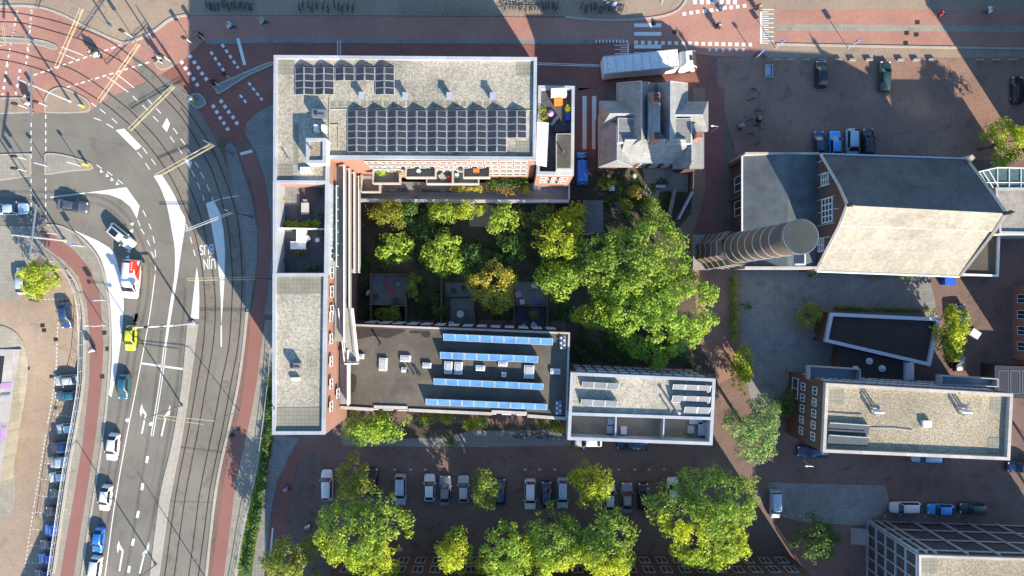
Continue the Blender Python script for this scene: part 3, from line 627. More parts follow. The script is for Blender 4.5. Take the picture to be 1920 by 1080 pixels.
# east facade: access galleries
XE = P(614.5, 0, ZR).x; XG = -21.56
ytop = P(0, 303, ZR).y
gal = [(13.5, 640), (10.7, 622), (7.9, 512), (5.1, 512)]
for i, (z, yb) in enumerate(gal):
    y1 = ytop - .0; y0 = P(0, yb, z).y if i < 2 else P(0, 512, z).y
    g = MB().box(XE, y0, z, XG, y1, z+.22).build('gallery', X['conc'], apt)
    MB().box(XG-.06, y0, z+.22, XG, y1, z+1.15).build('railing_infill', X['conc'], g)
    r = MB(); r.box(XG-.10, y0, z+1.15, XG+.04, y1, z+1.27); r.box(XG-.12, y0, z+.22, XG+.04, y0+.12, z+1.15)
    r.build('railing', X['whitem'], g)
    # doors and windows behind each gallery
    windows(apt, (XE, y0+2), (XE, y1-2), [z+.9], max(3, int((y1-y0)/3.2)), 1.5, 1.4)
windows(apt, (XE, P(0, 790, 14).y), (XE, P(0, 560, 14).y), [14.9], 5, 1.3, 1.2)
windows(apt, (XE, P(0, 770, 11).y), (XE, P(0, 700, 11).y), [11.5], 1, 1.3, 1.3)
# glazed rail of the roof terraces
gr = MB()
ya, yb = P(0, 350, 14).y, P(0, 500, 14).y
for i in range(8):
    y = ya + (yb-ya)*i/7; gr.box(XE+.55, y-.05, 13.85, XE+.63, y+.05, 15.1)
gr.box(XE+.55, yb, 15.1, XE+.65, ya, 15.18); gr.build('terrace_railing', X['whitem'], apt)
MB().box(XE+.57, yb, 13.9, XE+.60, ya, 15.05).build('glass_balustrade', X['glassT'], apt)
# stair flight beside the galleries
st = MB()
a_, b_ = P(650, 582, 13.5), P(661, 672, 11.2)
for i in range(12):
    t = i/11; p = a_.lerp(b_, t); st.obox(p, 0, .75, .33, p.z-.3, p.z)
s_ = st.build('outside_stair', X['conc'], apt)
rl = MB()
for dx in (-.85, .85): rl.tube([a_ + Vector((dx, .3, 1.0)), b_ + Vector((dx, -.3, 1.0))], .07); rl.tube([a_ + Vector((dx, .3, .1)), b_ + Vector((dx, -.3, .1))], .06)
rl.box(b_.x-.85, b_.y-.7, 11.1, b_.x+.85, b_.y-.55, 12.3); rl.build('stair_railing', X['whitem'], s_)
# lower gallery strip south of the stair, white trims
MB().box(XG-.3, P(0, 758, 11).y, 10.9, XG-.12, P(0, 655, 11).y, 12.0).build('railing', X['whitem'], apt)
MB().box(XE, P(0, 758, 11).y, 10.6, XG-.12, P(0, 655, 11).y, 10.9).build('gallery', X['conc'], apt)
# south facade of the bar with balconies
YS = P(0, 300, ZR).y; xs0 = P(690, 0, ZR).x; xs1 = P(1003, 0, ZR).x
windows(apt, (XG+2, YS), (xs1, YS), [14.6, 11.6], 11, 1.7, 1.5)
windows(apt, (XG+2, YS), (xs1, YS), [8.5, 5.4], 11, 1.9, 1.7)
def balcony(x0, x1, yb, z, kind=0):
    # px extents at rail height; projects from the facade
    k = (HC - z - 1.1) / FP; X0 = (x0-960)*k; X1 = (x1-960)*k; Y0 = (540-yb)*k
    g = MB().box(X0, Y0, z-.2, X1, YS, z).build('balcony', X['conc'], apt)
    r = MB().box(X0, Y0, z, X1, Y0+.14, z+1.1).box(X0, Y0+.14, z, X0+.14, YS, z+1.1).box(X1-.14, Y0+.14, z, X1, YS, z+1.1).build('railing', X['cream'], g)
    return (X0, X1, Y0)
BAL = [balcony(698, 750, 344, 8.2), balcony(760, 817, 333, 11.2), balcony(799, 849, 345, 8.2), balcony(849, 898, 345, 8.2), balcony(868, 919, 333, 11.2), balcony(676, 712, 360, 5.2)]
# windows on the hidden west, north and south sides
def P2(a, b): return px([a, b], ZR)
A, B = P2((510, 815), (513, 103)); windows(apt, A, B, [2, 5.2, 8.4, 11.6], 14, 1.7, 1.5, side=-1)
# podium deck south of the bar
deck = thing('podium_deck', 'raised paved garden deck along the south side of the L-shaped apartment building', 'terrace', P(870, 360, 0))
k3 = 3.0
MB().prism(px([(672, 340), (1068, 345), (1068, 378), (672, 373)], k3), 0, k3).build('base', X['conc'], deck)
MB().sheet(px([(674, 341), (1066, 346), (1066, 372), (674, 367)], k3), k3+.02).build('paving', X['walkdk'], deck)
MB().wallstrip(px([(672, 375), (870, 377), (1067, 377)], 3.9), .42, 3, 3.9).build('parapet', X['parapet'], deck)
MB().wallstrip(px([(684, 357), (700, 357)], 3.3), .2, 3, 3.5).wallstrip(px([(724, 356), (765, 356)], 3.3), .3, 3, 3.5).wallstrip(px([(778, 357), (845, 357)], 3.3), .3, 3, 3.4).build('planter', X['dark'], deck)
MB().wallstrip(px([(1067, 340), (1067, 374)], 3.9), .25, 3, 3.9).build('end_wall', X['ltgrey'], deck)
# ---------- terrace block at the east end
tb, q = block('terrace_block', 'small brick block with planted roof terrace at the east end of the L-shaped building', 'building', [(1003, 160), (1078, 161), (1076, 328), (1000, 327)], 14.0)
MB().prism(px([(1009, 160), (1078, 161), (1076, 328), (1006, 327)], 14), 0, 12.9).build('wall', X['brick'], tb)
MB().sheet(px([(1010, 164), (1073, 165), (1071, 322), (1007, 322)], 13), 12.93).build('terrace_floor', X['dkslate_shade'], tb)
MB().ring(px([(1009, 160), (1078, 161), (1076, 328), (1006, 327)], 14), .40, 12.85, 14.0).build('parapet', X['parapet'], tb)
MB().prism(px([(1007, 228), (1029, 230), (1025, 312), (1005, 308)], 15.6), 15.2, 15.6, bottom=True).build('awning', X['whitem'], tb)
o = MB().prism(px([(1043, 250), (1074, 250), (1074, 318), (1043, 318)], 15.4), 12.9, 15.3).build('roof_room', X['cream'], tb)
MB().sheet(px([(1045, 252), (1071, 252), (1070, 315), (1045, 315)], 15.4), 15.33).build('flat_roof', X['bitumen'], o)
MB().prism(px([(1040, 233), (1060, 233), (1060, 248), (1040, 248)], 14), 12.9, 14.2).build('rooflight_box', X['dark'], tb)
windows(tb, px([(1006, 327)], 14)[0], px([(1076, 328)], 14)[0], [10.4, 7.4], 3, 1.6, 1.5)
# ---------- row with dark bitumen roof
ro, q = block('terraced_row', 'low row building with dark bitumen roof carrying rows of bright blue solar panels', 'building', [(640, 610), (1068, 625), (1062, 783), (636, 765)], 10.0)
so_ = [(632, 609), (1068, 625), (1063, 783), (1050, 784), (989, 781), (989, 774), (921, 772), (921, 776), (765, 770), (765, 764), (700, 762), (700, 767), (637, 764), (632, 765)]
MB().prism(px(so_, 10), 0, 9.75).build('wall', X['dkbrick'], ro)
MB().sheet(px([(634, 612), (1066, 627), (1061, 779), (990, 777), (985, 771), (765, 764), (634, 759)], 10), 9.79).build('roof', X['bitumen'], ro)
cn = MB(); cn.wallstrip(px([(650, 609), (1067, 625), (1062, 784)], 10), .26, 9.5, 10.05)
for a, b in (((637, 764), (699, 768)), ((701, 763), (764, 765)), ((766, 769), (922, 776)), ((922, 772), (988, 775)), ((989, 780), (1062, 785))): cn.wallstrip(px([a, b], 10), .42, 9.3, 10.0)
cn.build('cornice', X['cream'], ro)
windows(ro, px([(640, 770)], 10)[0], px([(1060, 786)], 10)[0], [6.6, 3.6], 14, 1.3, 1.4)
windows(ro, px([(1060, 620)], 10)[0], px([(662, 606)], 10)[0], [6.6, 3.6], 14, 1.3, 1.4)
def skylight(parent_z, x, y, wx, wy, lab, ang=-.04, m='skyl'):
    c = P(x, y, parent_z); k = (HC - parent_z) / FP
    t = thing('rooflight', lab, 'rooflight', (c.x, c.y, parent_z), 'rooflights on the dark bitumen roof')
    f = MB(); f.obox(c, ang, wx*k/2, wy*k/2, parent_z, parent_z+.35); f.build('frame', X['whitem'], t)
    MB().obox(c, ang, wx*k/2-.16, wy*k/2-.16, parent_z+.35, parent_z+.42).build('pane', X[m], t)
SK = [(675,668,16,9,'small wide rooflight at the west end of the dark roof beside the outside stair'),(719,683,15,24,'tall rooflight in the open west half of the dark roof'),(761,672,19,12,'wide rooflight in line between the tall west rooflight and the panels'),(758,693,9,9,'tiny square rooflight beside the row of black vent pipes'),
      (801,685,16,10,'tilted rooflight just west of the second blue panel row'),(841,689,15,23,'western one of the twin tall rooflights below the second blue panel row'),(860,690,15,23,'eastern one of the twin tall rooflights below the second blue panel row'),(901,690,17,10,'wide low rooflight right of the twin tall rooflights'),(943,682,17,9,'wide rooflight touching the second blue panel row'),
      (945,702,9,9,'tiny square rooflight between the second and third blue panel rows'),(992,697,19,24,'large tall rooflight at the east end of the second blue panel row'),(1041,696,18,10,'lone wide rooflight in the dark east strip of the bitumen roof')]
for s in SK: skylight(9.8, *s)
def vent(x, y, z, h, r, lab, m='dark', grp=None):
    c = P(x, y, z); t = MB().cyl(c.x, c.y, z, z+h, r, r, 8).cyl(c.x, c.y, z+h, z+h+.12, r*1.5, r*1.5, 8).build('vent_pipe', X[m]); tag(t, lab, 'vent pipe', grp)
for i, (x, y) in enumerate([(765, 697), (776, 700), (783, 700), (788, 702)]): vent(x, y, 9.8, .7, .09, '%s black vent pipe from the west in the short row on the dark roof' % ORD[i], grp='vent pipes in a row on the dark roof')
vent(714, 644, 9.8, 1.0, .12, 'lone vent pipe with a long shadow near the north edge of the dark roof')
def panelrow(x0, y0, x1, y1, n, dep, z, lab, m='bluepanel', tilt=.9, grp=None, gap=.06):
    a = P(x0, y0, z+.5); b = P(x1, y1, z+.5); d = b - a; L = d.length; d.normalize(); q = Vector((-d.y, d.x, 0))
    k = (HC - z) / FP; D = dep * k
    t = thing('solar_panel_row', lab, 'solar panels', ((a.x+b.x)/2, (a.y+b.y)/2, z), grp)
    for i in range(n):
        A = a + d * (L*i/n + gap/2); B = a + d * (L*(i+1)/n - gap/2); lo = z + .18; hi = z + .18 + tilt
        A.z = B.z = 0; v = []
        for p, s, h in ((A, -1, lo), (B, -1, lo), (B, 1, hi), (A, 1, hi)):
            r = p + q * s * D/2; v.append((r.x, r.y, h))
        v2 = [(x, y, h-.06) for x, y, h in v]
        pnl = MB().add(v + v2, [(0,1,2,3), (4,7,6,5), (0,4,5,1), (1,5,6,2), (2,6,7,3), (3,7,4,0)]).build('solar_panel', X['alu'], t)
        c = [Vector(p) for p in v]; m4 = sum(c, Vector())/4
        g = []
        for p in c:
            e = p - m4; f = 1 - .09/ (e.length); r = m4 + e*(1-.055); g.append((r.x, r.y, r.z+.015))
        MB().add(g, [(0,1,2,3)]).build('cells', X[m], pnl)
    f = MB(); a.z = b.z = 0
    for i in range(n+1):
        p = a + d * (L*min(max(i/n, .02), .98)) + q*D/2*.92; f.tube([(p.x, p.y, z), (p.x, p.y, z+.12+tilt*.92)], .04, 5)
    f.build('support_frame', X['dark'], t); 
    bk = MB(); A = a + q*D/2*.98; B = b + q*D/2*.98; bk.add([(A.x, A.y, z+.05), (B.x, B.y, z+.05), (B.x, B.y, z+.05+tilt), (A.x, A.y, z+.05+tilt)], [(0,1,2,3)]).build('wind_plate', X['dark'], t)
    return t
G_ = 'rows of bright blue solar panels on the dark roof'
panelrow(831, 632, 1037, 641, 9, 13.5, 9.8, 'northernmost row of bright blue solar panels on the dark roof', grp=G_)
panelrow(825, 666, 1009, 674, 8, 13.5, 9.8, 'second row from the north of blue solar panels, above the twin tall rooflights', grp=G_)
panelrow(813, 715, 1019, 725, 9, 13.5, 9.8, 'third row from the north of blue solar panels, below the tall rooflights', grp=G_)
panelrow(798, 753, 1026, 763, 10, 13.5, 9.8, 'southernmost and longest row of blue solar panels, along the street edge of the dark roof', grp=G_)
for x, y, l in ((1055, 642, 'north'), (1047, 764, 'south')):
    c = P(x, y, 9.8); t = thing('vent_block', 'grey roof vent block with white cowls at the %s-east corner of the dark roof' % l, 'vent block', (c.x, c.y, 9.8))
    MB().box(c.x-.45, c.y-.95, 9.8, c.x+.45, c.y+.95, 10.0).build('base', X['grey'], t)
    for i in range(5): MB().cyl(c.x-.22+.42*(i%2), c.y-.7+i*.34, 10.0, 10.35, .13, .13, 8).build('cowl', X['whitem'], t)
# ---------- white-rimmed house block with roof terraces
hb, q = block('house_block', 'long brick house block with white rimmed gravel roof and three sunken roof terraces', 'building', [(1070, 698), (1342, 710), (1336, 835), (1064, 825)], 12.0)
ho = [(1070, 698), (1342, 710), (1336, 835), (1064, 825)]
MB().prism(px(ho, 12), 0, 9.6).build('wall', X['dkbrick'], hb)
MB().prism(px([(1070, 698), (1342, 710), (1339, 783), (1066, 774)], 12), 9.6, 11.5).build('top_storey_wall', X['dkbrick'], hb)
MB().sheet(px([(1073, 702), (1338, 714), (1336, 781), (1069, 773)], 12), 11.55).build('roof', X['gravel'], hb)
pr = MB(); pr.ring(px(ho, 12), .42, 9.6, 12.0); pr.wallstrip(px([(1069, 776), (1337, 785)], 12), .40, 9.65, 12.01)
pr.build('parapet', X['parapet'], hb)
MB().sheet(px([(1068, 778), (1336, 787), (1333, 832), (1066, 822)], 12), 9.66).build('terrace_floor', X['wood'], hb)
MB().wallstrip(px([(1155, 781), (1154, 824)], 11.5), .16, 9.67, 11.6).build('terrace_screen', X['ltgrey'], hb)
MB().wallstrip(px([(1245, 784), (1243, 828)], 11.5), .16, 9.67, 11.6).build('terrace_screen', X['ltgrey'], hb)
windows(hb, px([(1342, 710)], 12)[0], px([(1070, 698)], 12)[0], [9.3, 6.4, 3.4], 12, 1.1, 1.1)
windows(hb, px([(1064, 825)], 12)[0], px([(1336, 835)], 12)[0], [6.4, 3.4], 10, 1.2, 1.4)
G_ = 'grey solar panel rows on the white rimmed gravel roof'
panelrow(1091, 721, 1161, 725, 3, 12.5, 11.55, 'upper short row of three grey solar panels west on the white rimmed roof', 'greypanel', .6, G_)
panelrow(1089, 754, 1158, 758, 3, 12.5, 11.55, 'lower short row of three grey solar panels west on the white rimmed roof', 'greypanel', .6, G_)
panelrow(1261, 727, 1333, 730, 3, 14, 11.55, 'top row of three grey solar panels in the east corner of the white rimmed roof', 'greypanel', .6, G_)
panelrow(1260, 748, 1332, 751, 3, 14, 11.55, 'middle row of three grey solar panels in the east corner of the white rimmed roof', 'greypanel', .6, G_)
panelrow(1283, 769, 1332, 771, 2, 14, 11.55, 'bottom pair of grey solar panels in the east corner of the white rimmed roof', 'greypanel', .6, G_)
vent(1267, 770, 11.55, 1.9, .14, 'tall pale flue pipe throwing a long shadow on the white rimmed gravel roof', 'ltgrey')
vent(1254, 767, 11.55, 1.0, .10, 'short flue pipe beside the tall one on the white rimmed gravel roof', 'grey')
# ---------- south-east block with cream parapet
cb, q = block('cream_rimmed_block', 'brick apartment block with brown gravel roof and cream parapet above the dark street', 'building', [(1548, 718), (1899, 738), (1893, 863), (1542, 848)], 12.0)
co = [(1548, 718), (1899, 738), (1893, 863), (1542, 848)]
MB().prism(px(co, 12), 0, 11.4).build('wall', X['dkbrick'], cb)
MB().sheet(px([(1552, 723), (1894, 742), (1889, 858), (1547, 843)], 12), 11.46).build('roof', X['gravelb'], cb)
MB().ring(px(co, 12), .42, 11.4, 12.1).build('parapet', X['cream'], cb)
for q_ in ([(1553, 731), (1583, 732), (1583, 757), (1553, 755)], [(1857, 745), (1886, 747), (1885, 771), (1857, 769)], [(1853, 820), (1882, 821), (1881, 851), (1852, 850)]): MB().sheet(px(q_, 11.5), 11.49).build('roof_paver', X['paver'], cb)
W0, W1 = px([(1548, 718)], 12)[0], px([(1542, 848)], 12)[0]
windows(cb, W0, W1, [8.4, 4.6], 5, 1.1, 1.3, margin=.7); windows(cb, W0, W0.lerp(W1, .45), [1.6], 1, 3.0, 2.0)
windows(cb, px([(1899, 738)], 12)[0], W0, [8.4, 5.4, 2.4], 13, 1.4, 1.3)
windows(cb, W1, px([(1893, 863)], 12)[0], [8.4, 5.4, 2.4], 13, 1.4, 1.3)
for (x0, x1, y0, y1) in ((1518, 1614, 686, 712), (1765, 1872, 704, 722)):
    g = MB().prism(px([(x0, y0), (x1, y0+6), (x1, y1+4), (x0, y1)], 7.2), 5.8, 6.0, bottom=True).build('access_balcony', X['grey'], cb)
    MB().ring(px([(x0, y0), (x1, y0+6), (x1, y1+4), (x0, y1)], 7.2), .12, 6.0, 7.2).build('railing', X['ltgrey'], g)
def solar_flat(x0, y0, x1, y1, lab):
    z = 11.48; t = thing('solar_collector', lab, 'solar collector', P((x0+x1)/2, (y0+y1)/2, z), 'dark ridged solar collectors')
    q = px([(x0, y1), (x1, y1+3), (x1, y0+5), (x0, y0)], z)
    MB().add([(q[0].x, q[0].y, z+.12), (q[1].x, q[1].y, z+.12), (q[2].x, q[2].y, z+.55), (q[3].x, q[3].y, z+.55), (q[0].x, q[0].y, z+.02), (q[1].x, q[1].y, z+.02), (q[2].x, q[2].y, z+.02), (q[3].x, q[3].y, z+.02)], [(0,1,2,3), (3,2,6,7), (0,3,7,4), (1,5,6,2)]).build('collector_panel', X['matt'], t)
    MB().tube([(q[3].x, q[3].y+.05, z+.8), (q[2].x, q[2].y+.05, z+.8)], .07).build('header_pipe', X['ltgrey'], t)
solar_flat(1551, 791, 1627, 812, 'upper one of the two dark solar collectors on the cream rimmed roof')
solar_flat(1550, 814, 1626, 833, 'lower one of the two dark solar collectors on the cream rimmed roof')
def flues(x, y, lab):
    z = 11.46; c = P(x, y, z); t = thing('flue_cluster', lab, 'flues', c, 'flue clusters on the cream rimmed roof')
    for dx, dy, h in ((0, 0, 1.3), (.4, .5, 1.6), (-.3, .9, 1.1), (.25, 1.3, 1.3)): MB().tube([(c.x+dx, c.y+dy, z), (c.x+dx, c.y+dy, z+h), (c.x+dx+.35, c.y+dy+.05, z+h+.15)], .12, 8).build('flue', X['ltgrey'], t)
    MB().obox((c.x+.7, c.y+.1), .05, .75, .12, z+.3, z+.55).build('duct', X['whitem'], t)
flues(1634, 775, 'western cluster of silver flues on the cream rimmed roof'); flues(1798, 775, 'eastern cluster of silver flues on the cream rimmed roof')
c = P(1735, 794, 11.5); o = MB().box(c.x-.55, c.y-.45, 11.46, c.x+.55, c.y+.45, 12.0).build('roof_hatch', X['whitem']); tag(o, 'small white square hatch alone in the middle of the cream rimmed roof', 'hatch')
o = MB().tube([P(1629, 803, 11.6), P(1680, 804, 11.6), P(1712, 808, 11.6)], .05).build('roof_pipe', X['cream']); tag(o, 'thin pale pipe running over the gravel from the dark collectors', 'pipe')
# ---------- villa with many slate gables
vi = thing('villa', 'old villa with a cluster of steep zinc grey gabled roofs and brick chimneys', 'villa', P(1225, 240, 0))
MB().prism(px([(1127, 205), (1160, 200), (1160, 180), (1284, 180), (1284, 200), (1320, 206), (1316, 310), (1286, 310), (1284, 300), (1166, 300), (1162, 310), (1127, 310)], 6.6), 0, 6.5).build('wall', X['dkbrick'], vi)
def gable_ns(x0, xr, x1, y0, yr0, yr1, y1, ze, zr, m='zincroof'):
    a0, a1, b0, b1 = P(x0, y0, ze), P(x0, y1, ze), P(x1, y0, ze), P(x1, y1, ze); r0, r1 = P(xr, yr0, zr), P(xr, yr1, zr)
    zb = ze - .5; dn = [Vector((p.x, p.y, zb)) for p in (a0, a1, b0, b1)]
    return MB().add([a0, a1, b0, b1, r0, r1] + dn, [(0,1,5,4), (2,4,5,3), (0,4,2), (1,3,5), (0,6,7,1), (2,3,9,8), (1,7,9,3), (0,2,8,6)]).build('roof', X[m], vi)
def gable_ew(y0, yr, y1, x0, xr0, xr1, x1, ze, zr, m='zincroof'):
    a0, a1, b0, b1 = P(x0, y0, ze), P(x1, y0, ze), P(x0, y1, ze), P(x1, y1, ze); r0, r1 = P(xr0, yr, zr), P(xr1, yr, zr)
    zb = ze - .5; dn = [Vector((p.x, p.y, zb)) for p in (a0, a1, b0, b1)]
    return MB().add([a0, a1, b0, b1, r0, r1] + dn, [(0,4,5,1), (2,3,5,4), (0,2,4), (1,5,3), (0,1,7,6), (2,8,9,3), (0,6,8,2), (1,3,9,7)]).build('roof', X[m], vi)
gable_ns(1157, 1203, 1232, 156, 152, 262, 290, 7.0, 11.4); gable_ns(1229, 1257, 1289, 156, 152, 262, 290, 7.0, 11.4)
gable_ew(190, 213, 244, 1124, 1143, 1198, 1203, 7.05, 10.2); gable_ew(190, 215, 246, 1258, 1263, 1318, 1327, 7.05, 10.2)
gable_ns(1123, 1157, 1186, 216, 236, 300, 313, 6.9, 9.8); gable_ns(1262, 1297, 1319, 218, 236, 303, 316, 6.9, 9.8)
gable_ew(236, 262, 305, 1160, 1172, 1285, 1294, 6.95, 10.6)
for q in ([(1159, 221), (1192, 222), (1192, 268), (1159, 268)], [(1263, 222), (1297, 222), (1297, 270), (1263, 270)]):
    o = MB().prism(px(q, 10), 6.5, 10.0).build('flat_roof_box', X['whitem'], vi); MB().sheet(px([(q[0][0]+1.5, q[0][1]+1.5), (q[1][0]-1.5, q[1][1]+1.5), (q[2][0]-1.5, q[2][1]-1.5), (q[3][0]+1.5, q[3][1]-1.5)], 10), 10.03).build('flat_roof', X['walkdk'], o)
o = MB().prism(px([(1216, 173), (1238, 173), (1238, 263), (1216, 263)], 11.5), 7, 11.5).build('lantern_box', X['zincroof'], vi)
for a, b, cc, d in ((1225, 173, 1238, 192), (1226, 247, 1238, 262)):
    o = MB().prism(px([(a, b), (cc, b), (cc, d), (a, d)], 13), 8, 13).build('chimney', X['brick'], vi)
    q0, q1 = P(a, d, 13), P(cc, b, 13)
    for i in range(4): MB().cyl(q0.x + (q1.x-q0.x)*(.3+.4*(i%2)), q0.y + (q1.y-q0.y)*(.3+.4*(i//2)), 13, 13.35, .13, .1, 8).build('chimney_pot', X['dark'], o)
o = MB().prism(px([(1306, 247), (1319, 247), (1319, 258), (1306, 258)], 11), 7, 11).build('chimney', X['brick'], vi)
rg = MB()
for a, b in (((1203, 152, 11.45), (1203, 262, 11.45)), ((1257, 152, 11.45), (1257, 262, 11.45)), ((1143, 213, 10.25), (1198, 213, 10.25)), ((1263, 215, 10.25), (1318, 215, 10.25)), ((1157, 236, 9.85), (1157, 300, 9.85)), ((1297, 236, 9.85), (1297, 303, 9.85)), ((1172, 262, 10.65), (1285, 262, 10.65)),
             ((1123, 216, 7), (1123, 313, 7)), ((1157, 156, 7.1), (1157, 190, 7.1)), ((1289, 156, 7.1), (1289, 190, 7.1)), ((1327, 190, 7.1), (1327, 246, 7.1)), ((1124, 190, 7.1), (1157, 190, 7.1)), ((1160, 305, 7), (1294, 305, 7)), ((1319, 250, 7), (1319, 316, 7)), ((1123, 313, 7), (1157, 300, 9.8)), ((1186, 313, 7), (1157, 300, 9.8)), ((1157, 156, 7.05), (1203, 152, 11.45)), ((1289, 156, 7.05), (1257, 152, 11.45))):
    rg.tube([P(*a), P(*b)], .07, 5)
rg.build('ridge_flashing', X['ltgrey'], vi)
windows(vi, px([(1166, 300)], 6.6)[0], px([(1284, 300)], 6.6)[0], [3.6, 1.0], 4, 1.0, 1.7)
# ---------- old pumping hall: stepped gable roof
hl = thing('brick_hall', 'big old brick hall with pale stepped slate roof and white gridded gable windows', 'building', P(1690, 410, 0))
WP = [P(1540, 290, 7.6), P(1575, 350, 13), P(1590, 385, 15.1), P(1575, 423, 13), P(1530, 507, 6.2)]
EP = [P(1815, 299, 7.6), P(1853, 368, 13), P(1884, 400, 15.1), P(1865, 434, 13), P(1800, 517, 6.2)]
xw = P(1540, 290, 7.6).x
WP = [Vector((xw + .0, p.y, p.z)) for p in WP]; xe_ = P(1884, 400, 15.1).x; EP = [Vector((xe_, p.y, p.z)) for p in EP]
rn = MB().add([WP[0], WP[1], EP[1], EP[0]], [(0,3,2,1)]).add([WP[1], WP[2], EP[2], EP[1]], [(0,3,2,1)]).build('north_roof', X['dkslate_shade'], hl)  # north slopes use a darker slate than the south, shade put into the colour
up = Vector((0, 0, .35))
r2 = MB().add([WP[2], WP[3], EP[3], EP[2]], [(0,1,2,3)][:1]).build('upper_south_roof', X['paleroof'], hl)
MB().add([WP[3] - up, WP[4], EP[4], EP[3] - up], [(0,1,2,3)]).build('lower_south_roof', X['paleroof'], hl)
MB().add([WP[3], WP[3]-up, EP[3]-up, EP[3]], [(0,1,2,3)]).build('roof_step', X['whitem'], hl)
def gablewall(Q, nm, rev):
    v = [Vector((Q[0].x, Q[0].y, 0))] + Q + [Vector((Q[-1].x, Q[-1].y, 0))]
    f = tuple(range(len(v))); MB().add(v, [f[::-1] if rev else f]).build(nm, X['dkbrick'], hl)
gablewall(WP, 'gable_wall', False); gablewall(EP, 'gable_wall', True)
MB().add([(WP[0].x, WP[0].y, 0), (EP[0].x, EP[0].y, 0), EP[0], WP[0]], [(0,3,2,1)]).add([(WP[4].x, WP[4].y, 0), (EP[4].x, EP[4].y, 0), EP[4], WP[4]], [(0,1,2,3)]).build('side_wall', X['dkbrick'], hl)
cp = MB()
for Q, sx in ((WP, -.12), (EP, .12)):
    for a, b in zip(Q[:-1], Q[1:]): 
        A = a + Vector((sx, 0, .1)); B = b + Vector((sx, 0, .1)); cp.tube([A, B], .24, 4)
cp.build('gable_coping', X['cream'], hl)
MB().tube([WP[0] + Vector((0, .1, 0)), EP[0] + Vector((0, .1, 0))], .16, 5).build('gutter', X['ltgrey'], hl); MB().tube([WP[4] + Vector((0, -.1, 0)), EP[4] + Vector((0, -.1, 0))], .16, 5).build('gutter', X['whitem'], hl)
for Q in (WP, EP): MB().cyl(Q[2].x, Q[2].y, 15.1, 16.9, .28, .05, 8).ball((Q[2].x, Q[2].y, 16.1), .32, .32, .32).build('finial', X['dark'], hl)
MB().cyl(EP[0].x, EP[0].y, 6.5, 8.9, .45, .45, 4).build('corner_pinnacle', X['cream'], hl)
# gable windows on the west wall: centre large, two small
def gwin(y, z, wy, hz, nx, nz):
    x = WP[0].x; f = MB()
    for i in range(nx+1): yy = y - wy/2 + wy*i/nx; f.box(x-.14, yy-.07, z, x, yy+.07, z+hz)
    for i in range(nz+1): zz = z + hz*i/nz; f.box(x-.15, y-wy/2, zz-.07, x, y+wy/2, zz+.07)
    w_ = f.build('window', X['whitem'], hl); MB().box(x-.06, y-wy/2, z, x+.01, y+wy/2, z+hz).build('pane', X['glass'], w_)
ym = WP[2].y
gwin(ym, 8.0, 3.2, 3.0, 4, 3); gwin(ym+4.3, 7.8, 1.6, 2.0, 2, 3); gwin(ym-4.6, 6.8, 1.8, 1.6, 2, 3)
ps = MB()
for i in range(9):
    y = WP[4].y + (WP[0].y-WP[4].y)*(i+.5)/9; ps.box(WP[0].x-.05, y-.07, 6.3, WP[0].x-.01, y+.07, 7.9 + min(i, 8-i)*1.2)
ps.build('wall_anchor_strips', X['cream'], hl)
# flat annex at the south-east corner of the hall
ax, q = block('flat_annex', 'triangular flat brown roofed annex with white edge east of the pale hall roof', 'annex', [(1857, 432), (1875, 434), (1872, 519), (1803, 516)], 4.6)
qa = px([(1820, 432), (1875, 434), (1872, 519), (1790, 516)], 4.6); MB().prism(qa, 0, 4.3).build('wall', X['dkbrick'], ax); MB().ring(qa, .3, 4.3, 4.7).build('roof_edge', X['whitem'], ax); MB().sheet(px([(1821, 434), (1871, 436), (1868, 515), (1792, 514)], 4.6), 4.36).build('roof', X['bitumen'], ax)
# slate wing west of the hall
sw, q = block('slate_wing', 'low wing with ribbed grey slate roof between the round chimney and the brick hall', 'building', [(1397, 292), (1535, 288), (1535, 500), (1388, 497)], 6.0)
xw0, xw1, xrd = P(1395, 0, 5.6).x, WP[0].x + .02, P(1477, 0, 7.2).x
y1, y0 = P(0, 292, 6).y, P(0, 500, 6).y
MB().box(xw0, y0, 0, xw1, y1, 5.5).build('wall', X['dkbrick'], sw)
MB().add([(xw0-.2, y0, 5.6), (xrd, y0, 7.2), (xrd, y1, 7.2), (xw0-.2, y1, 5.6), (xw1, y0, 6.4), (xw1, y1, 6.4)], [(0,1,2,3), (1,4,5,2)]).add([(xw0, y0, 5.5), (xw1, y0, 5.5), (xw1, y0, 6.4), (xrd, y0, 7.2), (xw0, y0, 5.6)], [(0,1,2,3,4)]).add([(xw0, y1, 5.5), (xw1, y1, 5.5), (xw1, y1, 6.4), (xrd, y1, 7.2), (xw0, y1, 5.6)], [(4,3,2,1,0)]).build('roof', X['slate'], sw)
MB().box(xw0-.4, y0, 5.5, xw0-.2, y1, 5.75).build('gutter', X['whitem'], sw)
MB().box(xw0-.3, y0-.35, 0, xw1, y0, 6.9).build('parapet_wall', X['cream'], sw); MB().box(xw0-.3, y1, 0, xw1, y1+.3, 7.0).build('parapet_wall', X['cream'], sw)
windows(sw, (xw0, y1-1), (xw0, y0+6), [1.6], 2, 2.2, 3.2, side=1)
for i in range(3): MB().box(xw0-.45, y1-.6-i*5.2, 0, xw0, y1-.1-i*5.2, 5.4).build('wall_pier', X['dkbrick'], sw)
c0, c1 = P(1484, 497, 7.2), P(1512, 472, 7.2); o = MB().box(c0.x, c0.y, 6.2, c1.x, c1.y, 7.0).build('roof_light', X['whitem'], sw); MB().box(c0.x+.2, c0.y+.2, 7.0, c1.x-.2, c1.y-.2, 7.04).build('pane', X['glass'], o)
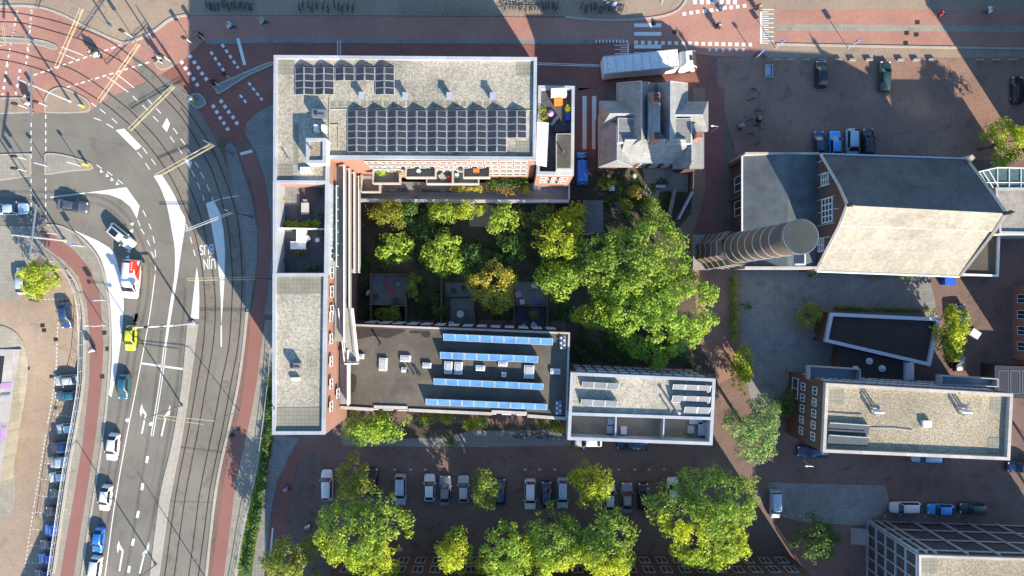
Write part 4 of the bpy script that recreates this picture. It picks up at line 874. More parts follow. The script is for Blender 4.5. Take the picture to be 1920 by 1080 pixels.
# ---------- round brick chimney on a faceted base
CX, CY = P(1332, 474, 0)[:2]; 
ch = thing('brick_chimney', 'very tall round brown brick factory chimney with white bands and a faceted base', 'chimney', (CX, CY, 0))
MB().obox((CX, CY), -.02, 2.9, 2.6, 0, 1.2).build('plinth', X['conc'], ch)
n = 16; vs = []; zs = [(1.2, 2.75), (12.5, 2.42)]
vb = MB()
vs = [(CX + r*(1.0 if k % 2 else .86)*math.cos(2*math.pi*k/n), CY + r*(1.0 if k % 2 else .86)*math.sin(2*math.pi*k/n), z) for z, r in zs for k in range(n)]
vb.add(vs, [(k, (k+1)%n, n+(k+1)%n, n+k) for k in range(n)] + [tuple(range(n, 2*n))]); vb.build('faceted_base', X['chbrick'], ch)
def cr(z): return 1.98 - (z-12)*.012
MB().cyl(CX, CY, 12, 32, cr(12), cr(32), 40).build('shaft', X['chbrick'], ch, smooth=True)
for i in range(11):
    z = 3 + i*2.5
    if z < 12: MB().add([(CX + (2.80-(z-1.2)*.028)*(1.0 if k % 2 else .86)*math.cos(2*math.pi*k/n), CY + (2.80-(z-1.2)*.028)*(1.0 if k % 2 else .86)*math.sin(2*math.pi*k/n), z+dz) for dz in (0, .16) for k in range(n)], [(k, (k+1)%n, n+(k+1)%n, n+k) for k in range(n)] + [tuple(range(n, 2*n))]).build('band', X['cream'], ch)
    else: MB().cyl(CX, CY, z, z+.16, cr(z)+.05, cr(z)+.05, 40).build('band', X['parapet'], ch)
MB().cyl(CX, CY, 31.4, 32.1, 1.84, 1.84, 40).build('rim', X['grey'], ch); MB().cyl(CX, CY, 32.1, 32.14, 1.74, 1.74, 40).build('cap', X['chcap'], ch)
# ---------- polygonal dark roofed pavilion and its low neighbour
pvn, q = block('dark_pavilion', 'wedge shaped flat pavilion with dark brown roof and grey rim in the shaded courtyard', 'pavilion', [(1557, 586), (1764, 596), (1745, 687), (1546, 641)], 4.0)
qq = px([(1557, 586), (1764, 596), (1745, 687), (1546, 641)], 4.0); MB().prism(qq, 0, 3.5).build('wall', X['dkbrick'], pvn); MB().sheet(qq, 3.54).build('roof', X['dkroof'], pvn); MB().ring(qq, .5, 3.5, 4.0).build('parapet', X['ltgrey'], pvn)
lp, q = block('link_building', 'low dark roofed link with three white round domes beside the cream rimmed block', 'building', [(1582, 652), (1700, 682), (1700, 714), (1572, 702)], 3.2)
MB().prism(px([(1582, 652), (1705, 680), (1705, 716), (1572, 702)], 3.2), 0, 3.2).build('wall', X['dkbrick'], lp); MB().sheet(px([(1582, 652), (1705, 680), (1705, 716), (1572, 702)], 3.2), 3.24).build('roof', X['dkroof'], lp)
for x, y, l in ((1630, 677, 'northern'), (1604, 692, 'western'), (1654, 691, 'eastern')):
    c = P(x, y, 3.4); t = thing('dome_rooflight', 'white round dome rooflight, %s one of the three on the dark link roof' % l, 'rooflight', (c.x, c.y, 3.24), 'round dome rooflights')
    MB().cyl(c.x, c.y, 3.24, 3.5, .46, .46, 20).build('rim', X['whitem'], t); MB().ball((c.x, c.y, 3.5), .33, .33, .2, 14, 6).build('dome', X['skyl'], t)
o = MB(); a, b = P(1706, 679, 3.6), P(1706, 712, 3.6)
vs = []
for y in (a.y, b.y):
    for i in range(9): vs.append((a.x + .75*math.cos(math.pi*i/8), y, 3.2 + .75*math.sin(math.pi*i/8)))
o.add(vs, [(i, i+1, 9+i+1, 9+i) for i in range(8)] + [tuple(range(9)), tuple(range(9, 18))[::-1]]); o = o.build('barrel_rooflight', X['ltgrey']); tag(o, 'pale grey barrel shaped rooflight between the dark pavilion and the cream rimmed block', 'rooflight')
# steps at the pavilion
o = MB()
for i in range(7): o.obox(P(1532 + i*3.2, 622 - i*2.6), .7, 1.9, .18, 0, .16*(i+1))
o = o.build('garden_steps', X['walkdk']); tag(o, 'grey stone steps fanning up to the west end of the dark pavilion', 'steps')
# ---------- east glass canopy, white-roofed hall, brick houses at the right edge
gc = thing('glass_canopy', 'pale green glass canopy with white bars above the white roofed annex', 'canopy', P(1880, 335, 0))
q = px([(1835, 322), (1870, 314), (1990, 316), (1990, 352), (1866, 351)], 8.5)
fr = MB()
for x in (1835, 1842, 1853, 1870, 1892, 1914, 1936, 1960): fr.tube([P(x, max(314, 322-(x-1835)*.22), 8.6), P(x + (20 if x < 1860 else 0), 352, 8.6)], .08, 5); fr.tube([P(x, max(314, 322-(x-1835)*.22), 8.6), P(x, max(314, 322-(x-1835)*.22), 8.6) - Vector((0, 0, 8.6))], .06, 5)
fr.tube([P(1835, 322, 8.6), P(1870, 314, 8.6), P(1990, 316, 8.6)], .09, 5); fr.tube([P(1845, 342, 8.6), P(1990, 342, 8.6)], .06, 5); fr.build('frame', X['whitem'], gc)
MB().sheet(q, 8.5).build('glazing', X['glassT'], gc)
wh, q = block('white_roofed_annex', 'annex with plain white flat roof beside the east gable of the brick hall', 'building', [(1864, 352), (2010, 352), (2010, 440), (1872, 438)], 8.5)
MB().prism(px([(1864, 352), (2010, 352), (2010, 440), (1872, 438)], 8.5), 0, 8.4).build('wall', X['cream'], wh); MB().sheet(px([(1866, 354), (2008, 354), (2008, 438), (1874, 436)], 8.5), 8.44).build('roof', X['paleroof'], wh); MB().ring(px([(1864, 352), (2010, 352), (2010, 440), (1872, 438)], 8.5), .3, 8.4, 8.75).build('roof_edge', X['parapet'], wh)
eb, q = block('brick_house', 'red brick house cut by the right edge below the white roofed annex', 'house', [(2010, 490), (2200, 490), (2200, 700), (2010, 700)], 10)
xa = P(1897, 0, 0).x; y1, y0 = P(0, 535, 0).y, P(0, 672, 0).y
MB().box(xa, y0, 0, xa+16, y1, 10).build('wall', X['brick'], eb); windows(eb, (xa, y1), (xa, y0), [1.2, 4.2], 4, 1.3, 1.6)
MB().box(xa-.1, y0-.1, 10, xa+16, y1+.1, 10.3).build('roof', X['dkslate_shade'], eb)
eb, q = block('brick_house', 'dark shed with gridded roof panels in the shade at the right edge', 'shed', [(1865, 685), (1990, 690), (1990, 750), (1865, 745)], 3)
MB().prism(q, 0, 3).build('wall', X['dark'], eb); 
for i in range(3): MB().ring(px([(1872+i*22, 694), (1890+i*22, 695), (1890+i*22, 738), (1872+i*22, 737)], 3), .08, 3, 3.06).build('roof_panel', X['grey'], eb)
# big neighbour outside the frame to the east, which shades the square
o = thing('tall_block', 'tall brick block standing just outside the right edge beside the square', 'building', P(2080, 100, 0))
c0 = P(1956, 344); c1 = P(2500, -500); MB().box(c0.x, c0.y, 0, c1.x, c1.y, 17).build('wall', X['dkbrick'], o); windows(o, (c0.x, c1.y-1), (c0.x, c0.y+1), [2, 6, 10, 13.6], 16, 1.5, 1.8, m0='cream')
# ---------- glass office, lower right
go = thing('glass_office', 'office block with dark glass facades divided by pale blue grid bars at the bottom right', 'building', P(1800, 1050, 0))
a = P(1722, 1040, 12.8); b = P(2100, 1052, 12.8); dW = Vector((-.02, -1, 0)); dN = (b - a); dN.z = 0; LN = dN.length; dN.normalize()
sW = a + Vector((.0, -22, 0)); 
q = [a, b, b + Vector((0, -22, 0)), sW]; MB().prism(q, 0, 12.5).build('glass_wall', X['officepane'], go)
MB().ring(q, .3, 12.4, 12.95).build('parapet', X['cream'], go); MB().sheet([(p.x, p.y) for p in q], 12.56).build('roof', X['gravelb'], go)
MB().sheet(px([(1727, 1045), (1757, 1046), (1757, 1074), (1727, 1073)], 12.6), 12.6).build('roof_pavers', X['paver'], go)
gb = MB(); o_ = Vector((-dN.y, dN.x, 0))
for z in (0, 3.3, 3.9, 7.2, 7.8, 11.1): 
    A = a + o_*.12; gb.add([(A.x, A.y, z), (A.x+dN.x*LN, A.y+dN.y*LN, z), (A.x+dN.x*LN, A.y+dN.y*LN, z+.5), (A.x, A.y, z+.5)], [(0,3,2,1)]) if z in (3.3, 7.2, 11.1, 0) else None
for i in range(10):
    for dd in ([0] if i > 0 else [0, 1.2, 2.4]):
        A = a + dN*(i*4.2 + dd + (2.5 if i > 0 else .1)) + o_*.2; gb.obox(A, math.atan2(dN.y, dN.x), .14, .12, 0, 12.5)
gb.build('facade_grid', X['parapet'], go)
gw = MB(); x = a.x - .12
for i in range(6): z = i*2.5; gw.box(x-.1, a.y-22, z, x+.1, a.y, z+.28)
for i in range(14): y = a.y - i*1.7; gw.box(x-.14, y-.12, 0, x+.1, y+.02, 12.5)
gw.build('facade_grid', X['parapet'], go)
o = MB()
for i in range(6): o.box(P(1595+i*5, 0).x, P(0, 1020).y, 0, P(1600+i*5, 0).x, P(0, 990).y, .12*(i+1))
o = o.build('entrance_steps', X['conc']); tag(o, 'grey entrance steps at the west side of the glass office', 'steps')
# ---------- long brick terrace along the bottom, mostly under the trees
sb = thing('brick_terrace', 'long dark brick terrace with cream window frames along the bottom edge behind the trees', 'building', P(1060, 1100, 0))
c0 = P(640, 1041); c1 = P(1482, 1041); 
segs = [(640, 925, 10.2), (925, 984, 6.1), (984, 994, 10.2), (994, 1016, 6.3), (1016, 1482, 10.2)]
for x0, x1, hh in segs:
    X0, X1 = P(x0, 0).x, P(x1, 0).x; dp = 0 if hh > 8 else .05
    MB().box(X0, c0.y-40, 0, X1, c0.y-dp, hh).build('wall', X['dkbrick'], sb); MB().box(X0, c0.y-40, hh, X1, c0.y+.15-dp, hh+.3).build('roof', X['bitumen'], sb)
windows(sb, (c1.x, c0.y), (c0.x, c0.y), [.9, 4.2], 26, 1.5, 2.1, m0='cream')
# white pavilion in the car park corner
wp_, q = thing('white_kiosk', 'long white roofed kiosk with lilac panels in the left corner of the car park', 'kiosk', P(0, 760, 0)), None
KZ = -.75
q = [P(38, 655, KZ), P(-120, 655, KZ), P(-150, 905, KZ), P(0, 905, KZ)]; MB().prism(q, -3.4, KZ).build('wall', X['walktan'], wp_); MB().sheet([(p.x, p.y) for p in q], KZ+.04).build('roof', X['cream'], wp_)
for i, (y0, y1, m) in enumerate([(718, 729, 'purple'), (737, 741, 'grey'), (741, 746, 'ltgrey'), (800, 825, 'purple')]):
    s = (y0-655)/250*38; MB().prism(px([(3, y0), (30-s*.8, y0-1), (29-s*.8, y1-1), (1, y1)], KZ), KZ+.05, KZ+.09).build('roof_panel', X[m], wp_)
o = MB().prism(px([(-60, 668), (9, 668), (3, 720), (-60, 720)], KZ), KZ+.05, KZ+.08).build('roof_opening', X['dark'], wp_)

# damp stains on the dark roof
for q in ([(662, 614), (720, 616), (760, 619), (745, 627), (725, 634), (700, 630), (672, 636), (660, 630)], [(792, 621), (806, 621), (806, 630), (798, 633), (790, 628)], [(770, 620), (790, 621), (786, 625), (768, 624)], [(650, 700), (668, 705), (664, 735), (650, 730)]):
    MB().sheet(px(sm(q + [q[0]], 3)[:-1], 9.8), 9.81).build('damp_patch', X['dkroof'], ro)
# ------------------------------------------------------------------ roof equipment of the L-shaped building
def tent(x0, y0, nrow, lab):
    z = 16.62; k = (HC - z) / FP; W = 37*k; rows = nrow; Lh = 26*k; c = P(x0 + 18, y0, z)
    t = thing('solar_panel_array', lab, 'solar panels', c, 'tent shaped arrays of dark solar panels on the pale gravel roof')
    xl = c.x - W/2 + .04; xm = c.x; xr = c.x + W/2 - .04
    for r in range(rows):
        ya = c.y - r*Lh - .03; yb = c.y - (r+1)*Lh + .03
        for s, xo in ((-1, xl), (1, xr)):
            xi = xm + s*.04; lo, hi = z+.15, z+.42
            v = [(xo, yb, lo), (xi, yb, hi), (xi, ya, hi), (xo, ya, lo)]; f = [(0,1,2,3)] if s < 0 else [(3,2,1,0)]
            p = MB().add(v + [(a, b, cc-.05) for a, b, cc in v], f + [(0,4,5,1), (1,5,6,2), (2,6,7,3), (3,7,4,0)]).build('solar_panel', X['alu'], t)
            m4 = Vector(((xo+xi)/2, (ya+yb)/2, (lo+hi)/2)); g = MB()
            for h in (0, 1):
                yy0 = yb + (ya-yb)*(.5*h) + .035; yy1 = yb + (ya-yb)*(.5*h+.5) - .035
                xa, xb = xo - s*.05, xi + s*.05; za, zb = lo + .02, hi + .005
                vv = [(xa, yy0, za), (xb, yy0, zb), (xb, yy1, zb), (xa, yy1, za)]; g.add(vv, [(0,1,2,3)] if s < 0 else [(3,2,1,0)])
            g.build('cells', X['panel'], p)
    yt = c.y + .03
    MB().add([(xl, yt, z), (xr, yt, z), (xr, yt+.02, z+.15), (xm, yt+.30, z+.50), (xl, yt+.02, z+.15)], [(0,1,2,3,4)]).add([(xl, yt, z+.15), (xm, yt, z+.42), (xm, yt+.30, z+.50)], [(0,1,2)]).build('end_plate', X['dark'], t)
for i in range(9): tent(652 + i*37.4, 208, 3 if i < 8 else 2, '%s tent shaped array from the west in the long row of dark solar panels' % ORD[i])
for i, (x, n) in enumerate([(554, 2), (591, 2), (629, 1), (667, 1), (704, 2)]): tent(x, 127, n, '%s tent shaped array from the west in the short north-west row of dark panels' % ORD[i])
for i, (x, y) in enumerate([(679, 181), (761, 182), (843, 182), (924, 182)]):
    c = P(x, y, 17.2); t = thing('vent_hood', '%s grey vent hood from the west between the two rows of dark panels' % ORD[i], 'vent hood', (c.x, c.y, 16.6), 'grey vent hoods between the panel rows')
    MB().obox(c, -.1, .28, .35, 16.6, 17.6).build('base', X['grey'], t); MB().obox(c, -.1, .36, .46, 17.6, 17.7).build('cap', X['ltgrey'], t)
def hvac(x, y, z, lab, wx=.85, wy=.5, h=1.2):
    c = P(x, y, z+h); t = thing('air_handling_unit', lab, 'air handling unit', (c.x, c.y, z))
    MB().obox(c, -.05, wx, wy, z, z+h).build('casing', X['grey'], t); MB().cyl(c.x-.3, c.y, z+h, z+h+.12, .25, .25, 10).build('fan', X['dark'], t); MB().obox((c.x+.35, c.y-.1), -.05, .3, .06, z+h, z+h+.07).build('grille', X['dark'], t)
hvac(597, 212, 16.6, 'grey roof machine box north of the little stair tower'); hvac(552, 686, 16.6, 'grey machine box alone on the southern gravel roof beside a white hatch', .6, .35, 1.0)
for x, y, l in ((592, 240, 'western'), (606, 240, 'eastern')):
    c = P(x, y, 17.6); o = MB().obox(c, 0, .22, .42, 16.6, 17.7).build('flue_box', X['whitem']); tag(o, '%s one of two bright white flue boxes beside the little stair tower' % l, 'flue box', 'white flue boxes')
c = P(554, 711, 16.9); o = MB().obox(c, 0, .5, .22, 16.6, 17.05).build('roof_hatch', X['whitem']); tag(o, 'white hatch just below the grey machine box on the southern gravel roof', 'hatch')
o = MB().tube([P(618, 185, 16.7), P(618, 262, 16.7)], .05).tube([P(618, 234, 16.7), P(635, 234, 16.7), P(635, 280, 16.7)], .05).tube([P(620, 205, 16.7), P(1000, 207, 16.7)], .04).build('cable_duct', X['tan']); tag(o, 'thin cable duct running over the gravel roof around the panel rows', 'cable duct')
for x, y, l, z in ((585, 281, 'vent pipe in the centre of the little stair tower roof', 18.36), (541, 297, 'small antenna mast on the gravel west of the skylight', 16.6), (517, 765, 'leaning vent pipe at the west parapet of the southern gravel roof', 16.6), (1056, 286, 'vent pipe on the flat roof room of the small roof terrace', 15.33)): vent(x, y, z, .7, .08, l, 'grey')
# ------------------------------------------------------------------ garden and terrace furniture
def table(x, y, z, wx, wy, ang, lab, m='cream', h=.74):
    c = P(x, y, z+h); t = thing('table', lab, 'table', (c.x, c.y, z)); MB().obox(c, ang, wx/2, wy/2, z+h-.05, z+h).build('table_top', X[m], t)
    for i in range(4):
        ca, sa = math.cos(ang), math.sin(ang); a, b = (wx/2-.08)*(1 if i % 2 else -1), (wy/2-.08)*(1 if i//2 else -1)
        MB().cyl(c.x + a*ca - b*sa, c.y + a*sa + b*ca, z, z+h-.05, .035, .035, 6).build('leg', X[m], t)
def rtable(x, y, z, r, lab, m='whitem'):
    c = P(x, y, z+.74); t = thing('round_table', lab, 'table', (c.x, c.y, z)); MB().cyl(c.x, c.y, z+.7, z+.74, r, r, 20).build('table_top', X[m], t); MB().cyl(c.x, c.y, z, z+.7, .05, .05, 8).build('leg', X['grey'], t)
def chair(x, y, z, ang, lab, m='whitem', grp=None):
    c = P(x, y, z+.45); t = thing('chair', lab, 'chair', (c.x, c.y, z), grp); MB().obox(c, ang, .25, .25, z+.42, z+.46).build('seat', X[m], t)
    MB().obox((c.x - .24*math.sin(ang), c.y + .24*math.cos(ang)), ang, .25, .03, z+.46, z+.9).build('backrest', X[m], t)
    for i in range(4): MB().cyl(c.x + (.2 if i % 2 else -.2), c.y + (.2 if i//2 else -.2), z, z+.42, .02, .02, 5).build('leg', X[m], t)
table(572, 391, 13.9, 1.0, 1.5, 0, 'pale dining table in the middle of the northern roof terrace'); chair(573, 379, 13.9, 0, 'pale chair at the north end of the terrace dining table', 'cream')
table(559, 460, 13.9, 2.0, 1.0, 0, 'white table with tools beside the orange flowers on the southern roof terrace', 'whitem'); o = MB().obox(P(566, 442, 14.9), 0, .5, .9, 13.9, 15.6).build('storage_shed', X['whitem']); tag(o, 'white storage cabinet standing north of the white table on the southern roof terrace', 'cabinet')
rtable(595, 450, 13.9, .3, 'small round white table against the east side of the southern roof terrace'); chair(578, 447, 13.9, .5, 'white chair between the cabinet and the small round table')
def pot(x, y, z, r, lab, m='dark', leaf='green', h=.45, grp=None, hr=None):
    c = P(x, y, z+h); t = thing('potted_plant', lab, 'potted plant', (c.x, c.y, z), grp); MB().cyl(c.x, c.y, z, z+h, r*.7, r*.85, 10).build('pot', X[m], t)
    foliage([(c.x, c.y, z+h+r*.5, r*1.3, r*1.2)], leaf, 60, .12, t, 'leaves', int(x+y))
def foliage(blobs, kind, n, size, parent, name, seed, flat=.35, up=.45, floor=None, off=None):
    """leaf quads scattered on and inside a set of blobs (x, y, z, r_xy, r_z); n leaves per blob-unit"""
    rng = np.random.default_rng(seed); V = []
    tot = sum(b[3]**2 for b in blobs)
    for bx, by, bz, r, rz in blobs:
        m = max(6, int(n * r*r / tot)) if n > 0 else 6
        d = rng.normal(size=(m, 3)); d[:, 2] = np.abs(d[:, 2])*1.0 - .35; d /= np.linalg.norm(d, axis=1)[:, None]
        rad = rng.uniform(.45, 1.15, m)
        c = np.array([bx, by, bz]) + d * rad[:, None] * np.array([r, r, rz])
        nr = d*.9 + rng.normal(size=(m, 3))*.55 + np.array([0, 0, up]); nr /= np.linalg.norm(nr, axis=1)[:, None]
        u = np.cross(nr, rng.normal(size=(m, 3))); u /= np.linalg.norm(u, axis=1)[:, None]; v = np.cross(nr, u)
        s = (size * rng.uniform(.45, 1.35, m))[:, None]
        q = np.stack([c - u*s*.5, c - v*s*.36, c + u*s*.55, c + v*s*.36], 1); V.append(q)
    V = np.concatenate(V); m = len(V)
    if parent is not None:
        o = np.zeros(3); q = parent
        while q: o += np.array(q.location); q = q.parent
        V = V - o
    me = bpy.data.meshes.new(name); me.vertices.add(m*4); me.vertices.foreach_set('co', V.reshape(-1).astype(np.float32))
    me.loops.add(m*4); me.loops.foreach_set('vertex_index', np.arange(m*4, dtype=np.int32)); me.polygons.add(m); me.polygons.foreach_set('loop_start', np.arange(0, m*4, 4, dtype=np.int32))
    me.polygons.foreach_set('loop_total', np.full(m, 4, dtype=np.int32)); me.materials.append(LM[kind]); me.update(calc_edges=True)
    o = bpy.data.objects.new(name, me); col.objects.link(o)
    if parent is not None: o.parent = parent
    return o
def hedge(pts, z, wd, h, kind, lab, seed, cat='hedge', name='hedge', n=900, size=.22, box=None):
    q = [P(a, b, z+h*.6) for a, b in pts]; bl = []; rng = random.Random(seed); c = sum(q, Vector())/len(q)
    t = thing(name, lab, cat, (c.x, c.y, z))
    for a, b in zip(q[:-1], q[1:]):
        L = (b-a).length; m = max(2, int(L/(wd*.55)))
        for i in range(m):
            p = a.lerp(b, (i+.5)/m); bl.append((p.x + rng.uniform(-.15, .15)*wd, p.y + rng.uniform(-.15, .15)*wd, z + h*.45 + rng.uniform(-.1, .12)*h, wd*rng.uniform(.42, .62), h*.5*rng.uniform(.75, 1.15)))
    foliage(bl, kind, n, size, t, 'leaves', seed); s = MB(); 
    for b in bl[::2]: s.cyl(b[0], b[1], z, z+h*.6, .05, .03, 5)
    s.build('stems', X['bark'], t)
    if box: MB().wallstrip([(p.x, p.y) for p in q], wd*.9, z, z+h*.28).build('planter_box', X[box], t)
    return t
hedge([(525, 360), (525, 425)], 13.87, .7, 1.0, 'lime', 'clipped green hedge along the west side of the northern roof terrace', 1)
hedge([(526, 421), (600, 421)], 13.87, .9, 1.0, 'lime', 'leafy green hedge between the two roof terraces', 2)
hedge([(525, 440), (527, 470)], 13.87, .6, .9, 'light', 'sparse shrubs along the west side of the southern roof terrace', 3, 'shrubs', 'shrub_row')
for i, (x, y, r, kd) in enumerate([(527, 372, .5, 'lime'), (600, 404, .5, 'green'), (596, 362, .4, 'olive'), (528, 488, .5, 'light'), (600, 437, .4, 'green'), (590, 500, .35, 'olive'), (578, 501, .35, 'green')]):
    pot(x, y, 13.9, r, ('leafy pot at the west wall of the northern roof terrace', 'green pot at the south-east corner of the northern roof terrace', 'round tub plant near the north-east corner of the northern roof terrace', 'light green pot at the west wall of the southern roof terrace', 'green pot by the screen on the southern roof terrace', 'right one of two small pots at the south wall of the southern roof terrace', 'left one of two small pots at the south wall of the southern roof terrace')[i], 'dark', kd)
hedge([(553, 471), (571, 472)], 13.87, .9, .7, 'rust', 'orange flowering shrub below the white table on the southern roof terrace', 4, 'shrub', 'shrub', 300)
hedge([(705, 316), (718, 318)], 8.2, 1.2, 1.6, 'mix', 'green and yellow shrub on the western balcony', 5, 'shrub', 'shrub', 400)
hedge([(726, 315), (757, 318)], 8.2, 1.6, 1.7, 'rust', 'dark red shrub filling the western balcony', 6, 'shrub', 'shrub', 500)
hedge([(846, 353), (904, 354)], 3.0, .9, .8, 'yellow', 'yellow flowering strip on the podium deck below the balconies', 7, 'shrub', 'flower_strip', 700)
hedge([(913, 356), (990, 354)], 3.0, 1.5, 1.2, 'rust', 'mixed rust and green shrubs at the east part of the podium deck', 8, 'shrubs', 'shrub_row', 900)
hedge([(918, 345), (985, 342)], 3.0, 1.6, 1.6, 'dark', 'dark bushes against the brick facade on the podium deck', 9, 'shrubs', 'shrub_row', 900)
hedge([(984, 353), (989, 361)], 3.0, 1.0, 1.4, 'lime', 'bright lime bush at the east end of the podium deck shrubs', 10, 'shrub', 'shrub', 300)
hedge([(1014, 200), (1020, 224)], 12.95, 1.2, 1.4, 'olive', 'yellow green shrubs west of the parasol on the small roof terrace', 11, 'shrubs', 'shrub_row', 500)
hedge([(1062, 201), (1068, 205)], 12.95, .7, .9, 'lime', 'lime shrub at the east parapet of the small roof terrace', 12, 'shrub', 'shrub', 200)
hedge([(1282, 823), (1308, 826)], 9.7, .7, .8, 'yellow', 'yellow green planter hedge in the easternmost sunken terrace', 13, n=300)
# terrace block furniture
o = MB().obox(P(1047, 190, 13.7), .05, .55, .4, 12.95, 13.7).build('storage_box', X['orange']); tag(o, 'orange box on the small roof terrace', 'box')
o = MB().obox(P(1048, 172, 14.6), .05, 1.0, .45, 12.95, 14.7).build('garden_shed', X['whitem']); tag(o, 'white shed at the north parapet of the small roof terrace', 'shed')
c = P(1032, 213, 14.6); t = thing('parasol', 'red and blue striped round parasol on the small roof terrace', 'parasol', (c.x, c.y, 12.95)); MB().cyl(c.x, c.y, 14.7, 15.0, .42, .03, 12).build('canopy', X['purple'], t); MB().cyl(c.x, c.y, 12.95, 14.9, .03, .03, 6).build('pole', X['whitem'], t)
for x, y, m, l in ((1065, 218, 'blue', 'blue crate by the east parapet of the small roof terrace'), (1040, 226, 'cream', 'pale wooden lounger on the small roof terrace')): 
    o = MB().obox(P(x, y, 13.4), .9 if m == 'cream' else 0, .7 if m == 'cream' else .3, .2 if m == 'cream' else .5, 12.95, 13.35).build('lounger' if m == 'cream' else 'crate', X[m]); tag(o, l, 'lounger' if m == 'cream' else 'crate')
# balconies furniture
rtable(785, 321, 11.2, .3, 'small white round table on the upper balcony'); table(829, 332, 8.2, .8, 1.0, .6, 'tilted white table on the lower balcony'); chair(843, 336, 8.2, 0, 'red chair beside the tilted white table', 'red'); table(893, 321, 11.2, .8, .7, .0, 'wooden table on the eastern upper balcony', 'orange'); chair(857, 330, 8.2, 0, 'white lounge seat next to the red chair on the lower balcony', 'whitem')
o = MB().obox(P(1006, 346, 4.4), .3, .6, .5, 3.02, 3.9).build('covered_grill', X['grey']); tag(o, 'grey covered garden grill on the east part of the podium deck', 'grill')
# sunken terraces furniture
for x, y, m, l in ((1146, 790, 'ltgrey', 'upper grey planter box in the western sunken terrace'), (1144, 806, 'ltgrey', 'lower grey planter box in the western sunken terrace'), (1170, 808, 'whitem', 'white framed box in the middle sunken terrace'), (1296, 806, 'cream', 'pale square table in the eastern sunken terrace')):
    o = MB().obox(P(x, y, 10.4), 0, .42, .5, 9.68, 10.3).build('planter_box', X[m]); tag(o, l, 'planter box' if 'table' not in l else 'table')
o = MB().obox(P(1318, 805, 10.4), 0, .55, .9, 9.68, 10.1).obox(P(1306, 792, 10.4), 0, .9, .3, 9.68, 10.1).build('corner_sofa', X['ltgrey']); tag(o, 'pale blue corner sofa in the eastern sunken terrace', 'sofa')
# courtyard garden: fences, patios, tables, parasol
gf = 0
def fence(pts, lab, h=1.7, m='wood', t_=.08):
    o = MB().wallstrip(px(pts), t_, 0, h).build('garden_fence', X[m]); tag(o, lab, 'fence')
fence([(699, 513), (699, 607)], 'brown fence along the west side of the westernmost garden plot'); fence([(697, 514), (768, 516)], 'pale topped fence at the north end of the westernmost garden plot'); 
fence([(764, 545), (763, 607)], 'fence between the westernmost garden and the overgrown plot'); fence([(829, 520), (829, 605)], 'fence west of the plot with the round white table'); fence([(890, 580), (891, 612)], 'short fence east of the plot with the round white table')
fence([(964, 560), (963, 616)], 'fence west of the dark patio with the white chairs'); fence([(1025, 552), (1025, 618)], 'fence east of the dark patio with the white chairs'); fence([(962, 571), (1026, 573)], 'thin fence across the patio with the pink and white tables'); fence([(695, 570), (768, 573)], 'thin rail across the westernmost garden plot')
ground('garden_patio', [(698, 516), (766, 518), (764, 570), (698, 570)], 6*Z, 'walkdk'); ground('garden_patio', [(698, 574), (760, 575), (760, 606), (698, 604)], 6*Z, 'dkroof'); ground('garden_patio', [(966, 528), (1024, 530), (1024, 571), (966, 570)], 6*Z, 'walkdk'); ground('garden_patio', [(965, 574), (1024, 575), (1023, 616), (965, 614)], 6*Z, 'dkslate_shade'); ground('garden_patio', [(845, 560), (888, 560), (888, 606), (845, 604)], 6*Z, 'walkdk')
ground('garden_patio', [(880, 384), (925, 384), (925, 425), (880, 425)], 6*Z, 'walktan'); ground('garden_patio', [(835, 530), (890, 530), (890, 556), (835, 556)], 6*Z, 'walkdk')
rtable(863, 589, 0, .55, 'round pale table on the dark patio beside the yellow tree'); table(846, 608, 0, .8, .8, 0, 'square white table by the wall of the row with blue panels', 'whitem')
c = P(690, 548, 1.6); t = thing('folded_parasol', 'folded pale pink parasol standing in the dark west garden', 'parasol', (c.x, c.y, 0)); MB().cyl(c.x, c.y, .9, 2.5, .38, .08, 9).cyl(c.x-.1, c.y-.3, .7, 2.2, .3, .1, 7).build('canopy', X['cloth'], t, smooth=True); MB().cyl(c.x, c.y, 0, 2.7, .03, .03, 6).build('pole', X['whitem'], t)
table(972, 552, 0, .9, .9, .3, 'pale pink garden table at the edge of the yellow tree', 'purple'); table(979, 566, 0, .7, .7, .1, 'white garden table on the patio between thin fences', 'whitem'); table(1001, 536, 0, .7, .7, .2, 'white table half under the lime tree on the patio', 'whitem')
for i, (x, y) in enumerate([(982, 610), (980, 617), (1000, 607), (1004, 611), (998, 612)]): chair(x, y, 0, .4+i, '%s white chair from the west on the dark patio by the row with blue panels' % ORD[i], 'whitem', 'white chairs on the dark patio')
for i, (x, y) in enumerate([(725, 533), (747, 533), (737, 544)]): chair(x, y, 0, .4+i, '%s garden chair, %s, in the westernmost garden plot' % (('reddish', 'at the west side'), ('pale', 'at the east side'), ('maroon', 'nearest the rail'))[i], ('red', 'cream', 'red')[i])
o = MB().cyl(*P(1007, 566)[:2], 0, .8, .35, .4, 10).build('garden_tub', X['blue']); tag(o, 'blue garden tub on the patio between thin fences', 'tub')
for i, (x, y) in enumerate([(815, 600), (850, 545), (870, 540), (742, 563), (727, 590), (992, 588), (705, 555), (838, 570), (1158, 360), (1120, 350)]): pot(x, y, 0, .5, ['dark pot plant by the row with blue panels', 'potted shrub west of the yellow tree', 'potted shrub tucked under the yellow tree', 'pot plant by the rail of the westernmost garden', 'broad leaved pot plant on the dark lower patio', 'spiky pot plant alone on the dark patio', 'yellow green pot plant in the westernmost garden', 'pot plant on the fence west of the round table', 'pot plant in the villa garden', 'pot plant near the blue van'][i], 'dark', ['green', 'olive', 'green', 'light', 'green', 'olive', 'lime', 'green', 'olive', 'light'][i])
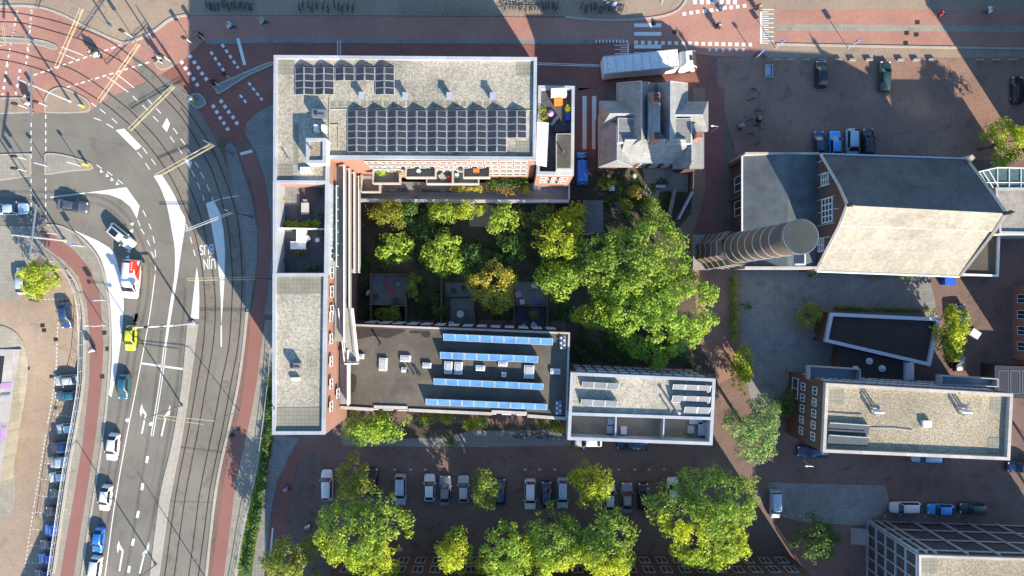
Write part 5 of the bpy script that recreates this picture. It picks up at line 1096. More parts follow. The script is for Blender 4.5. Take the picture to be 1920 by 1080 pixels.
# villa garden
ground('garden_path', [(1205, 315), (1245, 315), (1232, 380), (1212, 370)], 7*Z, 'walktan')
fence([(1294, 362), (1268, 412)], 'pale blue topped fence leaning along the alley beside the villa garden', 1.6, 'ltgrey', .3); fence([(1262, 358), (1252, 405)], 'weathered board fence inside the villa garden', 1.2, 'wood', .5); fence([(1296, 316), (1294, 362)], 'dark hedge fence beside the alley south of the villa', 1.6)
o = MB().obox(P(1157, 388), .1, .45, .4, 0, 1.2).build('water_butt', X['blue']); tag(o, 'bright blue water butt in the villa garden', 'water butt')
o = MB().obox(P(1146, 354), 0, .4, .4, 0, .8).build('garden_box', X['whitem']); tag(o, 'white box in the villa garden next to the path', 'box')
o = MB().obox(P(1238, 350), 0, .75, .22, 0, .45).build('garden_bench', X['ltgrey']); tag(o, 'pale bench on the patio south of the villa', 'bench')
o = MB().prism(px([(1093, 375), (1131, 376), (1131, 436), (1095, 438)], 2.4), 0, 2.4).build('garden_shed', X['slate']); tag(o, 'dark ribbed shed roof half under the big tree beside the villa garden', 'shed')
for i, (x, y) in enumerate([(1133, 318), (1142, 330), (1155, 322), (1165, 312), (1176, 322), (1190, 330), (1128, 308), (1150, 310)]): pot(x, y, 0, .38, '%s pot from the west in the clutter of pots south of the villa' % ORD[i], ('cream', 'whitem', 'dark', 'ltgrey')[i % 4], ('light', 'pale', 'olive', 'rust')[i % 4], .4, 'pots south of the villa')
# ------------------------------------------------------------------ trees
def tree(x, y, rx, ry, h, kind, seed, lab, cat='tree', name='tree', n=None, size=.34, grp=None, lump=1.0, gap=0.0, rot=0, trunk=True, kinds2=None):
    zc = h*.72; k = (HC - zc)/FP; c = P(x, y, zc); RX, RY = rx*k, ry*k; rng = random.Random(seed)
    base = Vector((c.x + rng.uniform(-.4, .4), c.y + rng.uniform(-.4, .4), 0)); t = thing(name, lab, cat, base, grp)
    bl = []; RX *= 1.02; RY *= 1.02; nb = max(12, int(RX*RY*4.2/lump)); tries = 0
    ph = [rng.uniform(0, 6.28) for _ in range(4)]
    while len(bl) < nb and tries < nb*30:
        tries += 1; a = rng.uniform(0, 2*math.pi); q = math.sqrt(rng.random())
        edge_ = 1 + .13*math.sin(3*a+ph[0]) + .10*math.sin(5*a+ph[1]) + .06*math.sin(9*a+ph[2])
        u, v = q*math.cos(a)*edge_, q*math.sin(a)*edge_
        r = lump*(rng.uniform(.35, 1.15)**1.0)*min(1, .55+RX/6)
        if gap and math.sin(u*5+ph[2])*math.sin(v*5+ph[3]) > 1-gap: continue
        zz = h*.45 + (h*.5)*math.sqrt(max(0, 1-min(q, 1)**2))*rng.uniform(.62, 1.0)
        xx = u*(RX-r*.5); yy = v*(RY-r*.5); ca, sa = math.cos(rot), math.sin(rot)
        if any((xx-b[5])**2 + (yy-b[6])**2 < (.48*r)**2 and abs(zz-b[2]) < r*.8 for b in bl): continue
        bl.append((c.x + xx*ca - yy*sa, c.y + xx*sa + yy*ca, zz, r, r*.72, xx, yy))
    bl = [b[:5] for b in bl]
    n = n or int(RX*RY*230*(.34/size)**2); n = min(n, 30000)
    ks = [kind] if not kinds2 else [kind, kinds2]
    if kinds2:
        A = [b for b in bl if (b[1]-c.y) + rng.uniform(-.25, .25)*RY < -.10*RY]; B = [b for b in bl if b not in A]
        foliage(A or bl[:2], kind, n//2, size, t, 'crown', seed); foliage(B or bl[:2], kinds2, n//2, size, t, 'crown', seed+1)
    else: foliage(bl, kind, n, size, t, 'crown', seed)
    if trunk:
        w_ = MB(); r0 = .10 + .02*h; top = Vector((c.x, c.y, h*.62)); w_.tube([base, base.lerp(top, .5) + Vector((rng.uniform(-.2, .2), rng.uniform(-.2, .2), 0)), top], r0, 8, r0*.45)
        for b in rng.sample(bl, min(len(bl), 16)):
            s = base.lerp(top, rng.uniform(.45, .95)); e = Vector(b[:3]); m = s.lerp(e, .5) + Vector((0, 0, .35)); w_.tube([s, m, e], r0*.3, 5, r0*.07)
        w_.build('trunk', X['bark'], t)
    return t
tree(68, 522, 38, 37, 7, 'lime', 101, 'feathery yellow green tree standing by the silver car beside the railing', size=.26)
tree(1890, 265, 38, 44, 8, 'lime', 102, 'bright yellow green tree at the right edge beyond the brick hall', size=.3)
tree(832, 476, 40, 46, 8, 'light', 103, 'round bright green tree in the middle of the courtyard gardens', size=.34)
tree(740, 463, 36, 34, 6, 'light', 104, 'big leaved light green tree near the galleries', size=.5, gap=.3)
tree(923, 537, 46, 48, 8, 'yellow', 105, 'golden yellow tree in the courtyard gardens', size=.28)
tree(880, 490, 34, 40, 6, 'dark', 106, 'dark green tree between the round bright tree and the golden one', size=.3)
tree(1046, 455, 44, 52, 9, 'lime', 107, 'lime tree with knobbly crown in the east of the courtyard gardens', size=.34, gap=.25)
tree(1050, 528, 48, 34, 9, 'light', 108, 'light green tree below the knobbly lime tree', size=.34)
tree(1076, 405, 28, 26, 6, 'lime', 109, 'small lime tree below the east end of the podium deck', size=.3)
tree(1198, 497, 108, 94, 12, 'green', 110, 'huge deep green tree between the villa garden and the round chimney', size=.34, gap=.2, lump=1.15)
tree(1232, 588, 124, 88, 12, 'light', 111, 'huge lime green tree leaning over the alley below the deep green one', size=.32, gap=.42, lump=1.0, rot=-.1)
tree(1120, 588, 44, 34, 9, 'lime', 112, 'lime tree tucked between the huge trees and the row with blue panels', size=.34)
tree(728, 402, 34, 26, 6, 'olive', 113, 'sparse tree with bare limbs below the podium deck', size=.26, gap=.4)
tree(775, 400, 30, 26, 5, 'dark', 114, 'dark bushy tree next to the sparse one below the podium deck', size=.3); tree(828, 398, 34, 22, 6, 'green', 115, 'green tree in the row of trees below the podium deck', size=.3); tree(880, 393, 32, 20, 6, 'lime', 116, 'lime crown right of the green one below the podium deck', size=.3)
tree(945, 408, 34, 26, 6, 'light', 117, 'blue green bushy tree in the east of the row below the podium deck', size=.32); tree(1010, 405, 30, 28, 5, 'dark', 118, 'dark shrubby tree west of the small lime tree', size=.3); tree(955, 470, 30, 40, 4, 'dark', 119, 'dark undergrowth tree in the centre east of the gardens', size=.3); tree(790, 430, 26, 22, 4, 'dark', 131, 'small dark tree north of the round bright tree', size=.3)
tree(776, 545, 12, 34, 3, 'green', 120, 'tall green hedge tree along the westernmost garden plot', size=.26)
tree(702, 800, 66, 36, 8, 'light', 121, 'wide light green tree beside the south end of the L-shaped building', size=.32)
tree(662, 901, 36, 37, 9.5, 'olive', 122, 'round olive yellow tree among the parked cars, west end', size=.28)
tree(908, 916, 26, 46, 10, 'olive', 123, 'narrow olive green tree between parked cars, middle of the row', size=.28)
tree(1114, 915, 40, 42, 10, 'lime', 124, 'lime tree between parked cars, east half of the row', size=.3, gap=.2)
G_ = 'trees along the brick terrace'
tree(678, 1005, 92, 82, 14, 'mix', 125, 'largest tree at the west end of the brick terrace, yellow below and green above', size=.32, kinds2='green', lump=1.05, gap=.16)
tree(545, 1058, 56, 46, 10, 'olive', 126, 'dull olive tree beside the red lane at the bottom', size=.3)
tree(848, 1045, 36, 42, 12.5, 'mix', 127, 'narrow yellow green tree in front of the cream windows', size=.3, gap=.2)
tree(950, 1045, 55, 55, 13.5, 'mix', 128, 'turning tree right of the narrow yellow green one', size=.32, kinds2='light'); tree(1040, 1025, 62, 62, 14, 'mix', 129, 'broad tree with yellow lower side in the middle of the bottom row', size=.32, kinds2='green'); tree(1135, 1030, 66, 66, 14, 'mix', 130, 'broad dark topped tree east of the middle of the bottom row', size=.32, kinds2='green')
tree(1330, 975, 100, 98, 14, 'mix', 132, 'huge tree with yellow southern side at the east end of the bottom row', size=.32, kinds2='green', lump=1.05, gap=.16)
tree(1417, 806, 55, 64, 9, 'pale', 133, 'pale grey green tree between the two rimmed roofs', size=.26)
tree(1785, 622, 34, 54, 6, 'lime', 134, 'bright willow like tree at the east end of the dark pavilion', size=.4, gap=.1); tree(1522, 592, 24, 24, 3.5, 'olive', 135, 'olive bush at the steps of the dark pavilion', size=.25); tree(1530, 1015, 42, 42, 6, 'dark', 136, 'dark shaded tree on the plaza west of the glass office', size=.3)
tree(1392, 690, 24, 46, 4, 'lime', 137, 'yellow green bushes climbing the wall east of the alley', size=.28); tree(1475, 755, 20, 24, 5, 'dark', 138, 'dark green tree against the west wall of the cream rimmed block', size=.3)
for i, (x, y, r, kd, l) in enumerate([(885, 795, 16, 'lime', 'lime bush below the third step of the row facade'), (838, 785, 14, 'lime', 'small lime bush in the strip by the row facade'), (800, 788, 16, 'olive', 'yellow olive bush right of the wide light green tree'), (905, 790, 12, 'light', 'light bush near the parked bicycles'), (1045, 800, 17, 'lime', 'bright lime bush beside the white rimmed house block'), (1015, 795, 10, 'olive', 'small olive bush near the corner of the row'),
    (1190, 360, 16, 'yellow', 'golden bush in the villa garden'), (1172, 385, 18, 'olive', 'olive bush in the villa garden'), (1220, 385, 18, 'green', 'green bush at the end of the villa garden path'), (1140, 345, 16, 'olive', 'olive bush beside the blue van'), (845, 830, 12, 'dark', 'dark young tree in the sunlit patch of the street'), (730, 590, 22, 'green', 'green creeper on the dark lower patio'), (800, 560, 20, 'dark', 'dark overgrowth in the plot east of the hedge tree'), (825, 585, 16, 'dark', 'dark shrub beside the plot of the round table'), (1000, 640-50, 8, 'olive', 'spiky plant on the dark patio'), (1402, 575, 8, 'dark', 'dark ivy on the courtyard wall'), (1650, 512, 14, 'olive', 'grasses along the foot of the brick hall'), (1700, 514, 12, 'green', 'weeds at the foot of the brick hall near the blue container'), (1528, 513, 5, 'lime', 'lime weed at the corner of the brick hall'), (1560, 1010, 16, 'dark', 'dark bush beside the entrance steps')]):
    tree(x, y, r, r*.8, 2.4, kd, 200+i, l, 'bush', 'bush', size=.22, trunk=True)
hedge([(505, 735), (500, 830), (492, 900), (478, 990), (462, 1075)], 0, 1.1, 1.1, 'dark', 'long strip of green bushes on the bank beside the avenue railing', 20, 'hedge', 'bush_strip', 5000, .3)
hedge([(1378, 520), (1378, 640)], 0, 1.0, 1.4, 'green', 'green hedge between the alley and the grey courtyard', 21, n=1800)
hedge([(1565, 578), (1745, 583)], 0, .6, .5, 'olive', 'low dry grass strip north of the dark pavilion', 22, 'grass strip', 'grass_strip', 1200)
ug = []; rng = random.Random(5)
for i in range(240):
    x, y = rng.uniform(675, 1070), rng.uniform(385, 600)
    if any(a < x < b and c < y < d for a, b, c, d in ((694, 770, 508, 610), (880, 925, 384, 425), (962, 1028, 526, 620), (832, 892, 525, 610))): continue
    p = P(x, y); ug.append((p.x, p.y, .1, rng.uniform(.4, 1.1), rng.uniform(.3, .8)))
for i in range(90):
    p = P(rng.uniform(1125, 1255), rng.uniform(335, 440)); ug.append((p.x, p.y, .1, rng.uniform(.3, .8), rng.uniform(.3, .6)))
for i in range(60):
    p = P(rng.uniform(1070, 1300), rng.uniform(620, 690)); ug.append((p.x, p.y, .1, rng.uniform(.4, 1.0), rng.uniform(.3, .8)))
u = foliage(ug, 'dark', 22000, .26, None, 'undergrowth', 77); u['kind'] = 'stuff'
sg = []
for i in range(160):
    t_ = i/160; p = P(511 - 60*t_**1.6 + rng.uniform(-4, 3) - 4, 700 + 370*t_); sg.append((p.x, p.y, .05, rng.uniform(.3, .7), rng.uniform(.15, .4)))
u = foliage(sg, 'green', 5000, .2, None, 'bank_grass', 78); u['kind'] = 'stuff'
# ------------------------------------------------------------------ vehicles
def car_proto(kind):
    # stations: fraction from nose, half-width factor, belt height, top height, top half-width factor
    T = {
     'hatchback': (4.1, .88, [(0,.62,.40,.52,.50),(.03,.82,.50,.66,.70),(.10,.95,.56,.76,.82),(.24,1,.62,.90,.86),(.40,.99,.66,1.42,.62),(.52,.99,.68,1.47,.64),(.78,.98,.68,1.45,.62),(.92,.95,.66,1.12,.66),(.97,.90,.56,.88,.74),(1,.76,.42,.55,.60)]),
     'saloon': (4.6, .90, [(0,.62,.40,.52,.50),(.03,.82,.50,.64,.70),(.10,.95,.55,.74,.82),(.26,1,.60,.88,.86),(.41,.99,.64,1.38,.60),(.52,.99,.66,1.43,.62),(.70,.98,.66,1.38,.60),(.84,.96,.66,1.00,.78),(.96,.90,.60,.94,.76),(1,.78,.42,.60,.62)]),
     'estate': (4.6, .90, [(0,.62,.40,.54,.50),(.03,.82,.52,.70,.70),(.10,.95,.58,.82,.82),(.23,1,.66,.96,.86),(.36,.99,.70,1.52,.64),(.50,.99,.72,1.58,.66),(.86,.98,.72,1.55,.64),(.95,.95,.70,1.22,.70),(.98,.90,.60,.95,.78),(1,.80,.45,.6,.65)]),
     'van': (5.2, .96, [(0,.70,.50,.70,.6),(.03,.88,.65,.95,.80),(.10,.97,.75,1.10,.86),(.17,1,.85,1.22,.88),(.29,1,1.0,1.92,.80),(.36,1,1.1,1.98,.84),(.90,1,1.1,1.98,.84),(.96,1,1.05,1.90,.84),(.985,.97,.95,1.60,.84),(1,.93,.5,.8,.8)]),
    }[kind]
    L, W, S = T; t = thing(kind, 'x', 'car')
    sec = []
    for f, w_, zb, zt, wt in S:
        x = L/2 - f*L; w1 = W*w_; w2 = W*wt
        sec.append([(x, -w1*.94, .22), (x, -w1, zb*.62), (x, -w1*.985, zb), (x, -(w2 + (w1-w2)*.42 if zt - zb > .45 else w2 + (w1-w2)*.6), zb + (zt-zb)*.5), (x, -w2, zt-.02), (x, -w2*.5, zt+.02), (x, 0, zt+.03)])
    n = len(sec[0]); V = []; F = []
    ring_ = lambda s: s + [(x, -y, z) for x, y, z in s[-2::-1]]
    m = 2*n - 1
    for s in sec: V += ring_(s)
    for i in range(len(sec)-1):
        for k in range(m-1): F.append((i*m+k, i*m+k+1, (i+1)*m+k+1, (i+1)*m+k))
    F += [tuple(range(m))[::-1], tuple(range((len(sec)-1)*m, len(sec)*m))]
    MB().add(V, F).build('body', X['paint'], t, local=True, smooth=True)
    def lerp(a, b, f): return Vector(a).lerp(Vector(b), f)
    def glass(nm, i, j, k0, k1, e=.1, lift=.018):
        A, B, C_, D = [Vector(V[i*m+k0]), Vector(V[i*m+k1]), Vector(V[j*m+k1]), Vector(V[j*m+k0])]
        # subdivide across so that it follows the crowned surface
        mb = MB(); ks = range(k0, k1+1); vs = []
        for k in ks:
            a, b = Vector(V[i*m+k]), Vector(V[j*m+k]); vs += [a.lerp(b, e), a.lerp(b, 1-e)]
        nn = (vs[-2]-vs[0]).cross(vs[1]-vs[0]).normalized()
        if nn.z < 0: nn = -nn
        vs = [v + nn*lift for v in vs]; mb.add(vs, [(2*q, 2*q+1, 2*q+3, 2*q+2) for q in range(len(vs)//2-1)]); mb.build(nm, X['carglass'], t, local=True)
    glass('windscreen', 3, 4, 4, m-5, .06); glass('rear_window', 6, 7, 4, m-5, .06)
    for sd in (-1, 1):
        mb = MB(); ia, ib = (4, 6) if kind != 'van' else (3, 5)
        def sp(i, fz): 
            s = sec[i]; a, b = Vector(s[2]), Vector(s[4]); mm = Vector(s[3]); p = a.lerp(mm, fz*2) if fz < .5 else mm.lerp(b, fz*2-1); return Vector((p.x, p.y*-sd, p.z))
        lo = [sp(ia, .28) + Vector((.35, 0, -.05)), sp(ia, .28), sp(ib, .28), sp(min(ib+1, 9), .35) + Vector((.18, 0, 0))] if kind != 'van' else [sp(3, .45), sp(4, .42), sp(5, .42)]
        hi = [sp(ia, .62) + Vector((.12, 0, 0)), sp(ia, .88), sp(ib, .88), sp(min(ib+1, 9), .75) + Vector((.32, 0, .02))] if kind != 'van' else [sp(3, .75), sp(4, .88), sp(5, .88)]
        off = Vector((0, sd*.022, .012)); vs = []
        for a, b in zip(lo, hi): vs += [a + off, b + off]
        mb.add(vs, [(2*q, 2*q+1, 2*q+3, 2*q+2) for q in range(len(vs)//2-1)]); mb.build('side_window', X['carglass'], t, local=True)
        for x in (L*.31, -L*.29):
            w_ = MB(); cy = sd*(W-.13)
            def wheel(mb, r, hw, yy, nseg=14):
                vs = [(x + r*math.cos(2*math.pi*k/nseg), yy + s*hw, .31 + r*math.sin(2*math.pi*k/nseg)) for s in (-1, 1) for k in range(nseg)]
                mb.add(vs, [(k, (k+1)%nseg, nseg+(k+1)%nseg, nseg+k) for k in range(nseg)] + [tuple(range(nseg))[::-1], tuple(range(nseg, 2*nseg))])
            wheel(w_, .31, .11, cy); wo = w_.build('wheel', X['black'], t, local=True); r_ = MB(); wheel(r_, .19, .115, cy, 10); r_.build('rim', X['rimm'], wo, local=True)
        MB().ball((L*.18, sd*(W+.09), .92 if kind != 'van' else 1.25), .09, .12, .08, 8, 5).build('wing_mirror', X['paint'], t, local=True, smooth=True)
        MB().ball((L/2-.16, sd*W*.66, .62 if kind != 'van' else .8), .13, .19, .09, 8, 5).build('headlight', X['lampw'], t, local=True, smooth=True)
        MB().ball((-L/2+.10, sd*W*.74, .80 if kind != 'van' else 1.0), .09, .14, .11, 8, 5).build('tail_light', X['lampr'], t, local=True, smooth=True)
    cachekids(t); return t
PRO = {k: car_proto(k) for k in ('hatchback', 'saloon', 'estate', 'van')}
USED = set()
COL = {'white': (.72, .73, .74), 'silver': (.42, .45, .48), 'grey': (.20, .22, .24), 'black': (.015, .017, .02), 'navy': (.02, .045, .12), 'blue': (.02, .16, .62), 'skyblue': (.05, .34, .80), 'teal': (.02, .11, .16), 'yellow': (.62, .66, .02), 'paleblue': (.38, .50, .62), 'darkgrey': (.07, .08, .10), 'green': (.03, .06, .05)}
def car(x, y, ang, kind, c, lab, grp=None, lot=False, s=1.0, z=0.0):
    k = PRO[kind]; o = k if kind not in USED else copytree(k); USED.add(kind)
    zz = 1.0
    if lot:
        zl = 0
        for _ in range(4): zl = lot_z(P(x, y, zl+zz).y)
        p = P(x, y, zl + zz); o.location = (p.x, p.y, zl)
        sl = (lot_z(p.y+1.5) - lot_z(p.y-1.5))/3; o.rotation_euler = (math.atan(sl)*math.cos(R(ang)), -math.atan(sl)*math.sin(R(ang)), R(ang))
    else:
        p = P(x, y, zz); o.location = (p.x, p.y, .012 + z); o.rotation_euler = (0, 0, R(ang))
    o.scale = (s, s, s); o['label'] = lab; o['category'] = 'van' if kind == 'van' else 'car'
    if grp: o['group'] = grp
    elif 'group' in o: del o['group']
    for ch in (KIDS.get(o.name) or o.children):
        if ch.name.split('.')[0] in ('body', 'wing_mirror'): ch.color = (*COL[c], 1)
    return o
G_ = 'cars driving on the avenue'
car(20, 391, 2, 'saloon', 'paleblue', 'pale blue car cut by the left edge beside the dashed crossing', G_); car(133, 385, -7, 'saloon', 'darkgrey', 'dark grey saloon turning below the pointed island', G_)
sv = car(224, 443, -40, 'estate', 'white', 'white estate car with black sunroof turning into the avenue', G_, s=1.02); MB().box(-1.3, -.40, 1.60, -.1, .40, 1.645).build('sunroof', X['carglass'], sv, local=True)
car(242, 634, -93, 'hatchback', 'yellow', 'bright yellow hatchback below the signal gantry', G_, s=.93); car(229, 725, -95, 'hatchback', 'teal', 'dark teal hatchback between the yellow car and the lamp arms', G_, s=.92); car(209, 839, -97, 'hatchback', 'white', 'white hatchback on the avenue, first below the lamp with two arms', G_, s=1.0); car(195, 935, -98, 'hatchback', 'white', 'white hatchback crossed by a thick pole shadow', G_, s=.95); car(182, 1014, -99, 'hatchback', 'blue', 'bright blue hatchback near the bottom of the avenue', G_, s=.92); car(175, 1072, -99, 'estate', 'white', 'white estate cut by the bottom edge of the avenue', G_, s=.95)
# white and red van
vn = car(246, 523, -95, 'van', 'white', 'white delivery van with red side panels and white lettering on the avenue', G_, s=1.12)
for ch in vn.children:
    if ch.name.startswith('rim'): pass
for sd in (-1, 1): MB().add([(.2, sd*.975, .75), (-2.45, sd*.975, .75), (-2.45, sd*.93, 1.75), (-2.40, sd*.80, 2.0), (-1.4, sd*.82, 2.0), (-.2, sd*.95, 1.4)], [(0,1,2,3,4,5)]).build('side_panel', X['red'], vn, local=True)
MB().box(-2.5, .25, 1.99, -.8, .80, 2.02).build('roof_panel', X['red'], vn, local=True)
for i in range(4): MB().box(-2.2+i*.3, .45, 2.02, -2.05+i*.3, .62, 2.03).build('lettering', X['whitem'], vn, local=True)
G_ = 'cars parked in the sunken car park'
car(38, 527, 92, 'hatchback', 'silver', 'silver hatchback half under the feathery yellow green tree', G_, s=1.0); car(63, 540, 80, 'hatchback', 'black', 'black car almost hidden under the feathery yellow green tree', G_, lot=True)
car(119, 590, -88, 'hatchback', 'navy', 'dark blue car parked along the railing, topmost in the car park', G_, lot=True, s=.98)
for i, (fx, y, kd, c, l) in enumerate([(100, 709, 'hatchback', 'silver', 'silver car, topmost of the tight row beneath the railing'), (101, 738, 'hatchback', 'teal', 'grey blue car directly below the topmost silver car of the row'), (103, 801, 'hatchback', 'white', 'white hatchback above the dark blue van in the row beneath the railing'), (94, 834, 'van', 'navy', 'dark blue van in the row beneath the railing'), (91, 862, 'van', 'silver', 'silver van directly below the dark blue van in the row'),
    (89, 892, 'hatchback', 'white', 'white hatchback directly below the silver van in the row'), (91, 922, 'hatchback', 'darkgrey', 'upper of two dark cars below the white hatchback in the row'), (83, 956, 'hatchback', 'black', 'lower of two dark cars below the white hatchback in the row'), (82, 989, 'van', 'blue', 'bright blue van low in the row beneath the railing'), (73, 1018, 'estate', 'navy', 'navy estate between the bright blue van and the blue car'), (69, 1045, 'hatchback', 'blue', 'blue car near the bottom of the row beneath the railing'), (63, 1075, 'hatchback', 'navy', 'navy car at the bottom edge of the row beneath the railing')]):
    Lp = {'hatchback': 4.1, 'van': 5.2, 'estate': 4.6}[kd]*.95*12.1/2; car(fx + Lp, y + 3, 185, kd, c, l, G_, lot=True, s=.95)
G_ = 'cars parked in the row under the trees'
for x, y, a, kd, c, l in [(612, 911, 90, 'estate', 'white', 'white car, westernmost in the parking row on the dark street'), (697, 905, 88, 'hatchback', 'black', 'black car half hidden by the round olive yellow tree'), (750, 919, -90, 'estate', 'paleblue', 'pale blue estate standing alone between two gaps in the parking row'), (805, 916, 90, 'hatchback', 'white', 'white hatchback left of the grey saloon in the parking row'), (834, 922, 90, 'saloon', 'grey', 'grey saloon between the white hatchback and the silver one'), (869, 919, 90, 'hatchback', 'silver', 'silver car left of the narrow olive green tree'), (938, 925, 90, 'hatchback', 'navy', 'dark blue car right of the narrow olive green tree'),
    (994, 928, -90, 'estate', 'white', 'white estate, left one of three cars between the olive and the lime tree'), (1025, 930, 90, 'hatchback', 'navy', 'navy car, middle one of three cars between the olive and the lime tree'), (1055, 926, -90, 'estate', 'paleblue', 'pale blue estate, right one of three cars between the olive and the lime tree'), (1144, 934, 90, 'hatchback', 'silver', 'silver car half under the lime tree in the parking row'), (1176, 935, 90, 'saloon', 'grey', 'grey saloon right of the lime tree in the parking row'), (1207, 933, 90, 'hatchback', 'black', 'black hatchback in the parking row next to the grey saloon'), (1262, 922, 90, 'hatchback', 'white', 'white hatchback partly under the huge tree at the east end')]: car(x, y, a, kd, c, l, G_)
G_ = 'cars parked along the dark street'
car(1104, 829, 180, 'hatchback', 'white', 'white car peeping out below the white rimmed house block', G_); car(1187, 834, 178, 'estate', 'navy', 'dark blue car peeping out below the white rimmed house block', G_); car(1526, 848, 178, 'saloon', 'navy', 'dark blue saloon below the west corner of the cream rimmed block', G_); car(1741, 858, 178, 'estate', 'paleblue', 'pale blue estate below the middle of the cream rimmed block', G_); car(1918, 877, 178, 'hatchback', 'navy', 'navy car cut by the right edge of the dark street', G_)
car(1455, 946, -89, 'van', 'paleblue', 'pale blue van parked on the plaza below the pale grey green tree', s=.82); G_ = 'cars parked in front of the glass office'
car(1700, 953, 180, 'estate', 'white', 'white estate, left one of three cars in front of the glass office', G_, s=.98); car(1767, 957, 178, 'hatchback', 'skyblue', 'light blue hatchback, middle one of three cars in front of the glass office', G_, s=.98); car(1828, 955, 178, 'hatchback', 'green', 'blackish green car, right one of three cars in front of the glass office', G_)
G_ = 'cars parked north of the brick hall'
car(1538, 269, 90, 'hatchback', 'navy', 'navy car, leftmost of four cars north of the brick hall', G_, s=.95); car(1568, 270, 90, 'hatchback', 'skyblue', 'vivid sky blue car, second of four north of the brick hall', G_); car(1600, 268, -90, 'estate', 'paleblue', 'pale blue estate, third of four cars north of the brick hall', G_); car(1630, 269, 90, 'estate', 'black', 'black estate, rightmost of four cars north of the brick hall', G_)
car(1542, 138, 90, 'hatchback', 'black', 'black hatchback alone in the shade of the east square'); car(1662, 142, 88, 'saloon', 'green', 'blackish green taxi standing in the sun on the east square'); car(1911, 168, 90, 'hatchback', 'black', 'black car at the right edge of the east square')
car(1803, 598, 92, 'estate', 'darkgrey', 'dark grey car in the shade right of the willow like tree'); car(1800, 668, 92, 'saloon', 'black', 'black car below the willow like tree')
bv = car(1091, 316, 90, 'van', 'blue', 'bright blue van parked in the alley beside the terrace block', s=.96)
# articulated lorry
tp = P(1215, 118, 3); lr = thing('lorry', 'long white articulated lorry turning between the villa and the junction', 'lorry', (tp.x, tp.y, .01), rot=R(5.5))
def lb(nm, x0, y0, z0, x1, y1, z1, m, par=lr, bev=0):
    return MB().box(x0, y0, z0, x1, y1, z1).build(nm, X[m], par, local=True)
lb('trailer', -6.6, -1.27, 1.05, 4.2, 1.27, 3.95, 'whitem'); lb('trailer_rim', -6.62, -1.29, 3.9, 4.22, -1.2, 4.0, 'ltgrey'); lb('trailer_rim', -6.62, 1.2, 3.9, 4.22, 1.29, 4.0, 'ltgrey'); lb('chassis', -6.4, -1.1, .6, 6.6, 1.1, 1.05, 'dark')
for i in range(9): lb('roof_bow', -6.1+i*1.25, -1.2, 3.951, -6.04+i*1.25, 1.2, 3.975, 'ltgrey')
cabp = thing('x', 'x', 'x'); bpy.data.objects.remove(cabp)
cab = MB(); prof = [(4.75, .5), (4.7, 3.0), (5.0, 3.45), (6.4, 3.35), (7.15, 2.6), (7.3, 1.5), (7.25, .5)]
cab.add([(x, -1.2 + (.12 if z > 2.8 else 0), z) for x, z in prof] + [(x, 1.2 - (.12 if z > 2.8 else 0), z) for x, z in prof], [(i, (i+1)%7, 7+(i+1)%7, 7+i)[::-1] for i in range(7)] + [tuple(range(7)), tuple(range(7, 14))[::-1]])
cb_ = cab.build('cab', X['whitem'], lr, local=True)
MB().add([(6.52, -1.0, 3.28), (6.52, 1.0, 3.28), (7.12, 1.08, 2.66), (7.12, -1.08, 2.66)], [(0,1,2,3)]).add([(6.5, -1.0, 3.31), (6.5, 1.0, 3.31), (7.17, 1.08, 2.66), (7.17, -1.08, 2.66)], [(0,3,2,1)]).build('windscreen', X['carglass'], lr, local=True)
lb('roof_hatch', 6.0, -.35, 3.40, 6.4, .35, 3.46, 'dark'); lb('coupling', 4.2, -.9, 1.0, 4.75, .9, 1.6, 'dark')
MB().add([(4.9, -1.0, 3.42), (4.9, 1.0, 3.42), (5.35, .85, 3.9), (5.35, -.85, 3.9), (5.9, -.7, 3.44), (5.9, .7, 3.44)], [(0,1,2,3)[::-1], (3,2,5,4)[::-1]]).build('wind_deflector', X['whitem'], lr, local=True)
for sd in (-1, 1):
    lb('mirror', 6.9, sd*1.35-.12, 2.1, 7.0, sd*1.35+.12, 2.7, 'dark'); MB().ball((7.25, sd*.9, .9), .1, .22, .14, 8, 5).build('headlight', X['lampw'], lr, local=True)
    for x in (-5.4, -4.1, -2.8, 4.6, 6.4):
        o = MB(); vs = [(x+.5*math.cos(2*math.pi*k/14), sd*1.05+s*.16, .5+.5*math.sin(2*math.pi*k/14)) for s in (-1, 1) for k in range(14)]; o.add(vs, [(k, (k+1)%14, 14+(k+1)%14, 14+k) for k in range(14)] + [tuple(range(14))[::-1], tuple(range(14, 28))]); o.build('wheel', X['black'], lr, local=True)
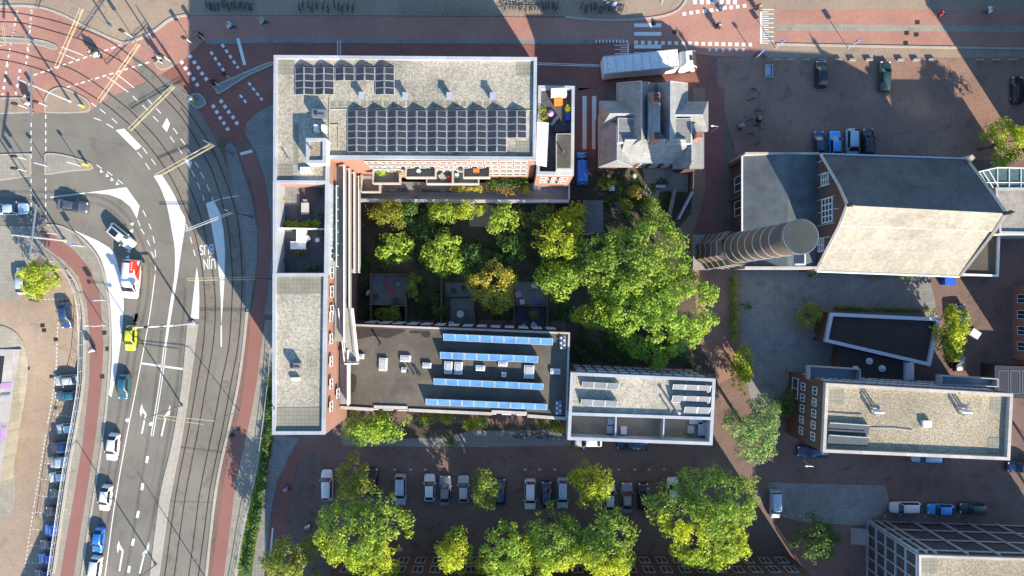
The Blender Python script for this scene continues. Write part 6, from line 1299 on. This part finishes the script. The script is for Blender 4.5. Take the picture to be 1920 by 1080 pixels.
# ------------------------------------------------------------------ people and bicycles
def bike_proto():
    t = thing('bicycle', 'x', 'bicycle')
    for x in (-.52, .52):
        m = MB(); n = 18
        for k in range(n):
            a, b = 2*math.pi*k/n, 2*math.pi*(k+1)/n; m.tube([(x+.33*math.cos(a), 0, .34+.33*math.sin(a)), (x+.33*math.cos(b), 0, .34+.33*math.sin(b))], .024, 4)
        w_ = m.build('wheel', X['black'], t, local=True); s = MB()
        for k in range(6): s.tube([(x, 0, .34), (x+.31*math.cos(math.pi*k/3), 0, .34+.31*math.sin(math.pi*k/3))], .006, 3)
        s.build('spokes', X['ltgrey'], w_, local=True)
    f = MB()
    for a, b in (((-.52, 0, .34), (-.18, 0, .85)), ((-.52, 0, .34), (-.05, 0, .32)), ((-.05, 0, .32), (-.2, 0, .9)), ((-.05, 0, .32), (.36, 0, .82)), ((-.18, 0, .78), (.36, 0, .86)), ((.36, 0, .95), (.52, 0, .34))): f.tube([a, b], .025, 5)
    f.build('frame', X['dark'], t, local=True); MB().ball((-.22, 0, .95), .15, .09, .05, 8, 4).build('saddle', X['black'], t, local=True)
    MB().tube([(.22, -.30, 1.02), (.36, -.12, 1.03), (.36, .12, 1.03), (.22, .30, 1.02)], .02, 5).build('handlebar', X['ltgrey'], t, local=True)
    MB().box(-.80, -.09, .72, -.38, .09, .75).build('luggage_carrier', X['dark'], t, local=True)
    cachekids(t); return t
BP = bike_proto(); bu = [0]; BIKES = []
def bike(x, y, ang, lab, grp=None, lean=0):
    o = BP if not bu[0] else copytree(BP); bu[0] = 1; p = P(x, y, .5); o.location = (p.x, p.y, .02); o.rotation_euler = (R(lean), 0, R(ang)); o['label'] = lab; o['category'] = 'bicycle'
    if grp: o['group'] = grp
    elif 'group' in o: del o['group']
    return o
def person_mesh(pose):
    """one continuous skinned body; joints posed"""
    J = {'pelvis': (0, 0, .95), 'chest': (.03, 0, 1.32), 'neck': (.05, 0, 1.5), 'head': (.08, 0, 1.64), 'top': (.08, 0, 1.74)}
    if pose == 'walk': L_ = {'hl': (0, .10, .90), 'kl': (.16, .11, .50), 'fl': (.20, .11, .08), 'tl': (.38, .12, .05), 'hr': (0, -.10, .90), 'kr': (-.02, -.11, .48), 'fr': (-.28, -.11, .12), 'tr': (-.14, -.12, .04), 'sl': (.03, .19, 1.42), 'el': (-.10, .24, 1.14), 'wl': (.02, .25, .92), 'gl': (.05, .24, .84), 'sr': (.03, -.19, 1.42), 'er': (.10, -.24, 1.15), 'wr': (.26, -.22, .98), 'gr': (.31, -.21, .91)}
    elif pose == 'ride':
        J = {'pelvis': (-.22, 0, 1.02), 'chest': (-.02, 0, 1.38), 'neck': (.06, 0, 1.54), 'head': (.12, 0, 1.68), 'top': (.13, 0, 1.79)}
        L_ = {'hl': (-.2, .09, .98), 'kl': (.20, .11, .86), 'fl': (.05, .12, .42), 'tl': (.22, .12, .38), 'hr': (-.2, -.09, .98), 'kr': (.14, -.11, .62), 'fr': (-.10, -.12, .22), 'tr': (.08, -.12, .20), 'sl': (0, .19, 1.46), 'el': (.14, .27, 1.24), 'wl': (.26, .28, 1.06), 'gl': (.31, .27, 1.04), 'sr': (0, -.19, 1.46), 'er': (.14, -.27, 1.24), 'wr': (.26, -.28, 1.06), 'gr': (.31, -.27, 1.04)}
    J.update(L_); E = [('pelvis', 'chest'), ('chest', 'neck'), ('neck', 'head'), ('head', 'top')]
    for s in 'lr': E += [('pelvis', 'h'+s), ('h'+s, 'k'+s), ('k'+s, 'f'+s), ('f'+s, 't'+s), ('chest', 's'+s), ('s'+s, 'e'+s), ('e'+s, 'w'+s), ('w'+s, 'g'+s)]
    rad = {'pelvis': .135, 'chest': .155, 'neck': .06, 'head': .105, 'top': .07, 'h': .10, 'k': .062, 'f': .045, 't': .035, 's': .068, 'e': .045, 'w': .032, 'g': .036}
    names = list(J); me = bpy.data.meshes.new('person'); me.from_pydata([J[n] for n in names], [(names.index(a), names.index(b)) for a, b in E], [])
    o = bpy.data.objects.new('tmp_person', me); col.objects.link(o); m = o.modifiers.new('skin', 'SKIN'); sv_ = me.skin_vertices[0].data if me.skin_vertices else None
    if sv_ is None:
        import bmesh
        bm = bmesh.new(); bm.from_mesh(me); ly = bm.verts.layers.skin.verify()
        for v, n in zip(bm.verts, names): r = rad.get(n, rad.get(n[0])); v[ly].radius = (r, r); v[ly].use_root = (n == 'pelvis')
        bm.to_mesh(me); bm.free()
    o.modifiers.new('sub', 'SUBSURF').levels = 1
    dg = bpy.context.evaluated_depsgraph_get(); r = bpy.data.meshes.new_from_object(o.evaluated_get(dg)); bpy.data.objects.remove(o)
    r.materials.clear()
    for mm in ('skin', 'shirt', 'denim'): r.materials.append(X[mm])
    hz = J['neck'][2]; 
    for p in r.polygons:
        c = p.center; p.use_smooth = True
        hand = (abs(c.y) > .2 and (c - Vector(J['wl'])).length < .13) or (c - Vector(J['gl'])).length < .1 or (c - Vector(J['gr'])).length < .1
        if c.z > hz + .02 or hand: p.material_index = 0
        elif c.z > J['pelvis'][2] - .03 and not (c - Vector(J['kl'])).length < .2: p.material_index = 1
        else: p.material_index = 2
    return r, J
X['shirt'] = paintmat(); X['shirt'].name = 'clothing'; _s = X['shirt'].node_tree.nodes['Principled BSDF']; _s.inputs['Coat Weight'].default_value = 0; _s.inputs['Roughness'].default_value = .85
PM = {k: person_mesh(k) for k in ('walk', 'ride')}
def person(x, y, ang, pose, c, lab, z=0, grp=None):
    me, J = PM[pose]; p = P(x, y, 1.0+z); o = bpy.data.objects.new('person', me); col.objects.link(o); o.location = (p.x, p.y, z+.01); o.rotation_euler = (0, 0, R(ang)); o.color = (*c, 1)
    tag(o, lab, 'person', grp); h = Vector(J['head']); MB().ball((h.x-.025, 0, h.z+.06), .115, .105, .10, 10, 6).build('hair', X['hair'], o, local=True, smooth=True)
    MB().ball((h.x+.11, 0, h.z), .02, .012, .018, 6, 4).build('nose', X['skin'], o, local=True)
    if pose == 'ride': pass
    return o
def rider(x, y, ang, c, l1, l2):
    b = bike(x, y, ang, l2); o = person(x, y, ang, 'ride', c, l1); o.location.x, o.location.y = b.location.x, b.location.y; o.location.z = .02
rider(176, 655, -80, (.55, .56, .55), 'person in a pale shirt cycling on the red path beside the avenue', 'bicycle ridden on the red path beside the avenue')
rider(176, 101, 150, (.05, .05, .06), 'person in dark clothes cycling beside another across the red tram crossing', 'bicycle under the dark clothed rider on the red tram crossing'); rider(186, 106, 150, (.7, .7, .7), 'person in white cycling beside another across the red tram crossing', 'bicycle under the white clothed rider on the red tram crossing')
rider(1345, 50, -25, (.03, .03, .04), 'person in black cycling in the middle of the junction', 'bicycle under the black clothed rider in the junction'); rider(1352, 16, -15, (.25, .35, .5), 'person in blue grey cycling across the white squares at the top', 'bicycle under the blue grey rider on the white squares'); rider(1420, 15, -20, (.10, .10, .10), 'person in dark clothes cycling beside the white comb marking', 'bicycle beside the white comb marking')
rider(1762, 27, 180, (.5, .03, .04), 'person in red cycling in the shade of the east cycle road', 'bicycle under the red clothed rider'); rider(1852, 22, 180, (.65, .68, .72), 'person in white cycling in the shade near the right end of the cycle road', 'bicycle under the white clothed rider in the east'); rider(434, 50, 175, (.45, .60, .75), 'person in pale blue cycling on the shaded part of the cycle street', 'bicycle under the pale blue rider'); rider(495, 42, 178, (.25, .45, .42), 'person in teal cycling on the shaded cycle street, right of the pale blue rider', 'bicycle under the teal rider'); rider(1421, 226, 95, (.04, .04, .05), 'person in black cycling at the bicycle fence west of the square', 'bicycle under the rider at the bicycle fence')
person(372, 64, 200, 'walk', (.02, .02, .02), 'person in black walking in the lit spot beside the junction'); person(397, 153, 60, 'walk', (.03, .03, .03), 'person in black walking near the corner island'); person(296, 108, 40, 'walk', (.5, .5, .5), 'person in grey standing by the tram pole island'); person(537, 918, 100, 'walk', (.10, .18, .5), 'person in blue walking on the red lane at the bottom'); person(577, 989, 100, 'walk', (.6, .65, .7), 'person in pale clothes beside the huge tree at the bottom'); person(1152, 8, 90, 'walk', (.05, .2, .6), 'person in blue standing right of the sunlit bicycle racks'); person(1390, 237, 80, 'walk', (.15, .25, .5), 'person in blue walking by the side street, east of the villa')
person(52, 300-105, 70, 'walk', (.6, .6, .6), 'person in white waiting on the left traffic island'); person(50, 182, 60, 'walk', (.03, .03, .05), 'person in black walking over the crossing left of the pointed island')
rng = random.Random(9); k = 0
G_ = 'bicycles parked in the long racks at the top edge'
for i in range(17): bike(948 + i*6.2 + rng.uniform(-1.5, 1.5), 10 + rng.uniform(-3, 3), 90 + rng.uniform(-12, 12), '%s bicycle from the left in the sunlit rack at the top edge' % ORD[i], G_)
for i in range(16): bike(1092 + i*5.2 + rng.uniform(-1.5, 1.5), 12 + rng.uniform(-4, 3), 92 + rng.uniform(-25, 25), '%s bicycle from the left in the crowded clump right of the sunlit rack' % ORD[i], G_)
for i in range(15): bike(386 + i*6.2 + rng.uniform(-2, 2), 8 + rng.uniform(-3, 3), 90 + rng.uniform(-15, 15), '%s bicycle from the left in the dense shaded rack above the cycle street' % ORD[i], G_)
for i in range(12): bike(560 + i*9.2 + rng.uniform(-2.5, 2.5), 10 + rng.uniform(-4, 4), 90 + rng.uniform(-12, 12), '%s bicycle from the left in the loose shaded row along the top edge' % ORD[i], G_)
for i in range(12): bike(970 + (i % 6)*9 + (i//6)*55, 817 + rng.uniform(-6, 7), rng.uniform(-50, 20), '%s bicycle from the left on the paving below the row with blue panels' % ORD[i], 'bicycles below the row with blue panels')
for i in range(7): bike(1424 - rng.uniform(0, 16), 170 + i*17 + rng.uniform(-4, 4), rng.uniform(-30, 30), '%s bicycle from the top along the fence line west of the square' % ORD[i], 'bicycles along the fence line')
for i, (x, y) in enumerate([(675, 429), (679, 424)]): bike(x, y, 10+i*20, 'bicycle %s near the galleries in the courtyard' % ('leaning' if i else 'standing upright'))
def rack(pts, lab, n):
    t = thing('bicycle_rack', lab, 'bicycle rack', P(*pts[0])); a, b = P(*pts[0]), P(*pts[1]); MB().tube([a + Vector((0, 0, .5)), b + Vector((0, 0, .5))], .04, 5).build('rail', X['grey'], t)
    for i in range(n): p = a.lerp(b, i/(n-1)); MB().tube([p + Vector((0, -.5, 0)), p + Vector((0, -.5, .7)), p + Vector((0, .3, .7)), p + Vector((0, .3, 0))], .03, 4).build('hoop', X['grey'], t)
rack([(945, 18), (1052, 20)], 'long steel bicycle rack in the sun at the top edge', 16); rack([(755, 19), (950, 22)], 'long empty bicycle rack in the shade at the top edge', 24); rack([(386, 14), (480, 14)], 'bicycle rack in the shade at the top left of the cycle street', 12); rack([(1092, 20), (1175, 20)], 'bicycle rack under the crowded clump of bicycles', 10)
# ------------------------------------------------------------------ masts, lamps, signals, railings
def mast(base, top, arm=None, lab='', m='grey', r=.13, arm_m='tan', za=6.8, dbl=.55, cross=None):
    b = P(*base); rx = (top[0]-960)/(base[0]-960); h = HC*(1 - 1/rx); h = min(max(h, 3), 14)
    t = thing('tram_mast', lab, 'mast', b); MB().tube([b, b + Vector((0, 0, h))], r, 10, r*.6).cyl(b.x, b.y, 0, .25, .3, .25, 10).build('pole', X[m], t)
    if arm:
        e = P(*arm, za); s = Vector((b.x, b.y, za)); d = (e - s).normalized(); q = Vector((-d.y, d.x, 0)) * dbl/2
        a = MB()
        a.tube([s + q, e + q], .035, 5).tube([s + q*.55, e + q*.55 ], .028, 5); a.build('bracket_arm', X[arm_m], t)
        a = MB(); a.tube([s - q, e - q], .035, 5).tube([e - q, e + q], .03, 4).tube([s - q - Vector((0, 0, .5)), s.lerp(e, .4) - q], .03, 4); a.build('bracket_arm', X[arm_m], t)
        for f in (.35, .75): p = s.lerp(e, f); MB().cyl(p.x, p.y, za-.6, za, .05, .05, 6).build('insulator', X['dark'], t)
    if cross:
        a_, b2 = P(*cross[0], h-.3), P(*cross[1], h-.3); MB().tube([a_, b2], .14, 6).build('cross_beam', X['grey'], t)
    return t
mast((436, 289), (381, 262), (292, 331), 'dark tram mast on the grey island with twin cream bracket arms reaching over both tracks')
mast((368, 186), (316, 150), (243, 243), 'dark tram mast at the shadow edge with twin cream bracket arms'); mast((307, 112), (249, 72), (185, 190), 'dark tram mast on the small corner island with twin cream bracket arms')
mast((207, 50), (132, 1), (105, 128), 'dark tram mast on the plaza at the top with twin cream bracket arms'); mast((62, 77), (0, 43), (3, 85), 'dark mast standing on the slim tram stop island', dbl=1.2)
mast((510, 523), (462, 524), (352, 524), 'dark mast beside the L-shaped building with a straight cream arm over the tracks', dbl=.35); mast((472, 407), (421, 393), (348, 432), 'dark mast in the big shadow with thin grey arm', arm_m='alu', dbl=.3)
mast((132, 190), (34, 147), None, 'pale steel mast on the pointed island carrying a long cross beam', 'ltgrey', .16, cross=((59, 128), (58, 225))); mast((122, 451), (22, 441), None, 'pale steel mast on the pavement corner carrying a long cross beam', 'ltgrey', .16, cross=((68, 383), (56, 478)))
def lamp(base, top, heads, lab, m='grey', r=.11, h=None):
    b = P(*base); rx = (top[0]-960)/(base[0]-960); h = h or HC*(1 - 1/rx); t = thing('street_lamp', lab, 'street lamp', b); MB().tube([b, b + Vector((0, 0, h))], r, 10, r*.6).cyl(b.x, b.y, 0, .3, .24, .2, 10).build('pole', X[m], t)
    for hx in heads:
        e = P(*hx, h); MB().tube([b + Vector((0, 0, h-.1)), e], .05, 5).build('arm', X[m], t); MB().ball((e.x, e.y, h), .32, .32, .14, 12, 5).build('lamp_head', X['whitem'], t)
lamp((342, 760), (268, 787), [(239, 787), (283, 794)], 'dark lamp post on the median with two round white lamp heads'); lamp((293, 1058), (213, 1120), [(186, 1128)], 'dark lamp post on the median near the bottom edge'); lamp((390, 1090), (330, 1130), [], 'dark lamp post beside the tracks at the bottom edge', r=.08)
# arms on the two-headed lamp post
b = P(342, 760); e0, e1 = P(293, 778, 6), P(402, 789, 6); t = thing('wire_bracket', 'twin cream bracket across the tracks beside the two headed lamp post', 'bracket', (b.x, b.y, 0)); MB().tube([e0, e1], .05, 5).tube([e0 + Vector((0, -.4, 0)), e1 + Vector((-1.5, -.5, 0))], .05, 5).build('arm', X['tan'], t); MB().tube([(e1.x, e1.y, 6), (e1.x+1.2, e1.y+.3, 0)], .05, 6).build('strut', X['grey'], t)
b = P(362, 606); sg_ = thing('signal_gantry', 'white signal gantry reaching over the lanes above the yellow car', 'traffic signal', b); MB().tube([b, b + Vector((0, 0, 6.2))], .17, 10, .12).cyl(b.x, b.y, 0, .3, .45, .4, 14).build('pole', X['ltgrey'], sg_)
e = P(243, 615, 6.2); s = b + Vector((0, 0, 6.2)); MB().tube([s, e], .13, 8, .08).build('arm', X['whitem'], sg_)
for f in (.25, .62, .98): p = s.lerp(e, f); MB().obox((p.x, p.y), 0, .30, .18, 5.5, 6.3).build('signal_head', X['dark'], sg_)
def post(base, h, lab, head='signal', m='whitem', off=None):
    b = P(*base); t = thing('traffic_signal' if head == 'signal' else 'road_sign', lab, 'traffic signal' if head == 'signal' else 'sign', b); MB().tube([b, b + Vector((0, 0, h))], .06, 6).build('pole', X[m], t)
    if head == 'signal': MB().obox(b, .5, .16, .14, h-.9, h).build('signal_head', X['dark'], t); MB().obox((b.x-.25, b.y), .5, .14, .12, h-.9, h-.1).build('signal_head', X['dark'], t)
    elif head == 'round':
        n = 12; MB().add([(b.x+.3*math.cos(2*math.pi*k/n), b.y+.08, h-.3+.3*math.sin(2*math.pi*k/n)) for k in range(n)] + [(b.x+.3*math.cos(2*math.pi*k/n), b.y+.05, h-.3+.3*math.sin(2*math.pi*k/n)) for k in range(n)], [tuple(range(n)), tuple(range(n, 2*n))[::-1]] + [(k, n+k, n+(k+1)%n, (k+1)%n) for k in range(n)]).build('sign_face', X['blue'], t)
    elif head == 'plate': MB().obox((b.x, b.y+.1), .3, .35, .04, h-.8, h).build('sign_face', X['blue'], t)
    elif head == 'lamp': MB().tube([b + Vector((0, 0, h-.1)), b + Vector((-.9, .1, h))], .04, 5).build('arm', X[m], t); MB().ball((b.x-1.0, b.y+.1, h), .22, .14, .09, 10, 5).build('lamp_head', X['whitem'], t)
for q in [((51, 203), 3, 'signal post on the left traffic island beside the tiled plate'), ((89, 199), 3, 'signal post on the red crossing next to the pointed island'), ((50, 299), 3, 'signal post on the lower left island, upper one'), ((50, 321), 3, 'signal post on the lower left island, lower one'), ((107, 439), 3.4, 'signal post at the pavement corner by the pale steel mast'), ((250, 71), 3.4, 'signal post at the kerb of the plaza by the red crossing'), ((319, 114), 3, 'white signal post on the small corner island'), ((305, 119), 2.6, 'second white signal post on the small corner island, nearer the tracks'),
          ((361, 82), 3, 'signal post at the shadow edge of the junction'), ((384, 74), 3, 'signal post in the lit spot of the junction'), ((412, 161), 3, 'signal post on the long grey corner island'), ((432, 147), 2.6, 'dark signal post at the middle of the long corner island')]: post(q[0], q[1], q[2])
for q in [((90, 312), 3.0, 'thin sign post in the gap of the lower island', 'round'), ((151, 311), 3.2, 'thin sign post on the lower pointed island', 'round'), ((157, 462), 3.0, 'sign post on the pavement beside the white painted wedge', 'plate'), ((197, 563), 2.9, 'sign post on the pavement left of the delivery van', 'plate'), ((1454, 91), 3.4, 'sign post with blue plate beside the east cycle road', 'plate'), ((1417, 109), 3.2, 'sign post with blue round sign at the corner of the square', 'round'), ((1590, 91), 3.4, 'sign post with blue plate and long shadow south of the cycle road', 'plate')]: post(*q)
post((197, 610), 3.0, 'low white lamp post reaching over the red path', 'lamp'); post((1333, 249), 4.0, 'green lamp post beside the villa on the red strip', 'lamp'); post((1503, 862), 4, 'curved lamp post on the dark street west of the cream rimmed block', 'lamp'); post((1240, 6), 3.5, 'lamp post on the plaza left of the junction', 'lamp')
def bollard(x, y, lab, m='yellow', h=1.0, r=.2):
    b = P(x, y); t = thing('island_beacon', lab, 'beacon', b); MB().cyl(b.x, b.y, .12, h, r, r*.8, 10).build('post', X[m], t); MB().ball((b.x, b.y, h+.15), r*1.3, r*1.3, .2, 10, 6).build('head', X['paleb'] if 'blue' in lab else X[m], t)
X['paleb'] = plain('pale_blue_plastic', (.2, .35, .6), .4)
bollard(157, 200, 'yellow beacon with blue sign at the tip of the pointed island'); bollard(165, 310, 'yellow beacon at the tip of the lower pointed island'); bollard(364, 189, 'orange yellow beacon with blue sign on the little island at the shadow edge')
for i, x in enumerate([1455, 1480, 1510, 1540, 1570, 1597, 1628, 1687, 1716, 1745, 1835, 1866, 1897]): 
    p = P(x, 113); o = MB().obox(p, 0, .5, .14, 0, .45).build('kerb_block', X['conc']); tag(o, '%s low concrete block from the left along the north side of the east square' % ORD[i], 'concrete block', 'low concrete blocks along the square')
# railings
def railing(pts, lab, step=2.0, h=.95, m='whitem', z=0, nm='railing', double=True):
    q = [P(a, b, 0) for a, b in sm(pts, 3)]; c = q[len(q)//2]; t = thing(nm, lab, 'railing', c)
    MB().tube([p + Vector((0, 0, h)) for p in q], .04, 5).build('top_rail', X[m], t)
    o_ = MB()
    for zz in (.25, .65): o_.tube([p + Vector((0, 0, zz)) for p in q], .018, 4)
    o_.build('lower_rails', X[m], t)
    acc = 0; last = q[0]; ps = [q[0]]
    for a, b in zip(q[:-1], q[1:]):
        L = (b-a).length; s = step - acc
        while s < L: ps.append(a.lerp(b, s/L)); s += step
        acc = (acc + L) % step
    for p in ps: MB().cyl(p.x, p.y, z, h, .032, .032, 6).build('post', X[m], t)
    return t
railing([(80, 474), (95, 488)] + RAILF, 'white railing along the sunken car park on the west side of the avenue')
kb = MB().wallstrip([(p.x+.35, p.y) for p in railw], .35, 0, .14).build('railing_kerb', X['kerb']); kb['kind'] = 'structure'
railing([(511, 640), (507, 700), (498, 780), (484, 880), (464, 965), (445, 1075), (430, 1150)], 'grey railing along the east side of the avenue above the grass bank', m='ltgrey')
# odds and ends
c = P(1772, 528); t = thing('container', 'bright blue container at the foot of the brick hall in the shaded yard', 'container', c); MB().obox(c, 0, .75, .5, 0, 1.2).build('body', X['blue'], t); MB().obox(c, 0, .8, .55, 1.2, 1.28).build('lid', X['blue'], t)
o = MB().obox(P(1822, 625), -.6, .7, .55, 0, .9).build('white_crate', X['whitem']); tag(o, 'white square crate beside the cars under the willow like tree', 'crate')
o = MB().obox(P(1440, 132), 0, .45, .75, 0, .05).ring([P(1434, 122), P(1448, 122), P(1448, 146), P(1434, 146)], .08, 0, .35).build('ground_planter', X['ltgrey']); tag(o, 'small pale rectangular frame on the ground at the west edge of the east square', 'frame')
o = MB().tube([P(1790, 175, .0), P(1790, 175, 2.6), P(1824, 175, 2.6), P(1824, 175, 0)], .06, 5).build('height_barrier', X['ltgrey']); tag(o, 'thin white portal bar in the shade of the east square', 'barrier')
o = MB().box(P(1533, 634).x, P(0, 634).y, 0, P(1480, 660).x, P(0, 600).y, .02).build('x', X['conc']); bpy.data.objects.remove(o)
for x, y, l in [(1553, 682, 'upper'), (1550, 700, 'lower')]:
    o = MB()
    for i in range(6): o.box(P(1548+i*3, 0).x, P(0, y+5).y, .3+.1*i, P(1549.6+i*3, 0).x, P(0, y-6).y, .4+.1*i)
    o = o.build('slatted_bench', X['conc']); tag(o, 'pale slatted bench, %s one by the domed link' % l, 'bench')
dr = MB()
for x, y in [(52, 690), (83, 519+100), (192, 706), (105, 636), (213, 832), (176, 1003), (447, 804), (436, 816), (1265, 60), (1225, 44), (1720, 42), (1700, 62), (1718, 65), (1698, 81), (97, 705), (80, 610), (196, 624), (202, 654), (106, 318), (162, 315)]:
    p = P(x, y) if x > 150 or y < 450 else lotp(x, y); dr.obox(p, .1, .33, .30, p.z+.03, p.z+.045)
dr = dr.build('drain_covers', X['rail']); dr['kind'] = 'structure'
